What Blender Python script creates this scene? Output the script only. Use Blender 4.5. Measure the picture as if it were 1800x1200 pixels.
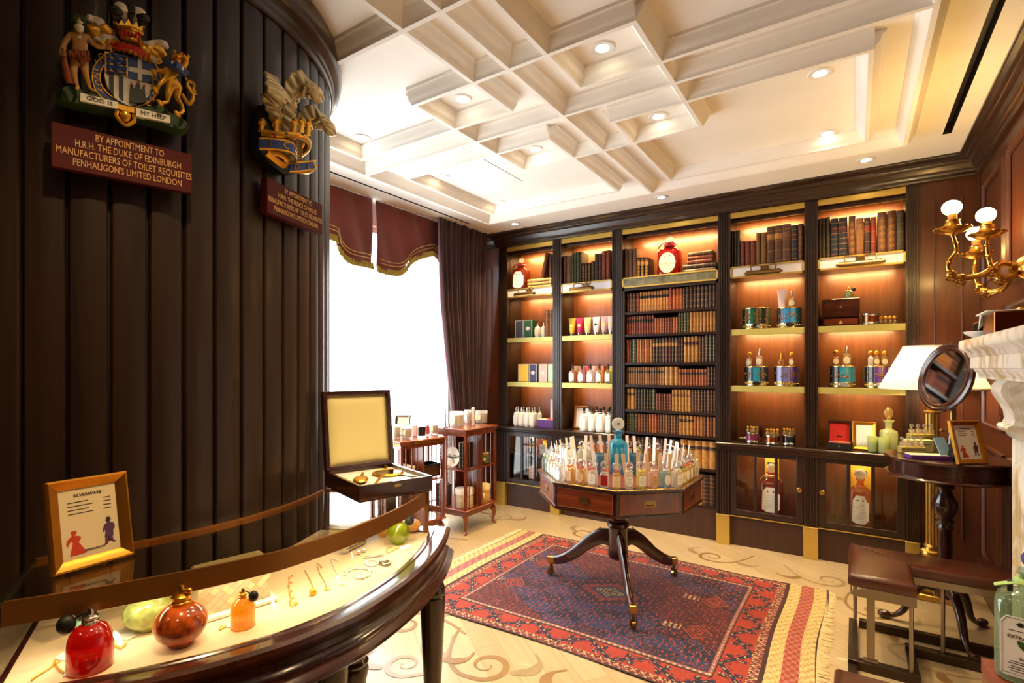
import bpy, math, random
from math import sin, cos, pi, radians as R_
from mathutils import Matrix, Vector
random.seed(7)
S = bpy.context.scene
COL = S.collection
for o in list(bpy.data.objects): bpy.data.objects.remove(o)

# ---------------------------------------------------------------- camera, world, daylight, exposure
FPX, CX, HY, YAW, EYE = 914.5, 900.0, 646.5, R_(33.4), 1.5
cam = bpy.data.cameras.new('camera'); cam.sensor_width = 36; cam.lens = FPX / 1800 * 36
cam.shift_y = (HY - 600) / 1800; cam.clip_start = .02
camo = bpy.data.objects.new('camera', cam); COL.objects.link(camo)
camo.location = (0, 0, EYE); camo.rotation_euler = (pi / 2, 0, YAW)
S.camera = camo
S.view_settings.view_transform = 'Standard'; S.view_settings.look = 'None'
S.view_settings.exposure = 0.62; S.view_settings.gamma = 1; S.view_settings.use_curve_mapping = False
S.cycles.max_bounces = 10; S.cycles.transparent_max_bounces = 24; S.cycles.sample_clamp_indirect = 6
S.cycles.use_denoising = True; S.cycles.caustics_reflective = False; S.cycles.caustics_refractive = False
W = bpy.data.worlds.new('daylight'); S.world = W; W.use_nodes = True
W.node_tree.nodes['Background'].inputs[0].default_value = (.90, .95, 1, 1)
W.node_tree.nodes['Background'].inputs[1].default_value = 6.5

def area(name, loc, rot, sx, sy, power, col, portal=False, parent=None, spread=180):
    l = bpy.data.lights.new(name, 'AREA'); l.shape = 'RECTANGLE'; l.size = sx; l.size_y = sy
    l.energy = power; l.color = col; l.cycles.is_portal = portal; l.spread = R_(spread)
    o = bpy.data.objects.new(name, l); COL.objects.link(o); o.location = loc; o.rotation_euler = rot
    if parent: o.parent = parent
    return o
WARM = (1, .70, .36); LED = (1, .68, .26)
area('window_portal', (-3.62, 2.6, 1.45), (0, -pi / 2, 0), 2.7, 3.4, 1, (1, 1, 1), portal=True)

# ---------------------------------------------------------------- photo geometry: a pixel's ray met with a plane of the room
FV = Vector((-sin(YAW), cos(YAW), 0)); RV = Vector((cos(YAW), sin(YAW), 0)); EYEV = Vector((0, 0, EYE))
def ray(u, v): return FV + RV * ((u - CX) / FPX) + Vector((0, 0, 1)) * ((HY - v) / FPX)
def onY(u, v, y): r = ray(u, v); return EYEV + r * (y / r.y)
def onX(u, v, x): r = ray(u, v); return EYEV + r * (x / r.x)
def onZ(u, v, z): r = ray(u, v); return EYEV + r * ((z - EYE) / r.z)
def onP(u, v, p, n): r = ray(u, v); return EYEV + r * ((Vector(p) - EYEV).dot(n) / r.dot(n))

# ---------------------------------------------------------------- materials
def lin(c):
    out = []
    for x in c[:3]:
        x = x / 255
        out.append(x / 12.92 if x <= .04045 else ((x + .055) / 1.055) ** 2.4)
    return tuple(out) + (1,)
MT = {}
def new_mat(key):
    m = bpy.data.materials.new(key); m.use_nodes = True; MT[key] = m
    return m, m.node_tree, m.node_tree.nodes['Principled BSDF']
def mat(key, c, rough=.5, metal=0, coat=0, emit=0, noise=0, nscale=20, sheen=0, trans=0, bump=0, spec=None):
    if key in MT: return MT[key]
    m, nt, b = new_mat(key)
    b.inputs['Base Color'].default_value = lin(c); b.inputs['Roughness'].default_value = rough
    b.inputs['Metallic'].default_value = metal; b.inputs['Coat Weight'].default_value = coat
    b.inputs['Coat Roughness'].default_value = .12
    if spec is not None: b.inputs['Specular IOR Level'].default_value = spec
    if sheen: b.inputs['Sheen Weight'].default_value = sheen
    if trans: b.inputs['Transmission Weight'].default_value = trans
    if emit:
        b.inputs['Emission Color'].default_value = lin(c); b.inputs['Emission Strength'].default_value = emit
    if noise or bump:
        tc = nt.nodes.new('ShaderNodeTexCoord'); n = nt.nodes.new('ShaderNodeTexNoise')
        n.inputs['Scale'].default_value = nscale; n.inputs['Detail'].default_value = 5
        nt.links.new(tc.outputs['Object'], n.inputs['Vector'])
        if noise:
            r = nt.nodes.new('ShaderNodeValToRGB')
            k = 1 - noise
            r.color_ramp.elements[0].position = .3; r.color_ramp.elements[1].position = .7
            r.color_ramp.elements[0].color = lin([x * k for x in c]); r.color_ramp.elements[1].color = lin([min(255, x * (1 + noise * .6)) for x in c])
            nt.links.new(n.outputs['Fac'], r.inputs['Fac']); nt.links.new(r.outputs['Color'], b.inputs['Base Color'])
        if bump:
            bp = nt.nodes.new('ShaderNodeBump'); bp.inputs['Strength'].default_value = bump; bp.inputs['Distance'].default_value = .004
            nt.links.new(n.outputs['Fac'], bp.inputs['Height']); nt.links.new(bp.outputs['Normal'], b.inputs['Normal'])
    return m
def wood(key, c1, c2, axis='Z', scale=1.0, rough=.35, coat=.25, spec=.5):
    m, nt, b = new_mat(key)
    tc = nt.nodes.new('ShaderNodeTexCoord'); mp = nt.nodes.new('ShaderNodeMapping')
    s = [14 * scale] * 3; s['XYZ'.index(axis)] = .8 * scale; mp.inputs['Scale'].default_value = s
    n = nt.nodes.new('ShaderNodeTexNoise'); n.inputs['Scale'].default_value = 1.6; n.inputs['Detail'].default_value = 6; n.inputs['Distortion'].default_value = .6
    n2 = nt.nodes.new('ShaderNodeTexNoise'); n2.inputs['Scale'].default_value = 9; n2.inputs['Detail'].default_value = 3
    mx = nt.nodes.new('ShaderNodeMix'); mx.inputs['Factor'].default_value = .35
    r = nt.nodes.new('ShaderNodeValToRGB')
    r.color_ramp.elements[0].position = .33; r.color_ramp.elements[1].position = .68
    r.color_ramp.elements[0].color = lin(c1); r.color_ramp.elements[1].color = lin(c2)
    L = nt.links.new
    L(tc.outputs['Object'], mp.inputs['Vector']); L(mp.outputs['Vector'], n.inputs['Vector']); L(mp.outputs['Vector'], n2.inputs['Vector'])
    L(n.outputs['Fac'], mx.inputs['A']); L(n2.outputs['Fac'], mx.inputs['B']); L(mx.outputs['Result'], r.inputs['Fac'])
    L(r.outputs['Color'], b.inputs['Base Color'])
    b.inputs['Roughness'].default_value = rough; b.inputs['Coat Weight'].default_value = coat; b.inputs['Coat Roughness'].default_value = .15
    b.inputs['Specular IOR Level'].default_value = spec
    return m
def glass(key, c, body=0.0, gloss=.08, rough=.02, bodyc=None):
    """thin-walled glass: tinted see-through, fresnel gloss, a little body for milky or coloured glass"""
    if key in MT: return MT[key]
    m, nt, b = new_mat(key); nt.nodes.remove(b)
    out = nt.nodes['Material Output']
    t = nt.nodes.new('ShaderNodeBsdfTransparent'); t.inputs[0].default_value = lin(c)
    g = nt.nodes.new('ShaderNodeBsdfGlossy'); g.inputs['Roughness'].default_value = rough
    lw = nt.nodes.new('ShaderNodeLayerWeight'); lw.inputs['Blend'].default_value = .5
    pw = nt.nodes.new('ShaderNodeMath'); pw.operation = 'POWER'; pw.inputs[1].default_value = 5
    ad = nt.nodes.new('ShaderNodeMath'); ad.operation = 'MULTIPLY_ADD'; ad.inputs[1].default_value = 1 - gloss; ad.inputs[2].default_value = gloss; ad.use_clamp = True
    base = t
    if body:
        d = nt.nodes.new('ShaderNodeBsdfDiffuse'); d.inputs[0].default_value = lin(bodyc or c)
        tr = nt.nodes.new('ShaderNodeBsdfTranslucent'); tr.inputs[0].default_value = lin(bodyc or c)
        m0 = nt.nodes.new('ShaderNodeMixShader'); m0.inputs[0].default_value = .5
        nt.links.new(d.outputs[0], m0.inputs[1]); nt.links.new(tr.outputs[0], m0.inputs[2])
        m1 = nt.nodes.new('ShaderNodeMixShader'); m1.inputs[0].default_value = body
        nt.links.new(t.outputs[0], m1.inputs[1]); nt.links.new(m0.outputs[0], m1.inputs[2]); base = m1
    ms = nt.nodes.new('ShaderNodeMixShader')
    nt.links.new(lw.outputs['Facing'], pw.inputs[0]); nt.links.new(pw.outputs[0], ad.inputs[0]); nt.links.new(ad.outputs[0], ms.inputs[0])
    nt.links.new(base.outputs[0], ms.inputs[1]); nt.links.new(g.outputs[0], ms.inputs[2]); nt.links.new(ms.outputs[0], out.inputs[0])
    return m

# ---------------------------------------------------------------- mesh builder
RXZ = Matrix.Rotation(pi / 2, 4, 'X')          # drawing plane x,y -> x,z ; depth z -> -y
class MB:
    def __init__(s, T=None): s.v = []; s.f = []; s.mi = []; s.T = T or Matrix()
    def add(s, vs, fs, mi=0):
        o = len(s.v); s.v += [s.T @ Vector(p) for p in vs]
        s.f += [[i + o for i in f] for f in fs]; s.mi += [mi] * len(fs); return s
    def box(s, x0, y0, z0, x1, y1, z1, mi=0):
        v = [(x, y, z) for z in (z0, z1) for y in (y0, y1) for x in (x0, x1)]
        return s.add(v, [(0, 2, 3, 1), (4, 5, 7, 6), (0, 1, 5, 4), (2, 6, 7, 3), (0, 4, 6, 2), (1, 3, 7, 5)], mi)
    def cbox(s, c, d, mi=0, ch=0):
        x, y, z = c; a, b, e = d[0] / 2, d[1] / 2, d[2] / 2
        if not ch: return s.box(x - a, y - b, z - e, x + a, y + b, z + e, mi)
        p = [(-a + ch, -b), (a - ch, -b), (a, -b + ch), (a, b - ch), (a - ch, b), (-a + ch, b), (-a, b - ch), (-a, -b + ch)]
        q = [(px * (a - ch) / a, py * (b - ch) / b) for px, py in p]
        lv = [(q, -e), (p, -e + ch), (p, e - ch), (q, e)]
        vs = [(x + u, y + w, z + h) for P, h in lv for u, w in P]; fs = [tuple(range(7, -1, -1)), tuple(range(24, 32))]
        for k in range(3):
            for i in range(8): j = (i + 1) % 8; fs.append((k * 8 + i, k * 8 + j, k * 8 + 8 + j, k * 8 + 8 + i))
        return s.add(vs, fs, mi)
    def lathe(s, prof, n=24, c=(0, 0, 0), mi=0, sq=None, cap=True, a0=0):
        vs, fs = [], []
        for r, z in prof:
            for i in range(n):
                a = 2 * pi * i / n + a0; ca, sa = cos(a), sin(a)
                k = 1
                if sq: k = 1 / (abs(ca) ** sq + abs(sa) ** sq) ** (1 / sq)
                vs.append((c[0] + r * k * ca, c[1] + r * k * sa, c[2] + z))
        for j in range(len(prof) - 1):
            for i in range(n):
                k = (i + 1) % n; fs.append((j * n + i, j * n + k, (j + 1) * n + k, (j + 1) * n + i))
        if cap:
            if prof[0][0] > 1e-6: fs.append(tuple(range(n - 1, -1, -1)))
            if prof[-1][0] > 1e-6: o = (len(prof) - 1) * n; fs.append(tuple(range(o, o + n)))
        return s.add(vs, fs, mi)
    def sph(s, c, r, nu=16, nv=10, mi=0):
        if not isinstance(r, (tuple, list)): r = (r, r, r)
        prof = [(max(1e-7, sin(pi * j / nv)), -cos(pi * j / nv)) for j in range(nv + 1)]
        T = s.T; s.T = T @ Matrix.Translation(c) @ Matrix.Diagonal((r[0], r[1], r[2], 1)); s.lathe(prof, nu, mi=mi); s.T = T; return s
    def tube(s, pts, r, n=8, mi=0, closed=False, flat=1.0):
        pts = [Vector(p) for p in pts]; m = len(pts)
        if not isinstance(r, (list, tuple)): r = [r] * m
        vs, fs = [], []; up = None
        for i, p in enumerate(pts):
            if closed: t = pts[(i + 1) % m] - pts[i - 1]
            else: t = pts[min(i + 1, m - 1)] - pts[max(i - 1, 0)]
            t = t.normalized() if t.length > 1e-9 else Vector((0, 0, 1))
            if up is None:
                up = Vector((0, 0, 1)) if abs(t.z) < .9 else Vector((1, 0, 0))
            a = (up - t * up.dot(t))
            a = a.normalized() if a.length > 1e-6 else t.orthogonal().normalized()
            b = t.cross(a); up = a
            for k in range(n):
                an = 2 * pi * k / n; vs.append(p + a * (cos(an) * r[i] * flat) + b * (sin(an) * r[i]))
        for i in range(m if closed else m - 1):
            j = (i + 1) % m
            for k in range(n):
                q = (k + 1) % n; fs.append((i * n + k, i * n + q, j * n + q, j * n + k))
        if not closed: fs.append(tuple(range(n - 1, -1, -1))); fs.append(tuple(range((m - 1) * n, m * n)))
        return s.add(vs, fs, mi)
    def prism(s, poly, z0, z1, mi=0, inset=0):
        n = len(poly); lv = [(poly, z0), (poly, z1)]
        if inset:
            cx = sum(p[0] for p in poly) / n; cy = sum(p[1] for p in poly) / n
            q = [(cx + (x - cx) * (1 - inset), cy + (y - cy) * (1 - inset)) for x, y in poly]
            lv = [(poly, z0), (poly, z0 + (z1 - z0) * .6), (q, z1)]
        vs = [(x, y, h) for P, h in lv for x, y in P]; fs = [tuple(range(n - 1, -1, -1)), tuple(range((len(lv) - 1) * n, len(lv) * n))]
        for k in range(len(lv) - 1):
            for i in range(n): j = (i + 1) % n; fs.append((k * n + i, k * n + j, k * n + n + j, k * n + n + i))
        return s.add(vs, fs, mi)
    def sweep(s, path, prof, closed=False, mi=0, cap=True):
        """profile (offset to the right of the path, z) along a plan path, mitred"""
        m = len(path); vs, fs = [], []; n = len(prof); pv = [Vector(p) for p in path]
        for i in range(m):
            a = (pv[i] - pv[i - 1]) if (closed or i > 0) else (pv[1] - pv[0])
            b = (pv[(i + 1) % m] - pv[i]) if (closed or i < m - 1) else (pv[-1] - pv[-2])
            a = a.normalized(); b = b.normalized()
            na = Vector((a.y, -a.x)); nb = Vector((b.y, -b.x)); mm = (na + nb); mm = mm / max(.2, mm.dot(na)) if mm.length > 1e-6 else na
            for o, z in prof: q = pv[i] + mm * o; vs.append((q.x, q.y, z))
        for i in range(m if closed else m - 1):
            j = (i + 1) % m
            for k in range(n - 1): fs.append((i * n + k, i * n + k + 1, j * n + k + 1, j * n + k))
        if cap and not closed: fs.append(tuple(range(n))); fs.append(tuple(range((m - 1) * n + n - 1, (m - 1) * n - 1, -1)))
        return s.add(vs, fs, mi)
    def quad(s, a, b, c, d, mi=0): return s.add([a, b, c, d], [(0, 1, 2, 3)], mi)
    def grid(s, fn, nu, nv, mi=0, closed=False):
        vs = [fn(i / nu, j / nv) for j in range(nv + 1) for i in range(nu + 1)]
        fs = [(j * (nu + 1) + i, j * (nu + 1) + i + 1, (j + 1) * (nu + 1) + i + 1, (j + 1) * (nu + 1) + i) for j in range(nv) for i in range(nu)]
        return s.add(vs, fs, mi)
    def build(s, name, mats, parent=None, loc=None, rot=None, ang=35, bevel=0, solid=0, subd=0):
        me = bpy.data.meshes.new(name); me.from_pydata([tuple(v) for v in s.v], [], s.f)
        if not isinstance(mats, (list, tuple)): mats = [mats]
        for m in mats: me.materials.append(m if not isinstance(m, str) else MT[m])
        me.polygons.foreach_set('material_index', s.mi); me.update()
        me.polygons.foreach_set('use_smooth', [True] * len(me.polygons))
        me.set_sharp_from_angle(angle=R_(ang))
        o = bpy.data.objects.new(name, me); COL.objects.link(o)
        if parent: o.parent = parent
        if loc is not None: o.location = loc
        if rot is not None: o.rotation_euler = rot if isinstance(rot, (tuple, list)) else (0, 0, rot)
        if solid: md = o.modifiers.new('thickness', 'SOLIDIFY'); md.thickness = solid; md.offset = 0
        if subd: md = o.modifiers.new('smooth', 'SUBSURF'); md.levels = subd; md.render_levels = subd
        if bevel: md = o.modifiers.new('bevel', 'BEVEL'); md.width = bevel; md.segments = 2; md.limit_method = 'ANGLE'; md.angle_limit = R_(40)
        return o
def tag(o, label, cat, group=None, kind=None):
    o['label'] = label; o['category'] = cat
    if group: o['group'] = group
    if kind: o['kind'] = kind
    return o
def thing(name, label, cat, loc=(0, 0, 0), rz=0, group=None, rot=None):
    o = bpy.data.objects.new(name, None); COL.objects.link(o); o.empty_display_size = .05
    o.location = loc; o.rotation_euler = rot or (0, 0, rz)
    return tag(o, label, cat, group)
def struct(o): o['kind'] = 'structure'; return o
def copy_tree(o, loc, rz=None, label=None):
    r = o.copy(); COL.objects.link(r); r.location = loc
    if rz is not None: r.rotation_euler = (0, 0, rz)
    if label: r['label'] = label
    for ch in o.children:
        c = ch.copy(); COL.objects.link(c); c.parent = r
        for g in ch.children: d = g.copy(); COL.objects.link(d); d.parent = c
    return r
def text(name, body, size, M4, m, parent=None, sx=1.0, ext=.0006, align='CENTER', shear=0, space=1.0, fitw=None):
    cu = bpy.data.curves.new(name, 'FONT'); cu.body = body; cu.size = size; cu.extrude = ext; cu.align_x = align; cu.align_y = 'CENTER'
    cu.resolution_u = 2; cu.shear = shear; cu.space_character = space
    cu.materials.append(m if not isinstance(m, str) else MT[m])
    o = bpy.data.objects.new(name, cu); COL.objects.link(o)
    if parent: o.parent = parent
    dg = bpy.context.evaluated_depsgraph_get(); me = bpy.data.meshes.new_from_object(o.evaluated_get(dg))
    bpy.data.objects.remove(o); bpy.data.curves.remove(cu)
    if fitw: xs = [v.co.x for v in me.vertices]; sx = fitw / (max(xs) - min(xs))
    o = bpy.data.objects.new(name, me); COL.objects.link(o)
    if parent: o.parent = parent
    o.matrix_local = M4 @ Matrix.Diagonal((sx, 1, 1, 1)); return o
ORD = 'first second third fourth fifth sixth seventh eighth ninth tenth eleventh twelfth thirteenth fourteenth fifteenth sixteenth seventeenth eighteenth nineteenth twentieth'.split()
TENS = {2: 'twenty', 3: 'thirty', 4: 'forty'}
def nth(i):
    if i < 20: return ORD[i]
    t, u = divmod(i + 1, 10)
    return ('thirtieth' if t == 3 else 'fortieth') if u == 0 else TENS[t] + '-' + ORD[u - 1]
def lerp_tab(tab, x):
    if x <= tab[0][0]: return tab[0][1]
    for (a, p), (b, q) in zip(tab, tab[1:]):
        if x <= b:
            t = (x - a) / (b - a); return p + (q - p) * t
    return tab[-1][1]
def cr(pts, n=8, closed=False):
    """Catmull-Rom through points"""
    P = [Vector(p) for p in pts]; out = []; m = len(P)
    rng = range(m if closed else m - 1)
    for i in rng:
        if closed: a, b, c, d = P[i - 1], P[i], P[(i + 1) % m], P[(i + 2) % m]
        else: a, b, c, d = P[max(i - 1, 0)], P[i], P[i + 1], P[min(i + 2, m - 1)]
        for k in range(n):
            t = k / n
            out.append(.5 * ((2 * b) + (c - a) * t + (2 * a - 5 * b + 4 * c - d) * t * t + (3 * b - a - 3 * c + d) * t ** 3))
    if not closed: out.append(P[-1])
    return out

# shared materials
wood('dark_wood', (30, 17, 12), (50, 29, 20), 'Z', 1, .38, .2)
wood('dark_wood_x', (32, 17, 12), (54, 30, 20), 'X', 1, .3, .3)
wood('dark_wood_y', (40, 22, 16), (66, 38, 27), 'Y', 1, .3, .3)
wood('drum_wood', (31, 19, 14), (50, 32, 23), 'Z', .8, .42, .06, .4)
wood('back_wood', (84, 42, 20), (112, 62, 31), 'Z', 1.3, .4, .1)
wood('plinth_wood', (48, 26, 18), (68, 38, 26), 'Z', 1.6, .4, .1)
wood('panel_wood', (62, 30, 17), (92, 47, 26), 'Z', .8, .35, .25)
wood('mahogany', (82, 32, 18), (132, 58, 30), 'X', 1, .22, .5)
wood('mahogany_z', (74, 28, 16), (118, 50, 26), 'Z', 1, .22, .5)
wood('deep_mahogany', (42, 17, 11), (72, 31, 18), 'X', 1, .2, .5)
wood('deep_mahogany_z', (38, 15, 10), (64, 28, 17), 'Z', 1, .2, .5)
mat('plaster', (250, 245, 236), .65, noise=.02, nscale=3)
mat('brass', (205, 165, 85), .28, 1); mat('brass_satin', (188, 168, 92), .42, .85); mat('old_brass', (150, 118, 70), .3, 1)
mat('gold', (220, 165, 60), .3, 1); mat('silver', (215, 213, 208), .18, 1); mat('steel', (160, 156, 150), .25, 1)
mat('black', (18, 16, 16), .5); mat('white', (238, 236, 230), .5); mat('paper', (238, 232, 215), .7)
mat('ink', (40, 34, 30), .7); mat('mirror', (205, 200, 195), .04, 1)
mat('red_leather', (92, 26, 19), .45); mat('cream', (232, 214, 170), .7)
glass('clear_glass', (250, 250, 248), 0, .035)
# ================================================================ room shell
CEIL, YB, YL = 2.965, 4.74, 4.70
XR, XW = .72, -3.62
# floor: pale oak boards with scroll marquetry
def plank_floor():
    m, nt, b = new_mat('oak_boards')
    tc = nt.nodes.new('ShaderNodeTexCoord'); mp = nt.nodes.new('ShaderNodeMapping'); mp.inputs['Rotation'].default_value = (0, 0, R_(38))
    br = nt.nodes.new('ShaderNodeTexBrick'); br.inputs['Scale'].default_value = 1
    for k, v in (('Mortar Size', .0012), ('Brick Width', .9), ('Row Height', .14)): br.inputs[k].default_value = v
    br.inputs['Color1'].default_value = lin((198, 182, 150)); br.inputs['Color2'].default_value = lin((184, 164, 130)); br.inputs['Mortar'].default_value = lin((150, 124, 90))
    mp2 = nt.nodes.new('ShaderNodeMapping'); mp2.inputs['Scale'].default_value = (1.2, 22, 1)
    n = nt.nodes.new('ShaderNodeTexNoise'); n.inputs['Scale'].default_value = 2; n.inputs['Detail'].default_value = 6
    mx = nt.nodes.new('ShaderNodeMix'); mx.data_type = 'RGBA'; mx.blend_type = 'MULTIPLY'; mx.inputs['Factor'].default_value = .5
    rp = nt.nodes.new('ShaderNodeValToRGB'); rp.color_ramp.elements[0].color = lin((190, 165, 130)); rp.color_ramp.elements[1].color = (1, 1, 1, 1)
    L = nt.links.new
    L(tc.outputs['Object'], mp.inputs['Vector']); L(mp.outputs['Vector'], br.inputs['Vector']); L(mp.outputs['Vector'], mp2.inputs['Vector'])
    L(mp2.outputs['Vector'], n.inputs['Vector']); L(n.outputs['Fac'], rp.inputs['Fac']); L(br.outputs['Color'], mx.inputs['A']); L(rp.outputs['Color'], mx.inputs['B'])
    L(mx.outputs['Result'], b.inputs['Base Color']); b.inputs['Roughness'].default_value = .32; b.inputs['Coat Weight'].default_value = .15
plank_floor()
wood('floor_inlay', (128, 98, 58), (148, 116, 74), 'X', 1, .35, .1)
wood('floor_inlay_grey', (138, 118, 86), (156, 136, 102), 'Y', 1, .35, .1)
fl = MB(); fl.box(-3.7, -2.3, -.06, .8, 5.1, 0)
RZ = [0]
def ribbon(pts, w, z, mi):
    RZ[0] += 1; z = .0006 + RZ[0] * .00003
    P = cr(pts, 10); n = len(P); vs = []
    for i, p in enumerate(P):
        t = (P[min(i + 1, n - 1)] - P[max(i - 1, 0)]).normalized(); q = Vector((-t.y, t.x)); u = i / (n - 1)
        h = w * (.25 + .75 * sin(pi * min(1, u * 1.25 + .08)) if u < .75 else .25 + .75 * sin(pi * min(1, u * 1.25 + .08)))
        vs += [(p.x + q.x * h, p.y + q.y * h, z), (p.x - q.x * h, p.y - q.y * h, z)]
    fl.add(vs, [(2 * i, 2 * i + 1, 2 * i + 3, 2 * i + 2) for i in range(n - 1)], mi)
def scroll(x, y, rz, s, flip=1, mi=1):
    c, d = cos(rz), sin(rz)
    def tr(px, py): py *= flip; return (x + s * (px * c - py * d), y + s * (px * d + py * c))
    sp = []
    for k in range(22):
        a = .55 * pi + k * .42; r = .30 * (1 - k / 24)
        sp.append(tr(r * cos(a), r * sin(a)))
    stem = [tr(.95, -.32), tr(.7, .0), tr(.4, .26), tr(.12, .34)]
    ribbon(stem + sp, .042 * s, .0008, mi)
    ribbon([tr(.5, .2), tr(.62, .34), tr(.8, .38), tr(.95, .3)], .075 * s, .0011, 3 - mi)
    ribbon([tr(-.3, -.1), tr(-.45, -.3), tr(-.4, -.5), tr(-.22, -.6)], .075 * s, .0011, 3 - mi)
for i, (x, y, rz, s, f) in enumerate([(-2.05, 4.3, .1, .34, -1), (-2.95, 4.32, 2.6, .34, 1), (-.95, 4.33, .3, .34, -1), (-.15, 4.3, 3.0, .34, 1), (-3.05, 3.3, 1.2, .36, 1),
        (-2.85, 2.5, 2.0, .36, -1), (.1, 3.9, 2.2, .34, 1), (.25, 3.45, -.6, .34, -1), (-1.55, 2.12, 2.9, .42, 1), (-1.02, 2.12, .4, .4, -1), (-1.45, 1.62, -.5, .42, 1),
        (-.85, 1.75, 1.9, .4, -1), (-2.2, 2.2, .6, .38, 1), (-.35, 2.1, -.4, .38, 1), (.15, 2.7, 1.5, .36, -1), (.35, 3.0, .2, .34, 1), (-.5, 1.5, 2.5, .38, -1), (-1.9, 1.9, 1.2, .36, -1)]):
    scroll(x, y, rz, s, f, 1 + i % 2)
struct(fl.build('floor', ['oak_boards', 'floor_inlay', 'floor_inlay_grey']))

# ceiling with two cut slots
mb = MB()
def cut(y0, y1, xs):
    for a, b in zip(xs[::2], xs[1::2]): mb.quad((a, y0, CEIL), (a, y1, CEIL), (b, y1, CEIL), (b, y0, CEIL))
cut(-2.3, 1.6, [-3.7, .458, .502, .8]); cut(1.6, 4.19, [-3.7, -3.285, -3.262, .458, .502, .8]); cut(4.19, 4.219, [-3.7, .458, .502, .8]); cut(4.219, 5.1, [-3.7, .8])
for (a, b, y0, y1) in ((.458, .502, -2.3, 4.219), (-3.285, -3.262, 1.6, 4.19)):
    h = CEIL + .07
    mb.quad((a, y0, CEIL), (a, y0, h), (a, y1, h), (a, y1, CEIL), 1); mb.quad((b, y0, CEIL), (b, y1, CEIL), (b, y1, h), (b, y0, h), 1)
    mb.quad((a, y1, CEIL), (a, y1, h), (b, y1, h), (b, y1, CEIL), 1); mb.quad((a, y0, h), (b, y0, h), (b, y1, h), (a, y1, h), 1)
mb.box(-3.7, -2.3, CEIL + .08, .8, 5.1, CEIL + .12)
mb.box(-2.18, 2.62, CEIL - .0006, -2.174, 3.45, CEIL - .0002, 1)
mat('slot_black', (22, 14, 10), .6)
struct(mb.build('ceiling', ['plaster', 'slot_black']))
# coffer ridges: plaster mouldings on a symmetric grid
mb = MB(); CXM, CYM = -1.352, 2.56
H = .075
prof = [(-.055, 0), (-.052, -.012), (-.04, -.018), (-.034, -.04), (-.02, -.056), (-.014, -.062), (-.011, -H), (.011, -H), (.014, -.062), (.02, -.056), (.034, -.04), (.04, -.018), (.052, -.012), (.055, 0)]
prof = [(o, CEIL + z) for o, z in prof]
X = {'a': -2.962, 'b': -2.755, 'c': -1.953, 'd': -1.56, 'e': CXM, 'f': -1.148, 'g': -.742, 'h': .06, 'i': .262}
Yv = {0: 1.546, 1: 2.02, 2: 2.352, 3: CYM, 4: 2.773, 5: 3.105, 6: 3.875, 7: 4.083}
e = .011
for x, y0, y1 in [('d', -1.2, 2), ('d', 4, 6), ('e', -1.6, 7), ('f', -1.2, 2), ('f', 4, 6), ('g', 1, 5), ('c', 1, 5), ('b', -1.2, 2), ('b', 4, 6), ('a', -1.4, 7), ('h', -1.2, 2), ('h', 4, 6), ('i', -1.4, 7)]:
    a = Yv.get(y0, y0); b = Yv.get(y1, y1); mb.sweep([(X[x], a - e if y0 in Yv else a), (X[x], b + e)], prof)
for y, x0, x1 in [(0, 'a', 'f'), (1, 'c', 'g'), (2, 'b', 'd'), (2, 'f', 'h'), (3, 'a', 'i'), (4, 'b', 'd'), (4, 'f', 'h'), (5, 'c', 'g'), (6, 'b', 'd'), (6, 'f', 'h'), (7, 'a', 'i')]:
    mb.sweep([(X[x0] - e, Yv[y]), (X[x1] + e, Yv[y])], [(o, z - .0007 if z < CEIL - .001 else z) for o, z in prof])
struct(mb.build('trim_1', 'plaster', ang=50))

# walls
mb = MB(); mb.box(-3.7, 5.06, -.05, .8, 5.16, CEIL + .1); struct(mb.build('wall_back', 'dark_wood'))
mb = MB(); y0, y1, z0, z1 = 1.2, 4.35, .08, 2.78
mb.box(XW - .1, -2.3, -.05, XW, y0, CEIL + .1); mb.box(XW - .1, y1, -.05, XW, 5.1, CEIL + .1); mb.box(XW - .1, y0, -.05, XW, y1, z0); mb.box(XW - .1, y0, z1, XW, y1, CEIL + .1)
struct(mb.build('wall_left', 'white'))
w = bpy.data.objects.new('window_1', None); COL.objects.link(w); struct(w)
mb = MB()
for a, b in ((y0, y0 + .05), (y1 - .05, y1)): mb.box(XW - .09, a, z0, XW - .04, b, z1)
mb.box(XW - .09, y0, z0, XW - .04, y1, z0 + .05); mb.box(XW - .09, y0, z1 - .05, XW - .04, y1, z1)
mb.build('window_frame', 'white', w)
mb = MB(); mb.box(XW - .068, y0, z0, XW - .062, y1, z1); mb.build('window_pane', 'clear_glass', w)
# right wall with raised panels
mb = MB(); mb.box(XR, -2.3, -.05, XR + .1, 5.1, CEIL + .1)
for (a, b) in ((4.05, 4.62), (3.3, 3.95), (2.2, 3.2), (1.0, 2.1)):
    for (c, d) in ((.25, 1.0), (1.12, 1.86), (1.96, 2.72)):
        T = Matrix.Translation((XR, 0, 0)) @ Matrix.Rotation(-pi / 2, 4, 'Y') @ Matrix.Identity(4)
        # frame moulding: path in (y,z), projecting to -x
        P = [(a, c), (b, c), (b, d), (a, d)]
        n = 4; prof2 = [(0, 0), (.006, .016), (.018, .02), (.026, .008), (.045, .004)]
        vs = []; fs = []
        for i in range(4):
            sx = 1 if i in (0, 3) else -1; sz = 1 if i in (0, 1) else -1
            for o, h in prof2: vs.append((XR - h, P[i][0] + sx * o, P[i][1] + sz * o))
        k = len(prof2)
        for i in range(4):
            j = (i + 1) % 4
            for q in range(k - 1): fs.append((i * k + q, j * k + q, j * k + q + 1, i * k + q + 1))
        mb.add(vs, fs)
        mb.box(XR - .008, a + .1, c + .1, XR, b - .1, d - .1)
mb.box(XR - .02, -2.3, 0, XR, 5.0, .2)
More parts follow.
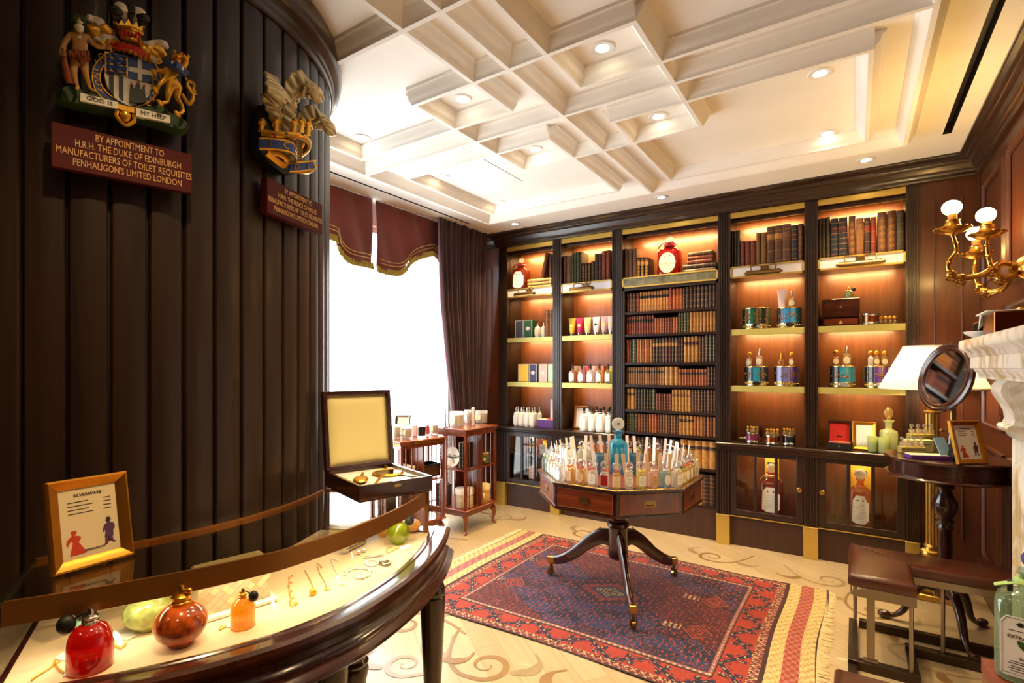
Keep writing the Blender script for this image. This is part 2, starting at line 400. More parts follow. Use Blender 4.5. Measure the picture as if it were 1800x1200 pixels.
struct(mb.build('wall_right', 'panel_wood'))
mb = MB()
mb.box(-3.7, -2.35, -.05, .8, -2.25, CEIL + .1)
struct(mb.build('wall_front', 'panel_wood'))
# cornice along the bookcase and the right wall
cp = [(0, 2.826), (.022, 2.826), (.03, 2.835), (.03, 2.852), (.042, 2.862), (.05, 2.88), (.062, 2.902), (.082, 2.912), (.088, 2.92), (.088, 2.932), (.104, 2.94), (.122, 2.946), (.128, 2.952), (.128, CEIL), (0, CEIL)]
mb = MB(); mb.sweep([(-3.6, YB), (XR, YB), (XR, -2.2)], cp); struct(mb.build('trim_2', 'dark_wood_x', ang=30))
# plain panel strips at both ends of the bookcase
mb = MB(); mb.box(.383, YB + .015, 0, XR, YB + .06, 2.9); mb.box(.47, YB + .003, .3, .476, YB + .02, 2.7); mb.box(.62, YB + .003, .3, .626, YB + .02, 2.7); mb.box(.383, YB - .005, 0, XR, YB + .02, .16)
mb.box(-3.62, YB + .015, 0, -3.3, YB + .06, 2.9); mb.box(-3.6, YB, .25, -3.4, YB + .02, 2.62)
struct(mb.build('trim_3', 'panel_wood', bevel=.003))
mat('drum_edge', (64, 48, 40), .3, coat=.3)

# round panelled wall at the left
DX, DY, DR = -2.72, .874, .953
mb = MB(); pl = []
step = 5.69; a0 = -27.06 - 5 * step
for k in range(31):
    for u, dr in ((0, -.012), (.02, -.012), (.045, .0), (.09, .005), (.3, .008), (.5, .0095), (.7, .008), (.91, .005), (.955, .0), (.98, -.012)):
        a = R_(a0 + (k + u) * step); r = DR - .008 + dr; pl.append((DX + r * cos(a), DY + r * sin(a)))
a = R_(a0 + 31 * step)
pl.append((XW, DY + .75)); pl.append((XW, DY - .9))
mb.prism(pl, 0, 2.8); struct(mb.build('wall_curved', 'drum_wood', ang=25))
cpath = [(DX + DR * cos(R_(t)), DY + DR * sin(R_(t))) for t in range(-55, 150, 3)][::-1]
cpath = cpath[::-1]
mb = MB(); mb.sweep(cpath, [(-.03, 2.785), (.006, 2.785), (.012, 2.79), (.014, 2.81), (.02, 2.818), (.022, 2.835), (.04, 2.85), (.052, 2.87), (.056, 2.9), (.05, 2.935), (.046, CEIL), (-.03, CEIL)])
struct(mb.build('trim_4', 'dark_wood_x', ang=30))

# downlights: ring + lens + lamp
def downlight(x, y, label, power=48):
    t = thing('ceiling_light', label, 'downlight', (x, y, CEIL), group='recessed ceiling downlights')
    m = MB(); m.lathe([(.028, -.002), (.034, -.006), (.052, -.006), (.056, -.003), (.056, 0)], 24, cap=False); m.build('trim_ring', 'white', t)
    m = MB(); m.lathe([(.0, -.0035), (.030, -.0035)], 24, cap=False); m.build('lens', 'lamp_lens', t)
    l = bpy.data.lights.new('downlight_lamp', 'SPOT'); l.energy = power; l.color = WARM; l.spot_size = R_(104); l.spot_blend = .7; l.shadow_soft_size = .03
    o = bpy.data.objects.new('downlight_lamp', l); COL.objects.link(o); o.parent = t; o.location = (0, 0, -.02)
mat('lamp_lens', (255, 236, 200), .3, emit=28)
DL = [(-2.62, 2.24, 'white ceiling downlight beside the round dark wall, over the window'), (-1.79, 2.215, 'ceiling downlight inside the small square coffer nearest the round wall'),
      (-.965, 2.215, 'ceiling downlight, largest and highest in the picture'), (-2.64, 3.03, 'ceiling downlight in the big coffer left of the thin panel joint'),
      (-1.79, 2.99, 'ceiling downlight in the small square coffer at the middle of the ceiling'), (-.956, 2.996, 'ceiling downlight in the small square coffer right of centre'),
      (-.145, 3.0, 'ceiling downlight of the yellow-lit right coffer, the upper one'), (-.145, 3.79, 'ceiling downlight of the yellow-lit right coffer, the lower one'),
      (-2.62, 3.78, 'ceiling downlight at the far corner of the big left coffer'), (-2.885, 4.43, 'ceiling downlight on the border strip, nearest the dark curtain'),
      (-1.388, 4.43, 'ceiling downlight on the border strip above the middle of the bookcase'), (.064, 4.43, 'ceiling downlight on the border strip nearest the right wall')]
for x, y, l in DL: downlight(x, y, l)
for x, y in ((-.145, 1.3), (-1.0, 1.35), (-1.0, .5), (-1.15, -.2), (-.1, -.6), (-1.9, -1.3)): downlight(x, y, 'added fill downlight, out of view above the camera', (60 if y > .2 else 30) if y < 1 else 18)  # unseen downlights added to brighten the crests and fill the room
# ================================================================ built-in bookcase
BK = thing('built_in_bookcase', 'dark wooden built-in bookcase of five fluted bays filling the back wall', 'bookcase', (-1.425, YB, 0))
OX = -1.425
def bpart(name, mb, m, parent=None, **k):
    mb.T = Matrix(); mb.v = [v - Vector((OX, YB, 0)) for v in mb.v]
    return mb.build(name, m, parent or BK, **k)
BAYS = [(-3.19, -2.62), (-2.52, -1.965), (-1.86, -.99), (-.89, -.337), (-.243, .308)]
PIL = [(-3.3, -3.19), (-2.62, -2.52), (-1.965, -1.86), (-.99, -.89), (-.337, -.243), (.308, .383)]
YBACK = 5.03
mat('shelf_edge', (196, 184, 104), .42, .3); mat('brass_pelmet', (214, 182, 92), .35, .75)
mat('mirror_strip', (232, 228, 232), .3, .25)
mat('old_mirror', (150, 145, 118), .3, .8, noise=.25, nscale=14)
def flute_poly(x0, x1, y, n=4, d=.008, back=.06):
    P = [(x0, y + back), (x0, y)]
    w = (x1 - x0 - .02) / n
    for k in range(n):
        a = x0 + .01 + k * w
        P += [(a + w * .2, y), (a + w * .32, y + d), (a + w * .68, y + d), (a + w * .8, y)]
    return P + [(x1, y), (x1, y + back)]
for i, (a, b) in enumerate(PIL):
    m = MB(); m.prism(flute_poly(a, b, YB), .87, 2.83); m.box(a, YB + .05, .87, b, YBACK, 2.83)
    p = bpart('pilaster', m, 'dark_wood', ang=20)
    low = i not in ()
    m = MB(); m.prism(flute_poly(a, b, YL), .25, .815); m.box(a, YL + .05, 0, b, YBACK, .815); bpart('lower_pilaster', m, 'dark_wood', ang=20)
    m = MB(); m.box(a - .003, YL - .012, 0, b + .003, YL + .05, .243); m.box(a - .006, YL - .016, .243, b + .006, YL + .05, .252); bpart('brass_plinth_block', m, 'brass_pelmet', bevel=.002)
SH = {}
for bi, (a, b) in enumerate(BAYS):
    big = bi == 2
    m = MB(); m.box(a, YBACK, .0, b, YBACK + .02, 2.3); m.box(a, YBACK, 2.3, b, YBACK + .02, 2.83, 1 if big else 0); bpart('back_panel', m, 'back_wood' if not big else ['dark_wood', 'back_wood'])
    # top board + lit brass pelmet with a dark lip behind
    m = MB(); m.box(a, YB + .02, 2.823, b, YBACK, 2.85); m.box(a, YB + .06, 2.745, b, YB + .075, 2.823); bpart('top_board', m, 'dark_wood_x')
    m = MB(); m.box(a, YB + .004, 2.776, b, YB + .02, 2.822); bpart('brass_pelmet', m, 'brass_pelmet')
    # mirrored fascia shelf
    m = MB(); m.box(a, YB + .012, 2.27, b, YBACK, 2.345); s = bpart('shelf', m, 'dark_wood_x')
    m = MB(); z0, z1 = 2.262, 2.36
    m.box(a, YB - .004, z0, b, YB + .012, z0 + .013); m.box(a, YB - .004, z1 - .013, b, YB + .012, z1); m.box(a, YB - .004, z0, a + .013, YB + .012, z1); m.box(b - .013, YB - .004, z0, b, YB + .012, z1)
    bpart('brass_frame', m, 'brass_pelmet', s)
    m = MB(); m.box(a + .013, YB + .002, z0 + .013, b - .013, YB + .01, z1 - .013); bpart('mirror_strip', m, 'old_mirror' if big else 'mirror_strip', s)
    if not big:
        for z in (1.827, 1.348):
            m = MB(); m.box(a, YB + .03, z - .03, b, YBACK, z); s = bpart('shelf', m, 'dark_wood_x')
            m = MB(); m.box(a, YB + .008, z - .05, b, YB + .03, z); bpart('shelf_edge', m, 'shelf_edge', s, bevel=.0015)
        m = MB(); m.box(a, YL + .03, 0, b, YL + .05, .245); bpart('plinth_panel', m, 'plinth_wood')
        m = MB(); m.box(a, YL + .012, .245, b, YL + .05, .254); bpart('brass_strip', m, 'brass_pelmet')
        m = MB(); m.box(a, YL + .03, .254, b, YBACK, .275); m.box(a, YL + .04, .56, b, YBACK - .02, .575) if bi in (0,) else None; bpart('cabinet_floor', m, 'dark_wood_x')
        # glazed door with three tall panes
        d = MB(); y0, y1 = YL + .008, YL + .03; c0, c1, e0, e1 = a + .004, b - .004, .262, .808
        st = .05; mu = .022; w = (c1 - c0 - 2 * st - 2 * mu) / 3
        d.box(c0, y0, e0, c0 + st, y1, e1); d.box(c1 - st, y0, e0, c1, y1, e1); d.box(c0 + st, y0, e0, c1 - st, y1, e0 + .045); d.box(c0 + st, y0, e1 - .045, c1 - st, y1, e1)
        for k in (1, 2): q = c0 + st + k * w + (k - 1) * mu; d.box(q, y0, e0 + .045, q + mu, y1, e1 - .045)
        door = bpart('cabinet_door', d, 'dark_wood', bevel=.003)
        for k in range(3):
            q = c0 + st + k * (w + mu); g = MB(); g.box(q, y0 + .009, e0 + .045, q + w, y0 + .013, e1 - .045); bpart('glass_pane', g, 'clear_glass', door)
        kx = {0: b - .03, 1: a + .03, 3: b - .03, 4: a + .03}[bi]
        k = MB(RXZ); k.lathe([(.006, 0), (.006, .012), (.016, .018), (.02, .026), (.017, .034), (.006, .038), (0, .038)], 20); k.v = [v + Vector((kx, y0, .535)) for v in k.v]
        bpart('door_knob', k, 'brass', door)
    else:
        m = MB(); m.box(a, YL + .05, 0, b, YL + .07, .265); bpart('plinth_panel', m, 'plinth_wood')
        for z in (2.03, 1.818, 1.552, 1.343, 1.107, .898, .612, .285):
            m = MB(); m.box(a, YB + .012, z - .024, b, YBACK, z); s = bpart('shelf', m, 'dark_wood_x')
        m = MB(); m.box(a, YB + .004, .27, a + .02, YB + .03, 2.262); m.box(b - .02, YB + .004, .27, b, YB + .03, 2.262); m.box(a, YB + .004, 2.235, b, YB + .03, 2.262); bpart('inner_frame', m, 'dark_wood', bevel=.002)
for (a, b) in ((-3.62, -1.86), (-.99, .395)):
    m = MB(); m.box(a, YL + .01, .83, b, YBACK, .866); m.sweep([(a, YL + .0), (b, YL)], [(-.02, .80), (.004, .80), (.008, .815), (.018, .822), (.022, .838), (.034, .846), (.036, .862), (.03, .868), (-.02, .868)])
    bpart('ledge', m, 'dark_wood_x', ang=30)
m = MB(); m.box(-3.3, YB + .03, 2.815, .383, YBACK, 2.84); bpart('frieze', m, 'dark_wood_x')
# LED strips under the shelf fronts (the lit shelves of the photograph)
for bi, (a, b) in enumerate(BAYS):
    for z, p in ([(2.742, 6), (2.262, 3.2), (1.79, 2.6), (1.31, 1.6)] if bi != 2 else [(2.742, 9)]):
        area('shelf_led', ((a + b) / 2 - OX, .17 , z), (R_(24), 0, 0), (b - a) * .8, .02, p, LED, parent=BK)
    if bi != 2: area('cabinet_led', ((a + b) / 2 - OX, .12, .795), (R_(15), 0, 0), .3, .03, 1.6, WARM, parent=BK)

# ---------------------------------------------------------------- picture lights on the mirrored fascias
def picture_lamp(x, w, label):
    t = thing('picture_light', label, 'lamp', (x, YB - .004, 2.31), group='brass picture lights on the bookcase fascia')
    m = MB(); m.cbox((0, -.008, .005), (.06, .016, .055), ch=.004); m.build('wall_plate', 'old_brass', t)
    m = MB()
    for s in (-1, 1):
        m.tube(cr([(s * .025, -.012, .015), (s * .028, -.05, .03), (s * w * .36, -.07, .03), (s * w * .36, -.085, .0), (s * w * .36, -.09, -.03)], 5), .0045, 8)
    m.build('bracket', 'old_brass', t)
    m = MB(); n = 14; vs = []; fs = []
    for s in (-1, 1):
        for k in range(n + 1):
            a = pi * (.0 + k / n) + .35; vs.append((s * w / 2, -.095 + .032 * cos(a), -.045 + .032 * sin(a)))
        for k in range(n + 1):
            a = pi * (.0 + k / n) + .35; vs.append((s * w / 2, -.095 + .029 * cos(a), -.045 + .029 * sin(a)))
    N = n + 1
    for k in range(n):
        fs += [(k, k + 1, 2 * N + k + 1, 2 * N + k), (N + k, 3 * N + k, 3 * N + k + 1, N + k + 1)]
        fs += [(k, N + k, N + k + 1, k + 1), (2 * N + k, 2 * N + k + 1, 3 * N + k + 1, 3 * N + k)]
    m.add(vs, fs)
    for s in (-1, 1): m.prism([], 0, 0) if False else m.sph((s * (w / 2 + .008), -.095, -.035), (.012, .012, .012), 10, 6)
    m.add([(s * w / 2, -.095 + .031 * cos(pi * k / n + .35), -.045 + .031 * sin(pi * k / n + .35)) for s in (-1, 1) for k in range(N)], [tuple(range(N)), tuple(range(2 * N - 1, N - 1, -1))])
    m.build('lamp_shade', 'old_brass', t)
for x, w, l in ((onY(922, 520, YB - .1).x, .24, 'brass picture light below the pink-ribboned bottle, first from the left'), (onY(1022, 510, YB - .1).x, .24, 'brass picture light above the row of cream tubes, second from the left'),
                (onY(1341, 480, YB - .1).x, .25, 'brass picture light above the blue tin with the pink tube'), (onY(1512, 466, YB - .1).x, .27, 'brass picture light above the wooden jewellery box, rightmost')):
    picture_lamp(x, w, l)

# ---------------------------------------------------------------- books
mat('pages', (226, 208, 168), .8); mat('gilt', (186, 132, 62), .4, .5); mat('gilt_dull', (132, 92, 48), .5, .4)
BC = {'olive': (58, 50, 34), 'brick': (120, 48, 32), 'tan': (176, 118, 60), 'tanbrown': (126, 82, 48), 'brown': (92, 56, 36), 'dkbrown': (58, 34, 26), 'navy': (34, 36, 46), 'black': (26, 22, 22),
      'red': (134, 34, 28), 'orange': (170, 84, 40), 'green': (62, 70, 46), 'cream': (196, 160, 100), 'wine': (82, 30, 30), 'gold': (188, 132, 58)}
for k, c in BC.items(): mat('leather_' + k, c, .42, noise=.22, nscale=30, coat=.12)
NAMEC = {'olive': 'dark olive', 'brick': 'brick-red', 'tan': 'tan', 'tanbrown': 'light brown', 'brown': 'brown', 'dkbrown': 'dark brown', 'navy': 'navy', 'black': 'black', 'red': 'red', 'orange': 'orange-brown', 'green': 'grey-green', 'cream': 'cream', 'wine': 'wine-red', 'gold': 'golden tan'}
def book(w, h, d, col, bands=4, lab=None, label='', group='', loc=(0, 0, 0), rot=None, gilt='gilt', ornate=False, pages=True, part_label=True):
    """upright book, spine facing -y, foot at z 0, centred in x, back edge at y = d"""
    m = MB(); r = min(.008, w * .3); n = 7
    sp = [(-w / 2 + w * k / n, -r * sin(pi * k / n) * .9) for k in range(n + 1)]
    poly = [(-w / 2, d)] + [(-w / 2, .004)] + sp[1:-1] + [(w / 2, .004), (w / 2, d)]
    m.prism(poly, 0, h)
    for k in range(bands):
        z = h * (.12 + .76 * k / max(1, bands - 1)); t = .0013
        band = [(x * 1.03, y - .0022) for x, y in [(-w / 2, .006)] + sp[1:-1] + [(w / 2, .006)]]
        m.prism(band, z - t, z + t, 1)
    if ornate:
        for k in range(5):
            z = h * (.2 + .15 * k); m.prism([(-w * .3, -r * .75), (0, -r * 1.12), (w * .3, -r * .75), (0, -r * .5)], z - .012, z + .008, 1)
            m.prism([(-w * .12, -r * .9), (0, -r * 1.2), (w * .12, -r * .9)], z - .024, z + .02, 1)
    o = m.build('book', ['leather_' + col, gilt], loc=loc, rot=rot, ang=40)
    tag(o, label, 'book', group)
    if pages:
        q = MB(); q.box(-w / 2 + .003, .006, .004, w / 2 - .003, d - .003, h + .0006); q.box(-w / 2 + .003, d - .004, .004, w / 2 - .003, d + .0006, h - .003); q.build('page_block', 'pages', o)
    if lab:
        q = MB(); z0, z1 = h * .66, h * .8
        q.prism([(x * 1.035, y - .0016) for x, y in [(-w / 2, .005)] + sp[1:-1] + [(w / 2, .005)]], z0, z1); q.build('title_label', 'leather_' + lab, o)
    return o
def zc(ox, oy, f):
    return lambda x, y, Y: onY(ox + x / f, oy + y / f, Y)
Z7 = zc(1250, 330, 4.138); Z5 = zc(850, 330, 4.137)
def shelf_books(zf, rows, z, place, y=YB + .045):
    cnt = {}
    for i, (x0, x1, t, col, bands, lab, orn) in enumerate(rows):
        a = zf(x0, 0, y).x; b = zf(x1, 0, y).x
        for p, q in BAYS:
            if p - .05 < a < q and a < p + .002: a = p + .002
            if p < a < q and b > q - .002: b = q - .002
        h = zf((x0 + x1) / 2, t, y).z - z
        book(b - a - .001, h, .17, col, bands, lab, f'{NAMEC[col]} leather book, {nth(i)} from the left {place}', 'antique books on the top shelves', ((a + b) / 2, y, z + .001), None, 'gilt_dull' if not lab else 'gilt', orn)
ZT = 2.345
shelf_books(Z7, [(136, 161, 315, 'olive', 3, None, 0), (162, 187, 315, 'olive', 3, None, 0), (188, 214, 310, 'olive', 3, None, 0), (215, 245, 388, 'brick', 5, None, 0), (247, 284, 388, 'brick', 5, None, 0), (286, 325, 385, 'brick', 5, None, 0),
    (327, 361, 328, 'tanbrown', 4, None, 1), (363, 403, 325, 'tanbrown', 4, None, 1), (405, 459, 283, 'brown', 4, 'gold', 0), (461, 516, 275, 'brown', 4, 'gold', 0), (518, 579, 265, 'brown', 4, 'tanbrown', 0), (581, 629, 272, 'navy', 7, 'wine', 0), (631, 672, 264, 'brown', 5, None, 1)],
    ZT, 'in the fourth bay, top shelf')
shelf_books(Z7, [(774, 803, 225, 'olive', 3, None, 0), (804, 834, 222, 'olive', 3, None, 0), (835, 866, 215, 'olive', 3, None, 0), (870, 925, 225, 'navy', 7, 'wine', 0), (927, 991, 218, 'navy', 7, 'wine', 0), (1000, 1051, 207, 'brown', 5, None, 1),
    (1055, 1111, 222, 'tanbrown', 3, None, 1), (1113, 1159, 218, 'dkbrown', 4, 'brick', 0), (1161, 1201, 215, 'brick', 4, 'red', 0), (1210, 1278, 178, 'brown', 6, None, 1), (1280, 1345, 168, 'brown', 6, None, 1), (1347, 1408, 165, 'olive', 5, None, 0)],
    ZT, 'in the rightmost bay, top shelf')
shelf_books(Z5, [(558, 598, 497, 'brown', 5, None, 1), (600, 637, 493, 'brown', 5, None, 0), (640, 657, 480, 'green', 4, None, 0), (658, 676, 472, 'green', 4, None, 0), (677, 697, 468, 'green', 4, None, 0), (698, 713, 465, 'olive', 4, None, 0),
    (715, 736, 550, 'black', 5, None, 1), (737, 757, 550, 'black', 5, None, 1), (758, 780, 548, 'black', 5, None, 1), (782, 805, 535, 'olive', 5, None, 0), (807, 832, 480, 'dkbrown', 4, None, 0), (834, 857, 478, 'dkbrown', 4, None, 0), (859, 888, 460, 'brick', 5, None, 0), (890, 921, 455, 'brick', 5, None, 0)],
    ZT, 'in the second bay, top shelf')
shelf_books(Z5, [(1000, 1050, 445, 'brown', 5, None, 0), (1052, 1082, 444, 'brown', 4, None, 0), (1084, 1115, 443, 'brown', 4, None, 0), (1117, 1141, 508, 'black', 4, 'gold', 1), (1143, 1169, 508, 'black', 4, 'gold', 1), (1172, 1199, 508, 'black', 4, 'gold', 1)],
    ZT, 'in the wide middle bay, top shelf')
def lying(zf, x0, x1, z, t, col, label, d=.15, y=YB + .05, grp='antique books lying flat on the top shelves', skew=0):
    a = zf(x0, 0, y).x; b = zf(x1, 0, y).x
    T = Matrix.Translation(((a + b) / 2, y, z)) @ Matrix.Rotation(skew, 4, 'Z')
    o = book(t, b - a, d, col, 4, None, label, grp)
    o.matrix_world = T @ Matrix.Translation((-(b - a) / 2, 0, t / 2)) @ Matrix.Rotation(pi / 2, 4, 'Y')
    return o
names = ['bottom', 'second from the bottom', 'middle', 'second from the top', 'top']
for k, (x0, x1, t, col, sk) in enumerate([(1450, 1685, .045, 'dkbrown', 0), (1450, 1690, .042, 'dkbrown', .02), (1482, 1665, .036, 'brick', -.02), (1486, 1668, .034, 'brick', .03), (1488, 1668, .034, 'brown', 0)]):
    lying(Z5, x0, x1, ZT + .002 + sum([.045, .042, .036, .034][:k]), t - .001, col, f'{NAMEC[col]} book lying flat beside the big red bottle, {names[k]} of five', skew=sk)
for k in range(3):
    lying(Z5, 322, 494, ZT + .002 + k * .036, .035, 'cream', f'cream gilt book lying flat in the first bay, {["bottom", "middle", "top"][k]} of its stack of three')
a = Z5(486, 0, YB + .05).x
book(.035, Z5(486, 500, YB + .05).z - ZT - .11, .15, 'brown', 3, None, 'brown book standing upright on the cream stack, against the pilaster', 'antique books on the top shelves', (a, YB + .05, ZT + .111), None, 'gilt_dull')
a = Z5(432, 0, YB + .05).x
book(.042, .26, .15, 'brown', 3, None, 'brown book leaning over on the cream stack in the first bay', 'antique books on the top shelves', (a - .012, YB + .05, ZT + .119), (0, .24, 0), 'gilt_dull')
# rows of the middle bay
def row(z, top, runs, no):
    a, b = BAYS[2][0] + .022, BAYS[2][1] - .022; tot = sum(n * w for n, w, *_ in runs); s = (b - a) / tot; x = a; i = 0
    for n, w, h, col, bands, lab in runs:
        for k in range(n):
            ww = w * s * random.uniform(.93, 1.0); hh = (top - z) * h * random.uniform(.985, 1.0)
            c = random.choice(col) if isinstance(col, (list, tuple)) else col
            if x + ww > b + .004: ww = b - x
            if no < 8 or x > -1.5:
                book(ww - .001, hh, .13, c, bands, lab, f'{NAMEC[c]} leather book, {nth(i)} from the left in the {nth(no - 1)} row down', f'leather books in row {nth(no - 1)} of the middle bay', (x + ww / 2, YB + .045, z + .0005), None, 'gilt', 0, pages=False)
            x += w * s; i += 1
D2 = ['dkbrown', 'brown']
row(2.03, 2.238, [(4, 1.2, .88, ['brown', 'brick', 'dkbrown'], 4, None), (10, 1, .9, 'tan', 3, 'black'), (1, 1.2, .97, 'red', 5, None), (3, 1.1, .93, 'orange', 6, None), (1, .9, .93, 'olive', 5, None), (8, 1.2, .96, 'dkbrown', 4, None)], 1)
row(1.818, 2.0, [(11, .92, .96, 'brick', 3, 'black'), (9, .9, .80, ['orange', 'brick'], 5, None), (4, .95, 1, 'green', 6, None), (8, 1.05, 1, ['tan', 'gold'], 5, None)], 2)
row(1.552, 1.788, [(1, 1.2, .93, 'orange', 3, None), (1, .9, .93, 'dkbrown', 3, None), (1, 1.7, .96, 'green', 6, None), (6, .9, .93, ['tan', 'orange'], 3, None), (8, 1.05, .95, ['dkbrown', 'wine', 'olive', 'brown'], 5, 'gold'), (2, .9, .96, ['wine', 'dkbrown'], 5, None), (4, 1.15, .98, 'gold', 5, 'wine'), (2, 1, .96, 'brown', 4, None), (3, 1.15, 1, ['dkbrown', 'olive'], 7, None)], 3)
row(1.343, 1.52, [(16, .8, .93, ['tan', 'tanbrown'], 4, 'olive'), (3, 1.5, .96, 'gold', 5, 'tan'), (10, .85, .84, 'orange', 4, 'dkbrown'), (3, .9, .95, D2, 4, None)], 4)
row(1.107, 1.312, [(2, 1.5, .96, 'gold', 6, 'dkbrown'), (6, .95, .96, ['dkbrown', 'olive'], 5, None), (1, 1.2, .97, 'green', 5, None), (6, .85, .76, ['brick', 'brown'], 5, None), (6, 1.0, .96, 'gold', 6, 'tanbrown'), (8, .92, .97, ['brown', 'dkbrown', 'brick'], 6, None)], 5)
row(.898, 1.076, [(4, 1, .97, ['dkbrown', 'green'], 6, None), (7, .9, .95, ['orange', 'brown'], 5, None), (8, .85, .96, ['brown', 'tanbrown', 'brick'], 5, None), (4, 1.1, .98, 'gold', 6, 'black'), (7, .95, .96, ['orange', 'tan', 'brown'], 5, None)], 6)
row(.612, .866, [(14, 1, .92, ['olive', 'brown', 'dkbrown'], 5, None), (5, 1.7, .95, 'gold', 5, 'dkbrown')], 7)
row(.285, .58, [(12, 1.2, .9, ['brown', 'dkbrown'], 5, None), (2, 1.6, .92, 'gold', 6, 'tan'), (2, 1.5, .92, 'dkbrown', 7, None)], 8)
# ================================================================ goods on the shelves
Z8 = zc(860, 560, 6.6667); Zr = zc(1260, 560, 4.4444); Z6 = zc(850, 560, 3.3333); ZD = zc(1250, 580, 2.8564); ZL = zc(880, 740, 7.5)
for k, c in dict(clear=(240, 238, 228), amber=(226, 150, 60), honey=(235, 200, 110), lemon=(232, 226, 120), rose=(235, 170, 150), red=(190, 30, 36), blue=(60, 150, 185), aqua=(150, 205, 215), green=(150, 185, 130),
                 orange=(225, 120, 40), pinkish=(240, 205, 185)).items():
    glass('scent_' + k, [x + (255 - x) * .45 for x in c], .26 if k != 'clear' else .3, .1, bodyc=[x + (255 - x) * .35 for x in c])
glass('scent_bigamber', (214, 120, 60), .4, .08, bodyc=(176, 76, 26)); glass('scent_deepred', (190, 40, 24), .35, .07, bodyc=(190, 40, 20)); glass('scent_deepblue', (110, 205, 230), .4, .1, bodyc=(60, 180, 215))
glass('frost_lime', (230, 240, 190), .85, .05, .2, bodyc=(232, 240, 178)); glass('crystal', (250, 250, 250), .15, .3, bodyc=(240, 238, 235))
for k, c in dict(yellow=(240, 196, 60), magenta=(205, 30, 100), cream=(240, 222, 150), pink=(238, 190, 178), peach=(242, 190, 140), blush=(246, 214, 205), orange=(236, 130, 40), red=(214, 40, 40), navy=(58, 62, 100), green=(30, 84, 48),
                 mint=(190, 224, 190), slate=(66, 66, 78), purple=(84, 40, 120), copper=(150, 80, 50)).items(): mat('card_' + k, c, .5)
mat('ribbon_red', (205, 26, 44), .45, sheen=.4); mat('ribbon_pink', (232, 80, 110), .45); mat('ribbon_peach', (236, 160, 120), .5); mat('ribbon_orange', (240, 120, 20), .5); mat('ribbon_navy', (26, 28, 50), .5); mat('ribbon_white', (240, 238, 232), .5); mat('ribbon_yellow', (240, 220, 110), .5)
mat('white_ceramic', (246, 244, 238), .25); mat('label_white', (246, 244, 240), .6); mat('label_cream', (238, 222, 178), .6); mat('gold_card', (232, 186, 70), .3, .6); mat('copper', (176, 96, 60), .25, 1)

def scent_bottle(name, label, cat, group, loc, w, h, gl, cap='stopper', capm='silver', lab=None, bow=None, sq=5.0, hb=.62, rz=0, labshape='box', dep=1.0, lines=0):
    t = thing(name, label, cat, loc, rz, group); r = w / 2; b = h * hb
    m = MB(Matrix.Diagonal((1, dep, 1, 1)))
    m.lathe([(r * .9, 0), (r * .98, .003), (r, b * .08), (r, b * .86), (r * .93, b * .94), (r * .5, b), (r * .33, b * 1.03), (r * .33, b * 1.10), (r * .42, b * 1.12), (r * .42, b * 1.15), (0, b * 1.15)], 24, sq=sq)
    m.build('bottle_body', gl, t, ang=45)
    top = b * 1.15
    m = MB()
    if cap == 'stopper':
        rr = (h - top) * .46
        m.lathe([(r * .28, top), (r * .30, top + rr * .12), (r * .2, top + rr * .22)], 14)
        m.T = Matrix.Translation((0, 0, top + rr * 1.15)); m.sph((0, 0, 0), (rr, rr * .55, rr), 18, 10)
        m.build('stopper', capm, t)
    elif cap == 'cyl':
        m.lathe([(r * .36, top - b * .1), (r * .36, h - .002), (r * .32, h), (0, h)], 20); m.build('cap', capm, t)
    elif cap == 'ring':
        rr = (h - top) / 2
        pts = [(rr * cos(a), 0, top + rr + rr * sin(a)) for a in [2 * pi * k / 20 for k in range(20)]]
        m.tube(pts, rr * .36, 8, closed=True); m.lathe([(r * .36, top - .002), (r * .36, top + rr * .18), (r * .2, top + rr * .3)], 14)
        m.build('stopper', capm, t)
    if lab:
        y = -r * dep - .0012; m = MB(RXZ)
        lw, l0, l1 = r * .82, b * .16, b * .78
        if labshape == 'oval': P = [(lw * cos(2 * pi * k / 28), (l0 + l1) / 2 + (l1 - l0) / 2 * sin(2 * pi * k / 28)) for k in range(28)]
        elif labshape == 'arch': P = [(-lw, l0), (lw, l0), (lw, l1 - lw * .4), (lw * .7, l1 - lw * .35), (lw * .55, l1), (-lw * .55, l1), (-lw * .7, l1 - lw * .35), (-lw, l1 - lw * .4)]
        else: P = [(-lw, l0), (lw, l0), (lw, l1), (-lw, l1)]
        m.prism(P, -y - .0008, -y + .0006)
        lo = m.build('label', lab, t)
        if lines:
            m = MB(RXZ)
            for k in range(lines):
                z = l1 - (l1 - l0) * (.3 + .6 * k / lines); q = lw * (.66 if k % 2 else .5); m.prism([(-q, z), (q, z), (q, z + (l1 - l0) * .02), (-q, z + (l1 - l0) * .02)], -y + .0006, -y + .001)
            m.prism([(lw * .13 * cos(pi * k / 4) * (1.4 if k % 2 else .7), l1 - (l1 - l0) * .14 + lw * .1 * sin(pi * k / 4)) for k in range(8)], -y + .0006, -y + .001)
            m.build('small_print', 'ink', lo)
    if bow:
        z = b * 1.07; m = MB(); q = max(.006, r * .26)
        m.tube([(r * .38 * cos(a), r * .38 * sin(a), z) for a in [2 * pi * k / 14 for k in range(14)]], q * .32, 6, closed=True)
        for s in (-1, 1):
            m.tube(cr([(0, -r * .45, z), (s * r * .5, -r * .6, z + q * .9), (s * r * .95, -r * .55, z + q * .1), (s * r * .5, -r * .6, z - q * .5), (0, -r * .45, z)], 5), q * .5, 6, flat=.4)
        m.sph((0, -r * .5, z), (q * .5, q * .4, q * .5), 8, 6)
        m.build('ribbon_bow', bow, t)
    return t
def span(zf, x0, x1, y): a = zf(x0, 0, y).x; b = zf(x1, 0, y).x; return (a + b) / 2, b - a
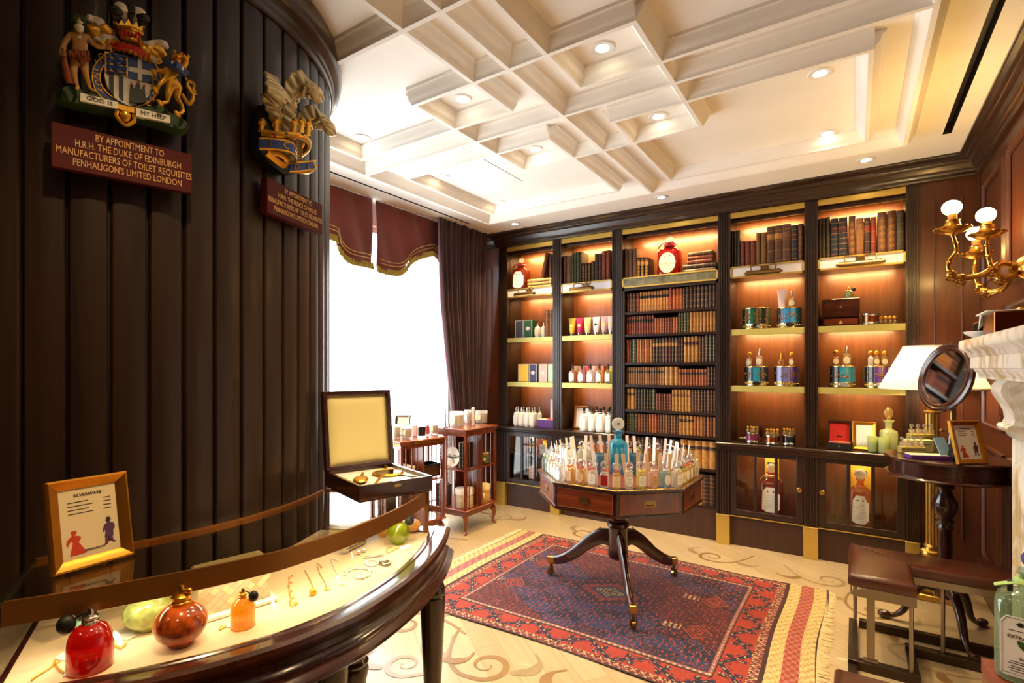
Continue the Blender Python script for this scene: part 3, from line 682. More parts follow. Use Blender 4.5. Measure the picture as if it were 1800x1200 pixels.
def carton(zf, x0, x1, top, z, col, label, y=YB + .06, d=None, group='cartons on the shelves', edge='white', emblem=None, side=None):
    x, w = span(zf, x0, x1, y); h = zf((x0 + x1) / 2, top, y).z - z; d = d or w
    t = thing('carton', label, 'box', (x, y, z + .0005), 0, group)
    m = MB(); m.cbox((0, d / 2, h / 2), (w, d, h), 0, .0025); m.build('box_body', [col], t)
    if edge:
        m = MB(); e = .004
        for s in (-1, 1): m.box(s * w / 2 - (e if s > 0 else 0), -.0006, 0.002, s * w / 2 + (0 if s > 0 else e), .001, h - .002)
        m.box(-w / 2, -.0006, h - e, w / 2, .001, h - .001); m.build('edging', edge, t)
    if emblem:
        m = MB(RXZ); m.prism([(w * .24 * cos(2 * pi * k / 20) * (1.25 if k % 5 == 0 else 1), h * .52 + w * .2 * sin(2 * pi * k / 20)) for k in range(20)], .0002, .0014); m.build('emblem', emblem, t)
    return t
z1, z2, zl = 1.828, 1.349, .869
# ---- first bay
def big_bottle(label, x, y, z, w, h, gl, rib, lab, shape, words=None, wsize=.02):
    t = thing('display_bottle', label, 'bottle', (x, y, z)); r = w / 2
    m = MB(Matrix.Diagonal((1, .8, 1, 1))); m.lathe([(r * .9, 0), (r * .97, .005), (r, .02), (r, h * .58), (r * .96, h * .62), (r * .84, h * .655), (r * .5, h * .70), (r * .34, h * .73), (r * .32, h * .80), (r * .42, h * .815), (r * .42, h * .835), (0, h * .835)], 32, sq=4.5)
    m.build('bottle_body', gl, t, ang=45)
    m = MB(); rr = h * .085; m.lathe([(r * .3, h * .83), (r * .3, h * .845), (r * .14, h * .855)], 16); m.tube([(rr * .86 * cos(2 * pi * k / 24), 0, h * .915 + rr * .86 * sin(2 * pi * k / 24)) for k in range(24)], rr * .22, 8, closed=True); m.sph((0, 0, h * .915), (rr * .8, rr * .25, rr * .8), 20, 10)
    m.build('stopper', 'scent_clear', t)
    if rib:
        m = MB(); q = r * .2
        m.tube([(r * .42 * cos(a), r * .38 * sin(a), h * .765) for a in [2 * pi * k / 18 for k in range(18)]], r * .13, 8, closed=True)
        for s in (-1, 1): m.tube(cr([(0, -r * .42, h * .765), (s * r * .35, -r * .6, h * .80), (s * r * .72, -r * .55, h * .74), (s * r * .9, -r * .5, h * .69)], 5), [r * .1] * 15 + [r * .09], 8, flat=.35)
        m.sph((0, -r * .5, h * .765), r * .14, 10, 6); m.build('ribbon_bow', rib, t)
    lw, l0, l1 = r * .74, h * .07, h * .56; y0 = r * .8 + .001; zc_ = (l0 + l1) / 2
    if shape == 'oval': P = [(lw * cos(2 * pi * k / 36), zc_ + (l1 - l0) / 2 * sin(2 * pi * k / 36)) for k in range(36)]
    else: P = [(-lw, l0 + .02), (-lw * .5, l0), (lw * .5, l0), (lw, l0 + .03), (lw * 1.05, l1 - .05), (lw * .8, l1 - .045), (lw * .5, l1), (-lw * .5, l1), (-lw * .9, l1 - .035)]
    m = MB(RXZ); m.prism(P, y0 - .001, y0 + .0006); lo = m.build('label', lab, t)
    m = MB(RXZ)
    for k in range(7):
        if words and k in (2, 3): continue
        z = l1 - (l1 - l0) * (.34 + .08 * k); q = lw * (.7 if k % 2 else .5); m.prism([(-q, z), (q, z), (q, z + .0016), (-q, z + .0016)], y0 + .0006, y0 + .001)
    for s in (-1, 1): m.prism([(s * lw * .32 + .008 * cos(pi * k / 5) * (1.2 if k % 2 else .55), l1 - (l1 - l0) * .17 + .008 * sin(pi * k / 5) * (1.2 if k % 2 else .55)) for k in range(10)], y0 + .0006, y0 + .001)
    m.build('small_print', 'ink', lo)
    if words: text('lettering', words, wsize, Matrix.Translation((0, -y0 - .0008, zc_ - (l1 - l0) * .06)) @ RXZ, 'ink', t)
    return t
x, w = span(Z5, 222, 325, YB + .09)
big_bottle('amber bottle with pink ribbon and white label on the top left shelf', x, YB + .1, ZT + .002, w * .98, .365, 'scent_bigamber', 'ribbon_pink', 'label_white', 'arch')
x, w = span(Z5, 1268, 1432, YB + .1)
big_bottle('big red scent bottle with cream oval label reading Iris Prima', x, YB + .12, ZT + .002, w * .98, .385, 'scent_deepred', 'ribbon_red', 'label_cream', 'oval', 'Iris Prima', .034)
carton(Z8, 305, 396, 22, z1, 'card_slate', 'dark slate carton beside the green one, shelf of the first bay')
carton(Z8, 405, 500, 16, z1, 'card_green', 'green carton with a white wavy edge and pink badge in the first bay', emblem='card_blush')
for i, (x0, x1) in enumerate(((526, 578), (597, 645))):
    x, w = span(Z8, x0, x1, YB + .06); scent_bottle('toiletry_bottle', ['small white bottle directly beside the green carton', 'small white bottle between its twin and the two gold-brown books'][i], 'bottle', 'small white bottles in the first bay', (x, YB + .09, z1), w, .155, 'white_ceramic', 'cyl', 'silver', 'label_cream', hb=.74, sq=3)
for i, (x0, x1) in enumerate(((655, 700), (703, 743))):
    x, w = span(Z8, x0, x1, YB + .05); book(w - .001, .285, .16, 'tanbrown', 4, None, ['gold-brown book on the cosmetics shelf of the first bay, left of two', 'gold-brown book on the cosmetics shelf of the first bay, against the pilaster'][i], 'gold-brown books in the first bay', (x, YB + .05, z1 + .001))
for x0, x1, c, l, em in ((340, 455, 'yellow', 'yellow carton, leftmost of four on the second shelf of the first bay', None), (466, 558, 'navy', 'navy carton with a pale pink badge in the first bay', 'card_blush'), (580, 676, 'pink', 'dusty pink carton in the first bay', 'card_blush'), (690, 752, 'mint', 'pale green patterned carton against the pilaster in the first bay', None)):
    carton(Z8, x0, x1, 532, z2, 'card_' + c, l, emblem=em)
# white toiletry bottles on the ledge
def white_row(zf, y, xs, h, label, hb=.72, gl='white_ceramic', g='', lab='label_white', cap='silver'):
    for i, (x0, x1) in enumerate(xs):
        x, w = span(zf, x0, x1, y); scent_bottle('toiletry_bottle', f'{label}, {nth(i)} from the left', 'bottle', g, (x, y, zl), w, h, gl, 'cyl', cap, lab, hb=hb, sq=2.4)
white_row(Z6, YB + .03, [(180, 204), (210, 237), (242, 269), (274, 300)], .205, 'white bottle with silver cap, front row on the first bay ledge', g='white bottles on the first ledge')
white_row(Z6, YB + .12, [(192, 214), (224, 248), (258, 280), (290, 312), (318, 340)], .205, 'white bottle with silver cap, back row on the first bay ledge', g='white bottles on the first ledge')
white_row(Z6, YB + .03, [(568, 610), (617, 653), (662, 709), (715, 752)], .235, 'white lotion bottle, front row on the second bay ledge', g='white lotion bottles on the second ledge', cap='black')
white_row(Z6, YB + .13, [(606, 636), (648, 678), (690, 718), (726, 752)], .245, 'white lotion bottle, back row on the second bay ledge', g='white lotion bottles on the second ledge', cap='black')
t = thing('gift_box', 'purple gift box with raised white lid on the ledge of the first bay', 'box'); x, w = span(Z6, 312, 410, YB); t.location = (x - .014, YB + .02, zl)
mat('purple_card', (92, 44, 130), .5)
m = MB(); m.box(-w / 2, 0, 0, w / 2, .12, .085); m.build('box_base', 'purple_card', t)
m = MB(); m.box(-w / 2 + .004, .004, .085, w / 2 - .004, .116, .087); m.build('satin_lining', 'white', t)
m = MB(); m.box(-w * .02, .118, .085, w / 2, .13, .30); m.box(-w * .02 + .006, .115, .09, w / 2 - .006, .118, .294, 1); m.build('lid', ['purple_card', 'card_blush'], t)
m = MB(); m.sph((.03, .04, .095), (.022, .016, .01), 12, 6); m.sph((.0, .06, .093), (.016, .01, .008), 12, 6); m.build('soap_roses', 'ribbon_red', t)
def standing_frame(label, loc, rz, w, h, bar, fm, tilt, sheet='paper', d=.018, figures=False, heading=None, name='photo_frame', foot_lines=0):
    t = thing(name, label, 'frame', loc, rz); T = Matrix.Rotation(R_(-tilt), 4, 'X')
    # bevelled moulding built as four mitred sides; face looks along -y
    pr = [(0, 0), (0, d * .8), (bar * .2, d), (bar * .5, d * .8), (bar * .85, d * .5), (bar, d * .35), (bar, 0)]
    P = [(-w / 2, 0), (w / 2, 0), (w / 2, h), (-w / 2, h)]; vs = []; fs = []; k = len(pr)
    for i in range(4):
        sx = 1 if i in (0, 3) else -1; sz = 1 if i in (0, 1) else -1
        for o, e in pr: vs.append((P[i][0] + sx * o, -e, P[i][1] + sz * o))
    for i in range(4):
        j = (i + 1) % 4
        for q in range(k - 1): fs.append((i * k + q, j * k + q, j * k + q + 1, i * k + q + 1))
    m = MB(T); m.add(vs, fs); m.box(-w / 2 + .002, -.001, .002, w / 2 - .002, .003, h - .002); m.build('frame', fm, t, ang=25)
    m = MB(T); m.box(-w / 2 + bar * .9, -d * .3, bar * .9, w / 2 - bar * .9, -d * .22, h - bar * .9); sh = m.build('card', sheet, t)
    m = MB(); m.box(-w * .1, .002, .0, w * .1, .004, .002); zt = h * .72 * cos(R_(tilt)); yt = h * .72 * sin(R_(tilt))
    m.add([(-w * .12, yt + .004, zt), (w * .12, yt + .004, zt), (w * .14, yt + h * .22, 0), (-w * .14, yt + h * .22, 0), (-w * .12, yt + .008, zt), (w * .12, yt + .008, zt), (w * .14, yt + h * .22 + .004, 0), (-w * .14, yt + h * .22 + .004, 0)], [(0, 1, 2, 3), (7, 6, 5, 4), (0, 4, 5, 1), (2, 6, 7, 3), (0, 3, 7, 4), (1, 5, 6, 2)])
    m.build('easel_back', 'black', t)
    F = T @ RXZ; y0 = d * .3
    iw, ih = w - 2 * bar, h - 2 * bar
    if foot_lines:
        m = MB(F)
        for q in range(foot_lines):
            z = bar + ih * (.8 - .055 * q); m.prism([(-iw * .36, z), (iw * (.0 + .08 * (q % 2)), z), (iw * (.0 + .08 * (q % 2)), z + ih * .012), (-iw * .36, z + ih * .012)], y0, y0 + .0004)
            m.prism([(iw * .26, z), (iw * .4, z), (iw * .4, z + ih * .012), (iw * .26, z + ih * .012)], y0, y0 + .0004)
        m.build('small_print', 'ink', t)
    if figures:
        def fig(P, sx, sz, s, mt, nm): m = MB(F); m.prism([(sx + s * a, sz + s * b) for a, b in P], y0, y0 + .0006); m.build(nm, mt, t)
        s = ih * .36; z = bar + ih * .05
        dress = [(-.05, 0), (.52, .02), (.36, .34), (.27, .5), (.33, .56), (.37, .68), (.3, .74), (.2, .77), (.06, .77), (-.04, .72), (-.12, .6), (-.14, .48), (-.1, .38), (-.04, .5), (.02, .58), (.08, .52), (.03, .3)]
        fig(dress, -iw * .36, z, s, 'print_red', 'printed_lady_dress'); fig([(.07, .78), (.17, .78), (.22, .86), (.24, .93), (.16, .99), (.06, .98), (.02, .92), (.06, .86)], -iw * .36, z, s, 'print_red', 'printed_lady_hat')
        coat = [(-.02, .3), (.3, .3), (.31, .55), (.36, .58), (.38, .72), (.33, .84), (.22, .88), (.1, .88), (.0, .82), (-.05, .68), (-.08, .55), (-.04, .52), (.0, .62), (.02, .5)]
        fig(coat, iw * .24, z + ih * .05, s, 'print_plum', 'printed_gentleman_coat'); fig([(.0, .3), (-.02, .06), (-.1, .0), (.08, .0), (.1, .3), (.16, .3), (.24, .06), (.34, .02), (.36, .08), (.28, .12), (.27, .3)], iw * .24, z + ih * .05, s, 'print_plum', 'printed_gentleman_legs')
        fig([(.1, .89), (.2, .89), (.22, .99), (.27, 1.0), (.27, 1.02), (.22, 1.02), (.22, 1.12), (.09, 1.12), (.09, 1.02), (.04, 1.01), (.05, .99), (.09, .98)], iw * .24, z + ih * .05, s, 'ink', 'printed_gentleman_hat')
    if heading:
        text('heading', heading[0], heading[1], T @ Matrix.Translation((0, -y0 - .0005, bar + ih * .9)) @ RXZ, 'ink', t)
        if len(heading) > 2: text('foot_line', heading[2], heading[1] * .62, T @ Matrix.Translation((iw * .05, -y0 - .0005, bar + ih * .09)) @ RXZ, 'ink', t)
    return t
mat('print_red', (200, 62, 30), .7); mat('print_plum', (88, 52, 92), .7); mat('frame_gold', (190, 132, 44), .3, .85); mat('frame_tan', (160, 110, 60), .35, .3)
x, w = span(Z6, 486, 578, YB); standing_frame('tan wooden photo frame with a white card on the second bay ledge', (x, YB + .17, zl), 0, w, .235, .02, 'frame_tan', 9, 'label_white')
# ---- second bay
for i, (xc, c, l) in enumerate(((962, 'yellow', 'yellow'), (1052, 'magenta', 'magenta'), (1143, 'cream', 'pale yellow'), (1245, 'label_white', 'white'), (1340, 'pink', 'peach-pink'), (1418, 'blush', 'white and pink'))):
    x, w = span(Z8, xc - 43, xc + 43, YB + .07); t = thing('cosmetic_tube', f'{l} cream tube standing on its cap, second bay', 'tube', (x, YB + .09, z1), 0, 'cream tubes in the second bay')
    h = .185; m = MB(); vs = []; fs = []; n = 20; lv = [(.3, .3, .03), (.30, .30, .045), (.37, .3, .06), (.42, .22, .1), (.46, .1, .15), (.5, .015, h - .012), (.5, .012, h)]
    for a, b, zz in lv:
        for k in range(n): an = 2 * pi * k / n; vs.append((w * a * cos(an), w * b * sin(an), zz))
    for j in range(len(lv) - 1):
        for k in range(n): q = (k + 1) % n; fs.append((j * n + k, j * n + q, (j + 1) * n + q, (j + 1) * n + k))
    fs += [tuple(range(n - 1, -1, -1)), tuple(range((len(lv) - 1) * n, len(lv) * n))]
    m.add(vs, fs); m.build('tube_body', ('card_' + c) if c != 'label_white' else c, t)
    m = MB(); m.lathe([(w * .27, 0), (w * .28, .002), (w * .28, .03), (w * .2, .031)], 20); m.build('cap', 'silver', t)
    m = MB(RXZ); m.prism([(.014 * cos(2 * pi * k / 12) * (1.3 if k % 3 == 0 else .8), .105 + .018 * sin(2 * pi * k / 12)) for k in range(12)], w * .21, w * .225); m.build('emblem', 'gold_card' if i not in (3,) else 'ink', t)
for x0, x1, c, l in ((985, 1050, 'peach', 'peach'), (1096, 1150, 'red', 'bright red'), (1172, 1250, 'pink', 'rose pink'), (1284, 1340, 'orange', 'orange'), (1400, 1450, 'yellow', 'bright yellow')):
    carton(Z8, x0, x1, 555, z2, 'card_' + c, f'{l} carton standing behind the row of square bottles, second bay', y=YB + .14, d=.07, group='cartons behind the bottles')
for i, (xc, g) in enumerate(((968, 'amber'), (1073, 'rose'), (1176, 'clear'), (1281, 'honey'), (1386, 'lemon'))):
    x, w = span(Z8, xc - 34, xc + 34, YB + .06); scent_bottle('bath_oil_bottle', f'{["amber", "rosy", "clear", "honey-coloured", "lemon yellow"][i]} square bottle with black cap, second bay', 'bottle', 'square bottles in the second bay', (x, YB + .08, z2), w, .19, 'scent_' + g, 'cyl', 'black', 'label_white', hb=.66, sq=6, labshape='arch' if i in (1, 2, 3) else 'box')
# ---- striped tins
def tin(label, x, y, z, r, h, cols, arches=False, group='striped drum tins', plaque=True):
    t = thing('striped_tin', label, 'tin', (x, y, z), R_(8), group)
    hb, ht = h * .24, h * .05
    n = len(cols) * 4; m = MB(); vs = []; fs = []; mi = []
    names = list(dict.fromkeys(cols)); mats = []
    for zz in (hb, h - ht):
        for k in range(n): a = -pi + 2 * pi * k / n; vs.append((r * .985 * cos(a), r * .985 * sin(a), zz))
    for k in range(n):
        q = (k + 1) % n; m.add([vs[k], vs[q], vs[n + q], vs[n + k]], [(0, 1, 2, 3)], names.index(cols[k // 4]))
    LN, PA = len(names), len(names) + 1
    for k in range(len(cols)):
        a = -pi + 2 * pi * k / len(cols); m.box(r * .985 * cos(a) - .0014, r * .985 * sin(a) - .0014, hb, r * .985 * cos(a) + .0014, r * .985 * sin(a) + .0014, h - ht, LN)
    wall = m
    m = MB(); m.lathe([(r * .97, 0), (r * 1.02, .004), (r * 1.02, hb * .25), (r, hb * .4), (r, hb * .75), (r * 1.02, hb * .85), (r * 1.015, hb), (r * .97, hb)], 40)
    for k in range(28):
        a = 2 * pi * k / 28; m.sph((r * 1.0 * cos(a), r * 1.0 * sin(a), hb * .55), (.007, .007, hb * .2), 6, 5)
    m.build('embossed_base', 'metal_tin', t)
    m = MB(); m.lathe([(r * .97, h - ht * 1.1), (r * 1.01, h - ht), (r * 1.012, h - ht * .3), (r * .99, h), (0, h)], 40); m.build('lid', 'metal_tin', t)
    rnd = random.Random(int(x * 1000))
    for k in range(14):
        a = -pi * rnd.uniform(.15, .85); q = h * rnd.uniform(.42, .7); s = r * .14
        wall.sph((r * .99 * cos(a), r * .99 * sin(a), q), (s * rnd.uniform(.4, 1), s * .4, s * rnd.uniform(.3, .8)), 7, 5, PA)
    wall.build('striped_wall', names + ['silver', 'gilt_dull'], t, ang=60)
    if plaque:
        m = MB(Matrix.Translation((0, -r * 1.0, hb * .6)) @ RXZ); m.prism([(r * .4 * cos(2 * pi * k / 24), hb * .5 * sin(2 * pi * k / 24)) for k in range(24)], 0, .008, inset=.12); m.build('oval_badge', 'silver', t)
    if arches:
        m = MB()
        for k in range(8):
            a = -pi + 2 * pi * (k + .1) / 8; m.box(r * cos(a) - .01, r * sin(a) - .01, hb, r * cos(a) + .01, r * sin(a) + .01, h - ht)
        m.build('pillars', 'metal_tin', t)
    return t
mat('metal_tin', (205, 178, 120), .25, .9, bump=.3, nscale=60)
for k, c in dict(t_green=(20, 80, 50), t_dark=(16, 20, 26), t_sky=(50, 130, 190), t_teal=(40, 100, 110), t_olive=(88, 110, 60), t_navy=(30, 36, 76), t_violet=(84, 50, 140), t_lav=(110, 110, 170), t_aqua=(36, 132, 170), t_wine=(110, 34, 70), t_orange=(190, 110, 40)).items(): mat(k, c, .3, coat=.4)
def tin_at(zf, x0, x1, t0, z, cols, label, **k):
    y = YB + .02; xc, w = span(zf, x0, x1, YB + .04); r = w / 2 * .93; h = zf((x0 + x1) / 2, t0, YB + .05).z - z - .01; return tin(label, xc, y + r + .005, z, r, h, cols, **k), h
tA, hA = tin_at(Z7, 202, 428, 862, z1, ['t_dark', 't_green', 't_dark', 't_green', 't_dark', 't_green', 't_green', 't_dark'], 'green tin with silver pillars and arches, left on the upper shelf', arches=True)
tB, hB = tin_at(Z7, 462, 660, 860, z1, ['t_dark', 't_dark', 't_sky', 't_sky', 't_aqua', 't_teal', 't_olive', 't_green', 't_dark', 't_dark', 't_dark', 't_dark'], 'sky-blue and green striped tin carrying a pink tube')
x, w = span(Z7, 478, 553, YB + .1)
t = thing('cosmetic_tube', 'pinkish white cream tube standing on the sky-blue striped tin', 'tube', (x, YB + .12, z1 + hB)); h = .16
m = MB(); vs = []; n = 20; lv = [(.34, .3, 0), (.36, .3, .03), (.44, .15, .09), (.5, .02, h - .01), (.5, .014, h)]; fs = []
for a, b, zz in lv:
    for k in range(n): an = 2 * pi * k / n; vs.append((w * a * cos(an), w * b * sin(an), zz))
for j in range(len(lv) - 1):
    for k in range(n): q = (k + 1) % n; fs.append((j * n + k, j * n + q, (j + 1) * n + q, (j + 1) * n + k))
m.add(vs, fs + [tuple(range(n - 1, -1, -1)), tuple(range(4 * n, 5 * n))]); m.build('tube_body', 'card_blush', t)
def on_tin(zf, x0, x1, top, base, label, gl, cap='cyl', capm='silver', lab='label_cream', bow=None, y=YB + .1, hb=.6, g='bottles standing on the striped tins'):
    x, w = span(zf, x0, x1, y); h = zf((x0 + x1) / 2, top, y).z - base; return scent_bottle('scent_bottle', label, 'bottle', g, (x, y + .01, base), w, h, gl, cap, capm, lab, bow, hb=hb, labshape='oval')
on_tin(Z7, 563, 612, 750, z1 + hB, 'cream bottle with silver cap on the sky-blue striped tin', 'scent_honey', 'cyl')
tC, hC = tin_at(Zr, 197, 402, 362, z2, ['t_dark', 't_dark', 't_aqua', 't_dark', 't_navy', 't_dark', 't_olive', 't_dark', 't_dark', 't_dark'], 'dark blue and olive striped tin, left on the lower shelf of the fourth bay')
tE, hE = tin_at(Zr, 430, 640, 360, z2, ['t_dark', 't_lav', 't_lav', 't_violet', 't_lav', 't_dark', 't_navy', 't_dark', 't_dark', 't_dark'], 'lavender and navy striped tin, lower shelf of the fourth bay', plaque=False)
on_tin(Zr, 232, 272, 258, z2 + hC, 'small cream bottle with jewelled stopper on the dark blue striped tin', 'scent_pinkish', 'stopper', 'gold'); on_tin(Zr, 306, 357, 234, z2 + hC, 'taller cream bottle with silver cap on the dark blue striped tin', 'scent_pinkish')
on_tin(Zr, 480, 524, 266, z2 + hE, 'squat gold bottle with ribbed cap on the lavender striped tin', 'scent_amber', 'cyl', 'gold', None, hb=.5); on_tin(Zr, 563, 605, 260, z2 + hE, 'amber bottle with ball stopper on the lavender striped tin', 'scent_amber', 'stopper', 'gold')
tF, hF = tin_at(Zr, 870, 1090, 357, z2, ['t_dark', 't_dark', 't_aqua', 't_aqua', 't_sky', 't_teal', 't_olive', 't_dark', 't_dark', 't_dark'], 'turquoise and olive striped tin on the lower shelf of the right bay')
tG, hG = tin_at(Zr, 1142, 1382, 357, z2, ['t_dark', 't_dark', 't_violet', 't_violet', 't_lav', 't_wine', 't_wine', 't_orange', 't_dark', 't_dark', 't_dark'], 'violet and wine striped tin with a silver oval badge')
on_tin(Zr, 905, 957, 243, z2 + hF, 'golden bottle with large ball stopper on the turquoise striped tin', 'scent_amber', 'stopper', 'gold'); on_tin(Zr, 982, 1050, 212, z2 + hF, 'tall golden bottle with silver cap on the turquoise striped tin', 'scent_honey')
for i, (a, b) in enumerate(((1182, 1224), (1226, 1274), (1284, 1340))):
    on_tin(Zr, a, b, 250, z2 + hG, ['white', 'cream', 'pale gold'][i] + ' bottle with gold stopper on the violet striped tin', ['white_ceramic', 'scent_honey', 'scent_honey'][i], 'stopper', 'gold', y=YB + [.13, .09, .1][i])
# small metal tins with miniature bottles on the ledge
def mini_tin(zf, x0, x1, t0, top, z, label, wall, n=4, y=YB + .0, minis=True, mlabel=''):
    xc, w = span(zf, x0, x1, y + .04); r = w / 2 * .94; h = zf((x0 + x1) / 2, t0, y + .05).z - z
    t = thing('round_tin', label, 'tin', (xc, y + r + .01, z), 0, 'small round tins on the ledge')
    m = MB(); m.lathe([(r * .95, 0), (r * 1.02, .004), (r * 1.02, h * .2), (r * .96, h * .26)], 32); m.lathe([(r * .96, h * .8), (r * 1.02, h * .86), (r * 1.02, h), (r * .9, h), (0, h * .97)], 32); m.build('metal_rims', 'silver', t)
    m = MB(); m.lathe([(r * .96, h * .22), (r * .96, h * .84)], 32, cap=False); m.build('tin_wall', wall, t)
    if minis:
        for k in range(n):
            xx = xc + r * (-.62 + 1.24 * k / (n - 1)); hh = zf(x0, top, y + .05).z - z - h
            scent_bottle('miniature_bottle', f'miniature gold-capped bottle, {nth(k)} from the left on {mlabel}', 'bottle', 'miniatures on ' + mlabel, (xx, y + r * .9 + .01 + .02 * (k % 2), z + h + .0005), r * .36, max(.05, hh), 'scent_honey', 'stopper', 'gold', None, hb=.5)
    return t
mini_tin(Zr, 218, 362, 838, 0, zl, 'copper-coloured round tin at the back of the fourth bay ledge', 'copper', minis=False, y=YB + .14)
mini_tin(Zr, 216, 335, 887, 846, zl, 'small round wine striped tin, leftmost of three on the fourth bay ledge', 't_wine', 4, mlabel='the small wine striped tin')
mini_tin(Zr, 365, 496, 908, 880, zl, 'small round copper and silver tin, middle of three on the ledge', 'copper', 4, y=YB - .03, mlabel='the middle ledge tin')
mini_tin(Zr, 502, 620, 905, 858, zl, 'small round dark tin, rightmost of three on the fourth bay ledge', 't_dark', 4, y=YB + .01, mlabel='the dark ledge tin')
mini_tin(Z7, 1094, 1230, 915, 0, z1, 'copper tin beside the wooden jewellery box', 'copper', minis=False)
for k in range(5):
    x, w = span(Z7, 1192 + k * 33, 1216 + k * 33, YB + .03); scent_bottle('miniature_bottle', f'miniature gold-capped bottle beside the copper tin, {nth(k)} from the left', 'bottle', 'miniatures on the upper right shelf', (x, YB + .045, z1), w, .06, 'scent_honey', 'stopper', 'gold', None, hb=.5)
x, w = span(Zr, 178, 214, YB + .05); t = thing('silver_pot', 'small silver pot lying at the left end of the fourth bay ledge', 'pot', (x, YB + .12, zl + .022)); m = MB(Matrix.Rotation(pi / 2, 4, 'Y')); m.lathe([(0, -.02), (.014, -.02), (.014, .005), (.02, .01), (.02, .025), (0, .025)], 18); m.build('pot_body', 'silver', t); m = MB(Matrix.Rotation(pi / 2, 4, 'Y')); m.lathe([(0, -.035), (.009, -.035), (.009, -.02), (0, -.02)], 14); m.build('pot_cap', 'gold', t)
# jewellery box + atomizer
x, w = span(Z7, 808, 1082, YB + .05); h = Z7(940, 808, YB + .05).z - z1
t = thing('jewellery_box', 'dark red-brown wooden jewellery box with a drawer, right bay', 'box', (x, YB + .05, z1 + .0005)); hd = h * .29
m = MB(); m.cbox((0, .1, hd + .004 + (h - hd) / 2), (w, .2, h - hd - .004), 0, .003); m.build('box_body', 'deep_mahogany', t)
m = MB(); m.cbox((0, .1, hd / 2), (w, .196, hd), 0, .002); m.build('drawer_case', 'deep_mahogany', t)
m = MB(); m.cbox((0, -.001, hd / 2), (w * .9, .012, hd * .8), 0, .002); dr = m.build('drawer', 'mahogany', t)
m = MB(); m.sph((0, -.014, hd / 2), .007, 10, 6); m.tube([(-.012, -.012, hd / 2), (-.01, -.016, hd * .3), (.01, -.016, hd * .3), (.012, -.012, hd / 2)], .002, 6); m.build('drawer_pull', 'brass', dr)
m = MB(RXZ); m.prism([(-.008, h * .66), (.008, h * .66), (.006, h * .74), (-.006, h * .74)], 0, .002); m.build('keyhole_plate', 'brass', t)
def atomizer(label, loc, r, gl, shape='round', bulb=True, rz=0, capm='gold', bulbm='black', s=1, group=None, bump=False, hh=None):
    t = thing('perfume_atomizer', label, 'atomizer', loc, rz, group)
    H_ = hh or r * 1.9
    if shape == 'round': pf = [(r * .45, 0), (r * .5, .002)] + [(r * sin(R_(a)), H_ / 2 - H_ / 2 * cos(R_(a))) for a in range(30, 165, 9)]
    elif shape == 'dome': pf = [(r * .92, 0), (r, r * .06), (r, H_ * .55), (r * .96, H_ * .68), (r * .86, H_ * .8), (r * .68, H_ * .91), (r * .4, H_ * .985), (r * .3, H_)]
    else: pf = [(r * .94, 0), (r, r * .06), (r, H_ * .6), (r * .95, H_ * .7), (r * .7, H_ * .86), (r * .45, H_ * .94), (r * .34, H_)]
    top = pf[-1][1]
    m = MB(); m.lathe(pf, 32); b = m.build('bottle_body', gl, t, ang=60)
    m = MB(); m.lathe([(r * .36, top - .002), (r * .38, top + r * .12), (r * .32, top + r * .16), (r * .36, top + r * .22), (r * .36, top + r * .34), (r * .26, top + r * .42), (r * .15, top + r * .46), (r * .15, top + r * .66), (r * .09, top + r * .78), (0, top + r * .8)], 20); m.build('collar', capm, t)
    m = MB(); m.tube([(0, 0, top + r * .52), (0, -r * .3, top + r * .55)], r * .08, 8); m.sph((0, -r * .34, top + r * .55), r * .12, 10, 6); m.build('nozzle', capm, t)
    if bulb:
        m = MB(); m.tube(cr([(0, 0, top + r * .52), (r * .35, .0, top + r * .5), (r * .6, 0, top + r * .35)], 5), r * .06, 8); m.sph((r * .98, 0, top + r * .12), (r * .42, r * .38, r * .48), 16, 10); m.build('squeeze_bulb', bulbm, t)
    return t
x, w = span(Z7, 965, 1040, YB + .1)
atomizer('green glass atomizer standing on the wooden jewellery box', (x, YB + .13, z1 + h + .001), w / 2, 'scent_green', 'dome', hh=.075)
# red box, gold frame, candles, decanter on the right ledge
x, w = span(Zr, 865, 1050, YB - .02); t = thing('presentation_box', 'small black box lined in red, lid raised, on the right ledge', 'box', (x, YB - .0, zl + .0005))
mat('red_silk', (190, 30, 26), .5, sheen=.3)
m = MB(); m.cbox((0, .07, .026), (w, .14, .052), 0, .002); m.build('box_base', 'black', t)
m = MB(); m.box(-w / 2 + .008, .008, .052, w / 2 - .008, .132, .054); m.build('silk_lining', 'red_silk', t)
m = MB(Matrix.Translation((0, .14, .052)) @ Matrix.Rotation(R_(-8), 4, 'X')); q = .16
m.box(-w / 2, 0, 0, w / 2, .012, q); m.box(-w / 2, -.03, 0, -w / 2 + .01, 0, q); m.box(w / 2 - .01, -.03, 0, w / 2, 0, q); m.box(-w / 2, -.03, q - .01, w / 2, 0, q); m.box(-w / 2 + .01, -.004, .002, w / 2 - .01, 0, q - .01, 1); m.box(-.018, -.006, .03, .018, -.004, .04, 2); m.build('lid', ['black', 'red_silk', 'silver'], t)
m = MB(RXZ); m.prism([(.008 * cos(k * pi / 6), .026 + .008 * sin(k * pi / 6)) for k in range(12)], 0, .003); m.build('clasp', 'brass', t)
m = MB(); m.tube([(-.03, .05, .06), (.035, .04, .06)], .005, 8); m.build('pen', 'gold', t)
x, w = span(Zr, 1058, 1250, YB + .04); standing_frame('gold photo frame with a white card on the right ledge', (x, YB + .10, zl + .0005), 0, w, .215, .026, 'frame_gold', 8, 'label_white')
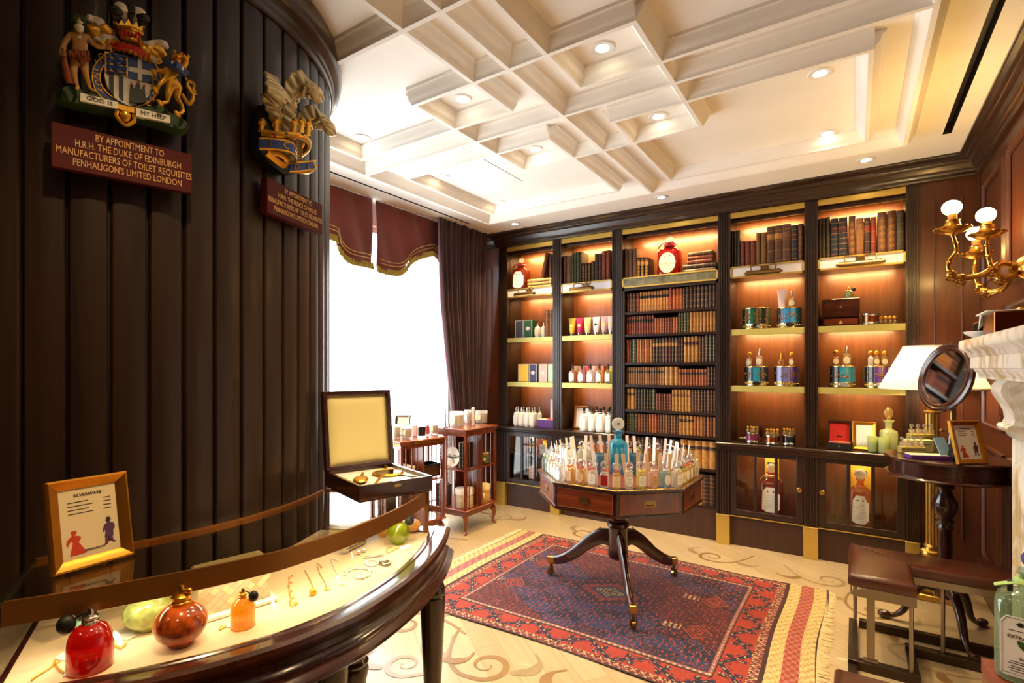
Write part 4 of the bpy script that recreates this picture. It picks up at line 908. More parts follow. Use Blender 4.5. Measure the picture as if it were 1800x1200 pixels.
def candle_glass(label, x, y, z, r, h, gl, wax='frost_lime', group=None, wick=True, fill=.7, sleeve=None):
    t = thing('candle_glass', label, 'candle', (x, y, z), 0, group)
    m = MB(); m.lathe([(r * .86, 0), (r * .92, .003), (r, h), (r * .95, h), (r * .88, .012), (0, .01)], 28); m.build('tumbler', gl, t, ang=50)
    m = MB(); m.lathe([(r * .86, .012), (r * (.88 + .07 * fill), h * fill), (0, h * fill)], 28); m.build('wax', wax, t)
    if wick: m = MB(); m.tube([(0, 0, h * fill), (.001, 0, h * fill + .012)], .0012, 6); m.build('wick', 'black', t)
    if sleeve: m = MB(RXZ); m.prism([(-r * .5, h * .25), (r * .5, h * .25), (r * .5, h * .65), (-r * .5, h * .65)], r * .95, r * 1.0); m.build('label', sleeve, t)
    return t
mat('wax_lime', (226, 228, 160), .4); mat('wax_white', (246, 240, 226), .4)
for i, (a, b, tp, yy) in enumerate(((1175, 1263, 910, .0), (1260, 1360, 922, -.035))):
    x, w = span(Zr, a, b, YB + yy); candle_glass(['pale lime candle glass beside the gold frame', 'pale lime candle glass in front of the green decanter'][i], x, YB + yy + w / 2 * .9, zl + .0005, w / 2, .115, 'frost_lime', 'wax_lime', 'lime candle glasses')
x, w = span(Zr, 1272, 1418, YB + .06); t = thing('decanter', 'pale green square decanter with amber stopper on the right ledge', 'decanter', (x, YB + .1, zl + .0005), R_(20)); r = w / 2 * .86
m = MB(); m.lathe([(r * .95, 0), (r, .004), (r, .145), (r * .92, .158), (r * .42, .17), (r * .36, .178), (r * .38, .215), (r * .62, .232), (r * .62, .238), (0, .238)], 32, sq=7); m.build('bottle_body', 'frost_lime', t, ang=50)
m = MB(); m.lathe([(r * .3, .238), (r * .26, .25)], 14); m.sph((0, 0, .29), (r * .62, r * .3, .045), 20, 12); m.build('stopper', 'scent_honey', t)
# bottles in the glazed cabinets
x, w = span(ZD, 242, 362, YB + .06)
big_bottle('large pink bottle with white label in the glazed cabinet of the fourth bay', x, YB + .1, .276, w, .42, 'scent_deepred', 'ribbon_peach', 'label_white', 'arch')
x, w = span(ZD, 693, 806, YB + .08); big_bottle('large amber bottle with cut-cornered white label in the rightmost glazed cabinet', x, YB + .1, .276, w, .44, 'scent_orange', None, 'label_white', 'arch')
for i, (zf, a, b, t0, l) in enumerate(((ZD, 268, 340, 640, 'gold carton at the back of the fourth bay cabinet'), (ZD, 700, 805, 680, 'gold carton at the back of the rightmost cabinet'), (ZL, 545, 640, 258, 'gold carton at the back of the first bay cabinet'))):
    x, w = span(zf, a, b, YB + .2); zc_ = .5755 if zf is ZL else .276; t = thing('gold_carton', l, 'box', (x, YB + .21, zc_), 0, 'gold cartons in the cabinets'); hh = zf(a, t0, YB + .2).z - zc_; m = MB(); m.cbox((0, .03, hh / 2), (w, .05, hh), 0, .003); m.build('box_body', 'gold_card', t); m = MB(); m.box(-w * .3, -.0, hh * .86, w * .3, .006, hh * .92); m.build('printed_band', 'ink', t)
x, w = span(ZL, 385, 472, YB + .08); scent_bottle('display_bottle', 'bottle with a pale pink label at the foot of the first bay cabinet', 'bottle', None, (x, YB + .1, .276), w * 1.1, .26, 'scent_pinkish', 'stopper', 'silver', 'card_blush', hb=.75, lines=5)
x, w = span(ZL, 345, 432, YB + .1); t = thing('silver_shaker', 'silver ribbed flask on the cabinet shelf of the first bay', 'flask', (x, YB + .14, .5755)); m = MB(); m.lathe([(w * .45, 0), (w * .5, .01)] + [(w * (.5 if k % 2 else .46), .02 + .02 * k) for k in range(6)] + [(w * .3, .16), (w * .2, .17), (w * .2, .19), (0, .192)], 24); m.build('flask_body', 'silver', t); m = MB(); m.lathe([(w * .52, .06), (w * .52, .09)], 24, cap=False); m.build('gold_band', 'gold', t)
x, w = span(ZL, 502, 575, YB + .1); t = thing('price_card', 'white card standing on the cabinet shelf of the first bay', 'card', (x, YB + .12, .5755)); m = MB(); m.cbox((0, 0, .05), (w, .004, .1)); m.build('card_sheet', 'label_white', t); m = MB(); m.cbox((0, -.0025, .07), (w * .6, .001, .004)); m.cbox((0, -.0025, .055), (w * .5, .001, .003)); m.build('small_print', 'ink', t)
# ================================================================ rug
RX0, RX1, RY0, RY1 = -2.58, -.15, 2.44, 4.08
def make_rug():
    import colorsys
    NX, NY = 324, 218
    c = {k: lin(v) for k, v in dict(red=(164, 52, 32), dred=(112, 34, 28), navy=(32, 32, 56), blue=(44, 50, 88), wine=(78, 30, 34), ivory=(196, 168, 124), ochre=(190, 158, 98), brown=(64, 34, 30), rose=(176, 112, 104), cream=(214, 192, 134), plum=(150, 92, 96), orange=(166, 70, 44)).items()}
    W_, H_ = RX1 - RX0, RY1 - RY0
    rnd = random.Random(3); noise = [[rnd.random() for _ in range(NX)] for _ in range(NY)]
    def zig(t, p): t = (t / p) % 1; return abs(2 * t - 1)
    def col(i, j):
        x = (i + .5) / NX * W_; y = (j + .5) / NY * H_; n = noise[j][i]
        ex = min(x, W_ - x); ey = min(y, H_ - y)
        # kilim ends
        if ex < .235:
            if ex < .012: return c['brown']
            if ex < .085: return c['cream'] if (int(y / .02) + int(ex / .018)) % 3 else c['ochre']
            if ex < .155: return (c['rose'] if (int(y / .03) + int(ex / .02)) % 2 else c['orange']) if x > W_ / 2 else (c['rose'] if (int(y / .03) + int(ex / .02)) % 3 else c['plum'])
            if ex < .225: return c['cream'] if (int(y / .02) + int(ex / .018)) % 3 else c['ochre']
            return c['brown']
        bx = ex - .235; b = min(bx, ey); along = y if bx < ey else x
        if b < .014: return c['brown']
        if b < .05:
            return c['ivory'] if (zig(along, .045) * .036 - (b - .014)) ** 2 < .00003 and n > .2 else (c['dred'] if n > .3 else c['plum'])
        if b < .058: return c['ivory'] if int(along / .012) % 2 else c['brown']
        if b < .19:
            q = (b - .058) / .132
            v = zig(along, .34)
            d = abs(v - q)
            if d < .03: return c['ivory'] if int(along / .014) % 3 == 0 else c['navy']
            if d < .12: return c['navy']
            if .2 < d < .26 and int(along / .02) % 2: return c['navy']
            s = (along % .17) - .085
            if abs(s) < .03 and abs(q - (.25 if v > .5 else .75)) < .14:
                return c['navy'] if (int((s + .03) / .012) + int(q * 14)) % 2 else (c['ivory'] if n > .85 else c['wine'])
            return c['red'] if n > .18 else c['orange']
        if b < .2: return c['brown']
        if b < .225: return c['ivory'] if int(along / .016) % 2 and abs(b - .2125) < .006 else c['plum']
        if b < .232: return c['brown']
        # field
        fx, fy = x - W_ / 2, y - H_ / 2
        m = abs(fx) / .34 + abs(fy) / .24
        if m < .32: return c['ochre'] if (int(fx / .012) + int(fy / .012)) % 2 else c['brown']
        if m < .42: return c['blue']
        if m < .62: return c['orange'] if int((m * 40)) % 2 else c['dred']
        if m < .68: return c['navy'] if int(fx / .018) % 2 else c['red']
        if m < .84: return c['wine'] if (int(fx / .02) + int(fy / .016)) % 3 else c['navy']
        if m < .94: return c['red'] if int(fx / .018 + 50) % 2 else c['navy']
        # side medallions
        for sx in (-.62, .62):
            for sy in (-.22, .22):
                mm = abs(fx - sx) / .1 + abs(fy - sy) / .11
                if mm < 1: return (c['red'], c['navy'], c['orange'], c['brown'])[int(mm * 8) % 4]
                if abs(fx - sx + .14) < .05 and abs(fy - sy) < .03 and int((fx + 3) / .014) % 2 and n > .15: return c['ivory']
        # comb-like rows
        r = int((fy + 2) / .034); w = (fx + 3 + (r % 2) * .03) % .06
        base = c['navy'] if (int((fx + 3) / .2) + r // 4) % 2 else c['blue']
        if sin(fx * 3 + fy * 5) > .3: base = c['wine']
        if w < .008: return c['red'] if n > .3 else base
        if (fy + 2) % .034 < .007: return c['dred'] if n > .35 else base
        return base if n > .1 else c['plum']
    vs = []; fs = []
    for j in range(NY + 1):
        for i in range(NX + 1):
            x = RX0 + W_ * i / NX; y = RY0 + H_ * j / NY
            wob = .012 * sin(x * 4.1 + 1) * (1 if j == 0 or j == NY else (abs(j / NY - .5) * 2) ** 3); wx = .012 * sin(y * 5.3) * (abs(i / NX - .5) * 2) ** 3
            z = .006 + .0025 * sin(x * 7 + y * 3) * sin(y * 6) * (.3 + .7 * (abs(j / NY - .5) * 2) ** 2)
            vs.append((x + wx, y + wob, z))
    for j in range(NY):
        for i in range(NX): a = j * (NX + 1) + i; fs.append((a, a + 1, a + NX + 2, a + NX + 1))
    me = bpy.data.meshes.new('rug'); me.from_pydata(vs, [], fs)
    at = me.color_attributes.new('weave', 'FLOAT_COLOR', 'CORNER'); buf = []
    for j in range(NY):
        for i in range(NX):
            k = .6 + .36 * noise[j][i]; q = col(i, j); buf += [q[0] * k, q[1] * k, q[2] * k, 1] * 4
    at.data.foreach_set('color', buf)
    m, nt, b = new_mat('rug_wool'); a = nt.nodes.new('ShaderNodeAttribute'); a.attribute_name = 'weave'
    nt.links.new(a.outputs['Color'], b.inputs['Base Color']); b.inputs['Roughness'].default_value = .9; b.inputs['Sheen Weight'].default_value = .15; b.inputs['Specular IOR Level'].default_value = .2
    tc = nt.nodes.new('ShaderNodeTexCoord'); n = nt.nodes.new('ShaderNodeTexNoise'); n.inputs['Scale'].default_value = 160; bp = nt.nodes.new('ShaderNodeBump'); bp.inputs['Strength'].default_value = .5; bp.inputs['Distance'].default_value = .004
    nt.links.new(tc.outputs['Object'], n.inputs['Vector']); nt.links.new(n.outputs['Fac'], bp.inputs['Height']); nt.links.new(bp.outputs['Normal'], b.inputs['Normal'])
    me.materials.append(m); me.polygons.foreach_set('use_smooth', [True] * len(me.polygons))
    o = bpy.data.objects.new('rug', me); COL.objects.link(o)
    tag(o, 'red and navy tribal wool rug with striped ends under the eight-sided table', 'rug')
    e = MB(); e.sweep([(RX0, RY0), (RX1, RY0), (RX1, RY1), (RX0, RY1)], [(-.004, .001), (.004, .001), (.004, .007), (-.004, .008)], closed=True); 
    mat('fringe', (226, 206, 160), .9)
    f = MB(); rnd = random.Random(5)
    for x0, s in ((RX1, 1), (RX0, -1)):
        for k in range(230):
            y = RY0 + .01 + (RY1 - RY0 - .02) * k / 229; l = rnd.uniform(.02, .055); dx = rnd.uniform(-.02, .02)
            f.tube([(x0 + .008 * sin(y * 5.3) - s * .01, y, .006), (x0 + .008 * sin(y * 5.3) + s * l * .6, y + dx * .6, .005), (x0 + s * l, y + dx, .002)], .0022, 4)
    fo = f.build('fringe', 'fringe', o); fo['kind'] = 'stuff'
make_rug()

# ================================================================ eight-sided table with its scent bottles
TC = Vector((-1.323, 3.296, 0)); TZ = .80; TR = .548; TA = -24.1
tb = thing('drum_table', 'eight-sided mahogany table with a red leather top on three splayed castored legs', 'table', TC)
def octo(r, a=TA): return [(r * cos(R_(a + 45 * k)), r * sin(R_(a + 45 * k))) for k in range(8)]
m = MB(); m.prism(octo(TR), TZ - .012, TZ); m.prism(octo(TR - .006), TZ - .02, TZ - .012); m.build('table_top', 'deep_mahogany', tb, bevel=.002)
m = MB(); m.prism(octo(TR - .075), TZ, TZ + .0012); m.build('leather_inset', 'red_leather', tb)
m = MB(); P = octo(TR - .02); m.sweep(P, [(-.004, TZ + .0004), (-.003, TZ + .0014), (.003, TZ + .0014), (.004, TZ + .0004)], closed=True); m.build('brass_line', 'brass', tb)
m = MB(); m.prism(octo(TR - .02), TZ - .158, TZ - .02); m.sweep(octo(TR - .02), [(-.005, TZ - .165), (.006, TZ - .163), (.006, TZ - .15), (0, TZ - .148)], closed=True); m.build('apron', 'deep_mahogany', tb)
P = octo(TR - .02)
for k in range(8):
    a, b = Vector(P[k]), Vector(P[(k + 1) % 8]); mid = (a + b) / 2; ang = math.atan2(mid.y, mid.x); L = (b - a).length
    T = Matrix.Translation((mid.x, mid.y, TZ - .083)) @ Matrix.Rotation(ang - pi / 2, 4, 'Z') @ Matrix.Rotation(-pi / 2, 4, 'X') @ Matrix.Rotation(pi, 4, 'Z')
    m = MB(T); m.cbox((0, 0, 0), (L - .045, .112, .006), 0, .002); d = m.build('drawer', 'mahogany', tb)
    m = MB(T); hw, hh = L / 2 - .022, .056
    m.sweep([(-hw, -hh), (hw, -hh), (hw, hh), (-hw, hh)], [(-.002, .002), (-.002, .0045), (.002, .0045), (.002, .002)], closed=True); m.build('string_inlay', 'gilt_dull', d)
    m = MB(T); pl = [(.038 * x, .02 * y) for x, y in ((-1, -.5), (-.75, -.75), (-.75, -1), (.75, -1), (.75, -.75), (1, -.5), (1, .5), (.75, .75), (.75, 1), (-.75, 1), (-.75, .75), (-1, .5))]
    m.prism(pl, .003, .0055); m.sweep([(-.024, -.011), (.024, -.011), (.024, .011), (-.024, .011)], [(-.002, .0055), (-.002, .008), (.002, .008), (.002, .0055)], closed=True)
    m.tube([(-.02, -.006, .006), (-.02, -.009, .011), (.02, -.009, .011), (.02, -.006, .006)], .0022, 6); m.build('drawer_handle', 'old_brass', d)
m = MB(); m.lathe([(.13, .642), (.13, .628), (.085, .61), (.07, .59), (.075, .57), (.088, .545), (.082, .52), (.062, .5), (.056, .485), (.072, .47), (.074, .45), (.064, .44), (.062, .42), (.064, .3), (.066, .25), (.058, .235), (.03, .22), (0, .22)][::-1], 32); m.build('pedestal', 'deep_mahogany_z', tb)
for a in (-58.6, 61.4, 181.4):
    c = cr([(.055, .36), (.12, .355), (.21, .30), (.32, .205), (.42, .145), (.50, .125)], 5); T = Matrix.Rotation(R_(a), 4, 'Z')
    m = MB(T); vs = []; n = len(c)
    for i, p in enumerate(c):
        u = i / (n - 1); h = .056 - .030 * u; w = .024 - .006 * u; t = (c[min(i + 1, n - 1)] - c[max(0, i - 1)]).normalized(); q = Vector((-t.y, t.x))
        for s, k in ((-1, -1), (1, -1), (1, .6), (.5, 1), (-.5, 1), (-1, .6)): vs.append((p.x + q.x * h * k, s * w, p.y + q.y * h * k))
    fs = [(i * 6 + k, i * 6 + (k + 1) % 6, i * 6 + 6 + (k + 1) % 6, i * 6 + 6 + k) for i in range(n - 1) for k in range(6)] + [tuple(range(5, -1, -1)), tuple(range((n - 1) * 6, n * 6))]
    m.add(vs, fs); lg = m.build('leg', 'deep_mahogany', tb, bevel=.002)
    m = MB(T); m.tube([(x, 0, z + .058 - .03 * i / 4 + .003) for i, (x, z) in enumerate(((.12, .355), (.21, .30), (.32, .205), (.42, .145), (.46, .134)))], .0035, 6); m.build('reeded_line', 'mahogany', lg)
    m = MB(T); m.cbox((.50, 0, .125), (.055, .042, .05), 0, .004); m.build('brass_toe_cap', 'brass', lg)
    m = MB(T); m.lathe([(.009, .06), (.013, .09), (.011, .104)], 12, c=(.505, 0, 0)); m.T = T @ Matrix.Translation((.51, 0, .0345)) @ Matrix.Rotation(pi / 2, 4, 'X'); m.lathe([(.01, -.014), (.024, -.012), (.024, .012), (.01, .014)], 20)
    m.T = T; 
    for s in (-1, 1): m.box(.497, s * .018 - .0025, .026, .517, s * .018 + .0025, .07)
    m.build('castor', 'old_brass', lg)
# decanter
t = thing('decanter', 'turquoise square decanter with round clear stopper in the middle of the table', 'decanter', (TC.x - .0, TC.y, TZ + .0015), R_(33)); r = .055
m = MB(); m.lathe([(r * .96, 0), (r, .004), (r, .19), (r * .92, .205), (r * .5, .222), (r * .4, .23), (r * .4, .262), (r * .6, .275), (r * .6, .28), (0, .28)], 36, sq=7); m.build('bottle_body', 'scent_deepblue', t, ang=50)
m = MB(Matrix.Translation((0, 0, .325))); m.sph((0, 0, 0), (.042, .016, .042), 28, 14); m.lathe([(.02, -.046), (.014, -.036), (.02, -.03)], 16); m.build('stopper', 'scent_clear', t)
m = MB(Matrix.Translation((0, -.015, .325)) @ RXZ); m.sweep([(.008 * cos(k * pi / 5), .008 * sin(k * pi / 5)) for k in range(10)], [(-.0015, 0), (-.0015, .002), (.0015, .002), (.0015, 0)], closed=True); m.build('monogram', 'black', t)
for k, (dx, l) in enumerate(((-.12, 'blue glass tumbler left of the turquoise decanter'), (.11, 'blue glass tumbler right of the turquoise decanter'))):
    p = TC + RV * dx - FV * .03; t = thing('tumbler', l, 'tumbler', (p.x, p.y, TZ + .0015)); m = MB(); m.lathe([(.03, 0), (.033, .003), (.042, .13), (.04, .13), (.031, .008), (0, .006)], 24); m.build('tumbler_wall', 'scent_blue', t)
    m = MB(); m.lathe([(.0405, .118), (.0435, .118), (.0438, .13), (.0415, .131)], 24, cap=False); m.build('rim', 'scent_aqua', t)
# ring of bottles and blotter strips
RING = octo(TR - .062)
cols = ['honey', 'clear', 'lemon', 'pinkish', 'aqua', 'clear', 'honey', 'lemon', 'honey', 'honey', 'clear', 'honey', 'clear', 'lemon', 'clear', 'clear', 'honey', 'amber', 'lemon', 'clear', 'honey', 'lemon', 'amber', 'clear', 'clear', 'lemon', 'clear', 'clear', 'clear', 'clear', 'aqua', 'clear', 'clear', 'clear', 'clear', 'clear', 'honey', 'honey', 'clear', 'clear']
bows = ['red', 'white', 'yellow', 'white', 'white', 'white', 'navy', 'red', 'pink', 'navy', 'white', 'red', 'navy', 'red', 'white', 'navy', 'red', 'red', 'white', 'navy', 'red', 'white', 'red', 'white', 'yellow', 'white', 'navy', 'yellow', 'navy', 'yellow', 'white', 'yellow', 'white', 'orange', 'white', 'white', 'orange', 'red', 'red', 'red']
mat('label_red', (170, 24, 40), .5); mat('label_tan', (214, 168, 128), .6)
mat('blotter_white', (250, 248, 244), .7); mat('blotter_peach', (246, 214, 176), .7); mat('blotter_mauve', (206, 186, 186), .7)
proto = {}
FRONT = 3                                                              # table corner nearest the camera
# corner order: index of the vertex closest to the camera
vi = min(range(8), key=lambda k: (TC + Vector((RING[k][0], RING[k][1], 0))).length)
idx = 0; cn = {'clear': 'clear', 'honey': 'honey-coloured', 'lemon': 'lemon yellow', 'aqua': 'pale blue', 'pinkish': 'pale pink', 'rose': 'rosy', 'green': 'pale green', 'amber': 'amber', 'orange': 'orange'}
for e in range(8):
    a = Vector(RING[(vi + e) % 8]); b = Vector(RING[(vi + e + 1) % 8])
    for k in range(5):
        p = a + (b - a) * (k / 5 + .0); out = p.normalized(); rz = math.atan2(out.y, out.x) + pi / 2
        g, bw = cols[idx], bows[idx]; lab = 'label_red' if idx == 39 else ('label_tan' if idx in (3, 36, 37) else ('label_white' if idx % 3 else 'label_cream'))
        key = (g, bw, lab, idx % 3)
        lb = f'{cn[g]} scent bottle with {bw} bow, {nth(idx)} rightwards from the table corner nearest the camera'
        loc = (TC.x + p.x, TC.y + p.y, TZ + .0015)
        if key in proto: copy_tree(proto[key], loc, rz, lb)
        else: proto[key] = scent_bottle('scent_bottle', lb, 'bottle', 'scent bottles around the table edge', loc, .049, .148, 'scent_' + g, 'ring', 'crystal', lab, 'ribbon_' + bw, sq=4, hb=.64, rz=rz, labshape=['box', 'oval', 'arch'][idx % 3], lines=3)
        # blotter strip leaning just inside each bottle
        q = p - out * .052; tw = random.uniform(-9, 9); tl = random.uniform(3, 9)
        bl = ['blotter_white', 'blotter_peach', 'blotter_mauve'][0 if 24 <= idx <= 38 else (1 if idx < 6 or idx == 39 else (2 if idx > 16 else idx % 2 * 2))]
        m = MB(Matrix.Rotation(R_(tl), 4, 'X') @ Matrix.Rotation(R_(tw), 4, 'Y')); m.box(-.0115, -.0006, .002, .0115, .0006, .195)
        bt = thing('blotter_strip', f'paper blotter strip behind a bottle, {nth(idx)} rightwards from the nearest table corner', 'strip', (TC.x + q.x, TC.y + q.y, TZ + .0035), rz, 'blotter strips on the table')
        m.build('paper_strip', bl, bt)
        m = MB(); m.box(-.008, -.005, -.002, .008, .005, .004); m.build('strip_foot', 'scent_clear', bt)
        idx += 1

# ================================================================ revolving bookcases by the window
def revolving(label, x, y, s, zt, leg, dent, mt, mz, rz=0):
    t = thing('revolving_bookcase', label, 'bookcase', (x, y, 0), rz); h = s / 2
    m = MB(); m.cbox((0, 0, zt - .009), (s + .03, s + .03, .018), 0, .005); m.cbox((0, 0, zt - .028), (s + .006, s + .006, .02)); m.cbox((0, 0, zt - .053), (s - .012, s - .012, .03)); m.build('top', mt, t)
    if dent:
        m = MB()
        for k in range(18):
            q = -h + s * (k + .5) / 18
            for sx, sy in ((1, 0), (-1, 0), (0, 1), (0, -1)): m.cbox((sx * (h + .0055) + (0 if sx else q), sy * (h + .0055) + (0 if sy else q), zt - .028), (.005 if sx else .013, .005 if sy else .013, .014))
        m.build('dentil_moulding', 'gold', t)
    zb = leg + .06
    m = MB(); m.cbox((0, 0, zb + .01), (s + .02, s + .02, .02), 0, .005); m.cbox((0, 0, zb - .022), (s - .03, s - .03, .044), 0, .003); m.build('base', mt, t)
    zm = (zb + zt) / 2 + .0
    m = MB(); m.cbox((0, 0, zm), (s - .014, s - .014, .014)); m.build('shelf', mt, t)
    m = MB(); m.box(-.006, -h * .42, zb + .02, .006, h * .1, zt - .06); m.box(-h * .15, -.006, zb + .02, h - .02, .006, zt - .06); m.build('partition', mz, t)
    for sx in (-1, 1):
        for sy in (-1, 1): m = MB(); m.box(sx * h - .011 - sx * .011, sy * h - .011 - sy * .011, zb + .02, sx * h + .011 - sx * .011, sy * h + .011 - sy * .011, zt - .06); m.build('corner_post', mz, t)
    for k in range(4):
        T = Matrix.Rotation(k * pi / 2, 4, 'Z')
        m = MB(T); m.box(-.009, -h, zb + .02, .009, -h + .016, zt - .06); m.build('face_post', mz, t)
        for q in (-.75, -.5, -.25):
            m = MB(T)
            for z0, z1 in ((zb + .02, zm - .007), (zm + .007, zt - .06)): L = z1 - z0; m.lathe([(.0045, z0), (.0045, z0 + L * .3), (.007, z0 + L * .33), (.0045, z0 + L * .36), (.0055, z0 + L * .5), (.0045, z0 + L * .64), (.007, z0 + L * .67), (.0045, z0 + L * .7), (.0045, z1)], 8, c=(q * h, -h + .008, 0))
            m.build('spindle', mz, t)
    for sx in (-1, 1):
        for sy in (-1, 1):
            T = Matrix.Translation((sx * (h - .03), sy * (h - .03), 0)) @ Matrix.Rotation(math.atan2(sy, sx), 4, 'Z')
            m = MB(T); c = cr([(.0, 0, leg + .02), (.018, 0, leg - .01), (.014, 0, leg * .55), (.004, 0, leg * .25), (.018, 0, .018), (.03, 0, .012)], 4)
            m.tube(c, [.03 - .019 * min(1, i / (len(c) * .55)) for i in range(len(c))], 10); m.sph((.026, 0, .012), (.02, .016, .012), 10, 6); m.build('leg', mt, t)
    return t
wood('cherry', (104, 46, 22), (146, 72, 36), 'X', 1, .25, .4); wood('cherry_z', (98, 42, 20), (138, 68, 34), 'Z', 1, .25, .4)
BX, BY, BS = -3.14, 3.89, .475
revolving('tall cherry-wood revolving bookcase on cabriole legs beside the dark curtain', BX, BY, BS, .95, .14, False, 'cherry', 'cherry_z')
AX, AY, AR = -3.27, 3.30, R_(-10)
revolving('cherry-wood revolving bookcase with toothed top edge, nearer the counter', AX, AY, .46, .9, .12, True, 'cherry', 'cherry_z', AR)
glass('frost_white', (250, 250, 248), .45, .08, .05, (250, 248, 242)); mat('black_wax', (34, 36, 38), .4); mat('pink_glass', (225, 90, 110), .3)
def on_top(u, v, z): p = onZ(u, v, z); return p
def cand(label, u0, u1, v0, v1, z, gl='frost_white', wax='wax_white', fill=.8, sl=None, g=None):
    p = onZ((u0 + u1) / 2, v1, z); d = (p - EYEV).dot(FV); w = (u1 - u0) / FPX * d; h = (v1 - v0) / FPX * d
    p = p + FV * w * .4; return candle_glass(label, p.x, p.y, z + .0008, w / 2, h * .97, gl, wax, g, True, fill, sl)
zq = zc
def q4(x, y): return 680 + x / 5.714, 690 + y / 5.714
def cq(label, x0, x1, y0, y1, z, **k): (u0, v0), (u1, v1) = q4(x0, y0), q4(x1, y1); return cand(label, u0, u1, v0, v1, z, **k)
cq('large white candle glass at the front corner of the tall revolving bookcase', 625, 768, 190, 345, .95, sl='label_cream')
cq('white candle glass behind the front one on the tall revolving bookcase', 775, 845, 170, 312, .95, sl='label_cream')
cq('wide white candle glass at the right end of the tall revolving bookcase', 884, 1012, 180, 305, .95, sl='label_cream')
def boxy(name, label, cat, u0, u1, v0, v1, z, m_, dep=.6, off=.0, group=None, rz=0):
    (u0, v0), (u1, v1) = q4(u0, v0), q4(u1, v1); p = onZ((u0 + u1) / 2, v1, z); d = (p - EYEV).dot(FV); w = (u1 - u0) / FPX * d; h = (v1 - v0) / FPX * d; p = p + FV * (w * dep / 2 + off)
    t = thing(name, label, cat, (p.x, p.y, z + .0008), YAW + rz, group); m = MB(); m.cbox((0, 0, h / 2), (w, w * dep, h), 0, .003); m.build('box_body', m_, t); return t, w, h
t, w, h = boxy('spotted_box', 'tall spotted white box between the candles on the tall bookcase', 'box', 850, 880, 150, 330, .95, 'white', 1.4)
m = MB()
for k in range(12): m.cbox((w * .25 * (-1) ** k, -w * .705, h * (.08 + .075 * k)), (.005, .002, .006))
m.build('printed_spots', 'gold_card', t)
p = onZ(*q4(590, 352), .95); t = thing('candle_snuffer', 'slim dark metal candle snuffer stand on the tall bookcase', 'snuffer', (p.x, p.y, .9508), YAW)
m = MB(); m.lathe([(.022, 0), (.02, .006), (.005, .012), (.004, .15), (.009, .155), (.004, .165), (0, .17)], 14); m.build('stand', 'steel', t)
m = MB(); m.tube([(0, 0, .055), (-.13, -.01, .05)], .004, 8); m.lathe([(.014, -.012), (.003, .012)], 12, c=(-.13, -.01, .045)); m.build('snuffer_arm', 'steel', t)
p = onZ(*q4(150, 425), .9); standing_frame('silver-grey photo frame standing at the back of the toothed bookcase', (p.x, p.y, .9008), R_(20), .145, .18, .022, 'steel', 12, 'cream')
cq('tall white candle glass with yellow side, left on the toothed bookcase', 40, 132, 322, 465, .9, fill=.85, wax='wax_lime')
cq('white candle glass beside the yellow-sided one on the toothed bookcase', 142, 246, 330, 462, .9, sl='label_cream')
cq('black candle glass on the toothed bookcase', 298, 388, 330, 450, .9, gl='clear_glass', wax='black_wax', fill=.9)
cq('pink candle glass behind the black one on the toothed bookcase', 385, 426, 318, 430, .9, gl='clear_glass', wax='pink_glass', fill=.9)
cq('clear candle glass at the right end of the toothed bookcase', 428, 512, 300, 418, .9, sl='label_cream')
boxy('small_carton', 'mauve carton behind the black candle on the toothed bookcase', 'box', 252, 300, 330, 440, .9, 'card_pink', 1)
# goods on their shelves
zs, zbB = .585, .2205
AM = Matrix.Translation((AX, AY, 0)) @ Matrix.Rotation(AR, 4, 'Z')
def ap(x, y, z): return AM @ Vector((x, y, z))
def hatbox(label, x, y, z, r, h, m_, lid):
    t = thing('round_box', label, 'box', (x, y, z), 0, 'round boxes on the revolving bookcase'); m = MB(); m.lathe([(r * .97, 0), (r, .004), (r, h * .8), (0, h * .8)], 32); m.build('box_body', m_, t); m = MB(); m.lathe([(r * 1.03, h * .72), (r * 1.03, h * .97), (r * .99, h), (0, h)], 32); m.build('lid', lid, t)
    m = MB(); m.sph((r * .7, -r * .7, h * .38), (r * .2, r * .2, h * .2), 12, 8); m.build('badge', 'label_cream', t)
mat('box_floral', (230, 218, 196), .6, noise=.1, nscale=40); mat('box_gold', (206, 168, 96), .5, noise=.2, nscale=50)
hatbox('cream floral round box on the lowest shelf, front corner of the tall bookcase', BX + .13, BY - .12, zbB + .001, .085, .17, 'box_floral', 'label_white')
hatbox('gold patterned round box on the lowest shelf, right side of the tall bookcase', BX + .15, BY + .13, zbB + .001, .07, .165, 'box_gold', 'card_cream')
hatbox('dark round tin on the middle shelf, right side of the tall bookcase', BX + .16, BY + .13, zs + .008, .062, .1, 't_olive', 'metal_tin')
t = thing('display_plate', 'round white plate tied with a black ribbon on the tall bookcase', 'plate', (BX + .045, BY - .19, zs + .0085)); T = Matrix.Translation((0, 0, .09)) @ Matrix.Rotation(pi / 2 - .12, 4, 'X')
m = MB(T); m.lathe([(0, -.004), (.06, -.004), (.09, .006), (.09, .009), (.06, .001), (0, .001)], 36); m.build('plate_disc', 'white_ceramic', t)
m = MB(T); m.tube([(-.089, 0, .008), (0, -.01, .004), (.089, .01, .008)], .003, 6); m.tube(cr([(0, -.01, .006), (.03, .02, .012), (.045, .0, .008), (0, -.01, .006), (-.03, .02, .012), (-.045, 0, .008), (0, -.01, .006), (.03, -.06, .006)], 4), .0025, 6); m.build('black_ribbon', 'black', t)
for k in range(2): book(.032, .23, .12, 'black', 6, None, ['black gilt-banded book beside the white plate, left of two', 'black gilt-banded book beside the white plate, right of two'][k], 'books on the tall revolving bookcase', (BX + .155 + .034 * k, BY - .215, zs + .009))
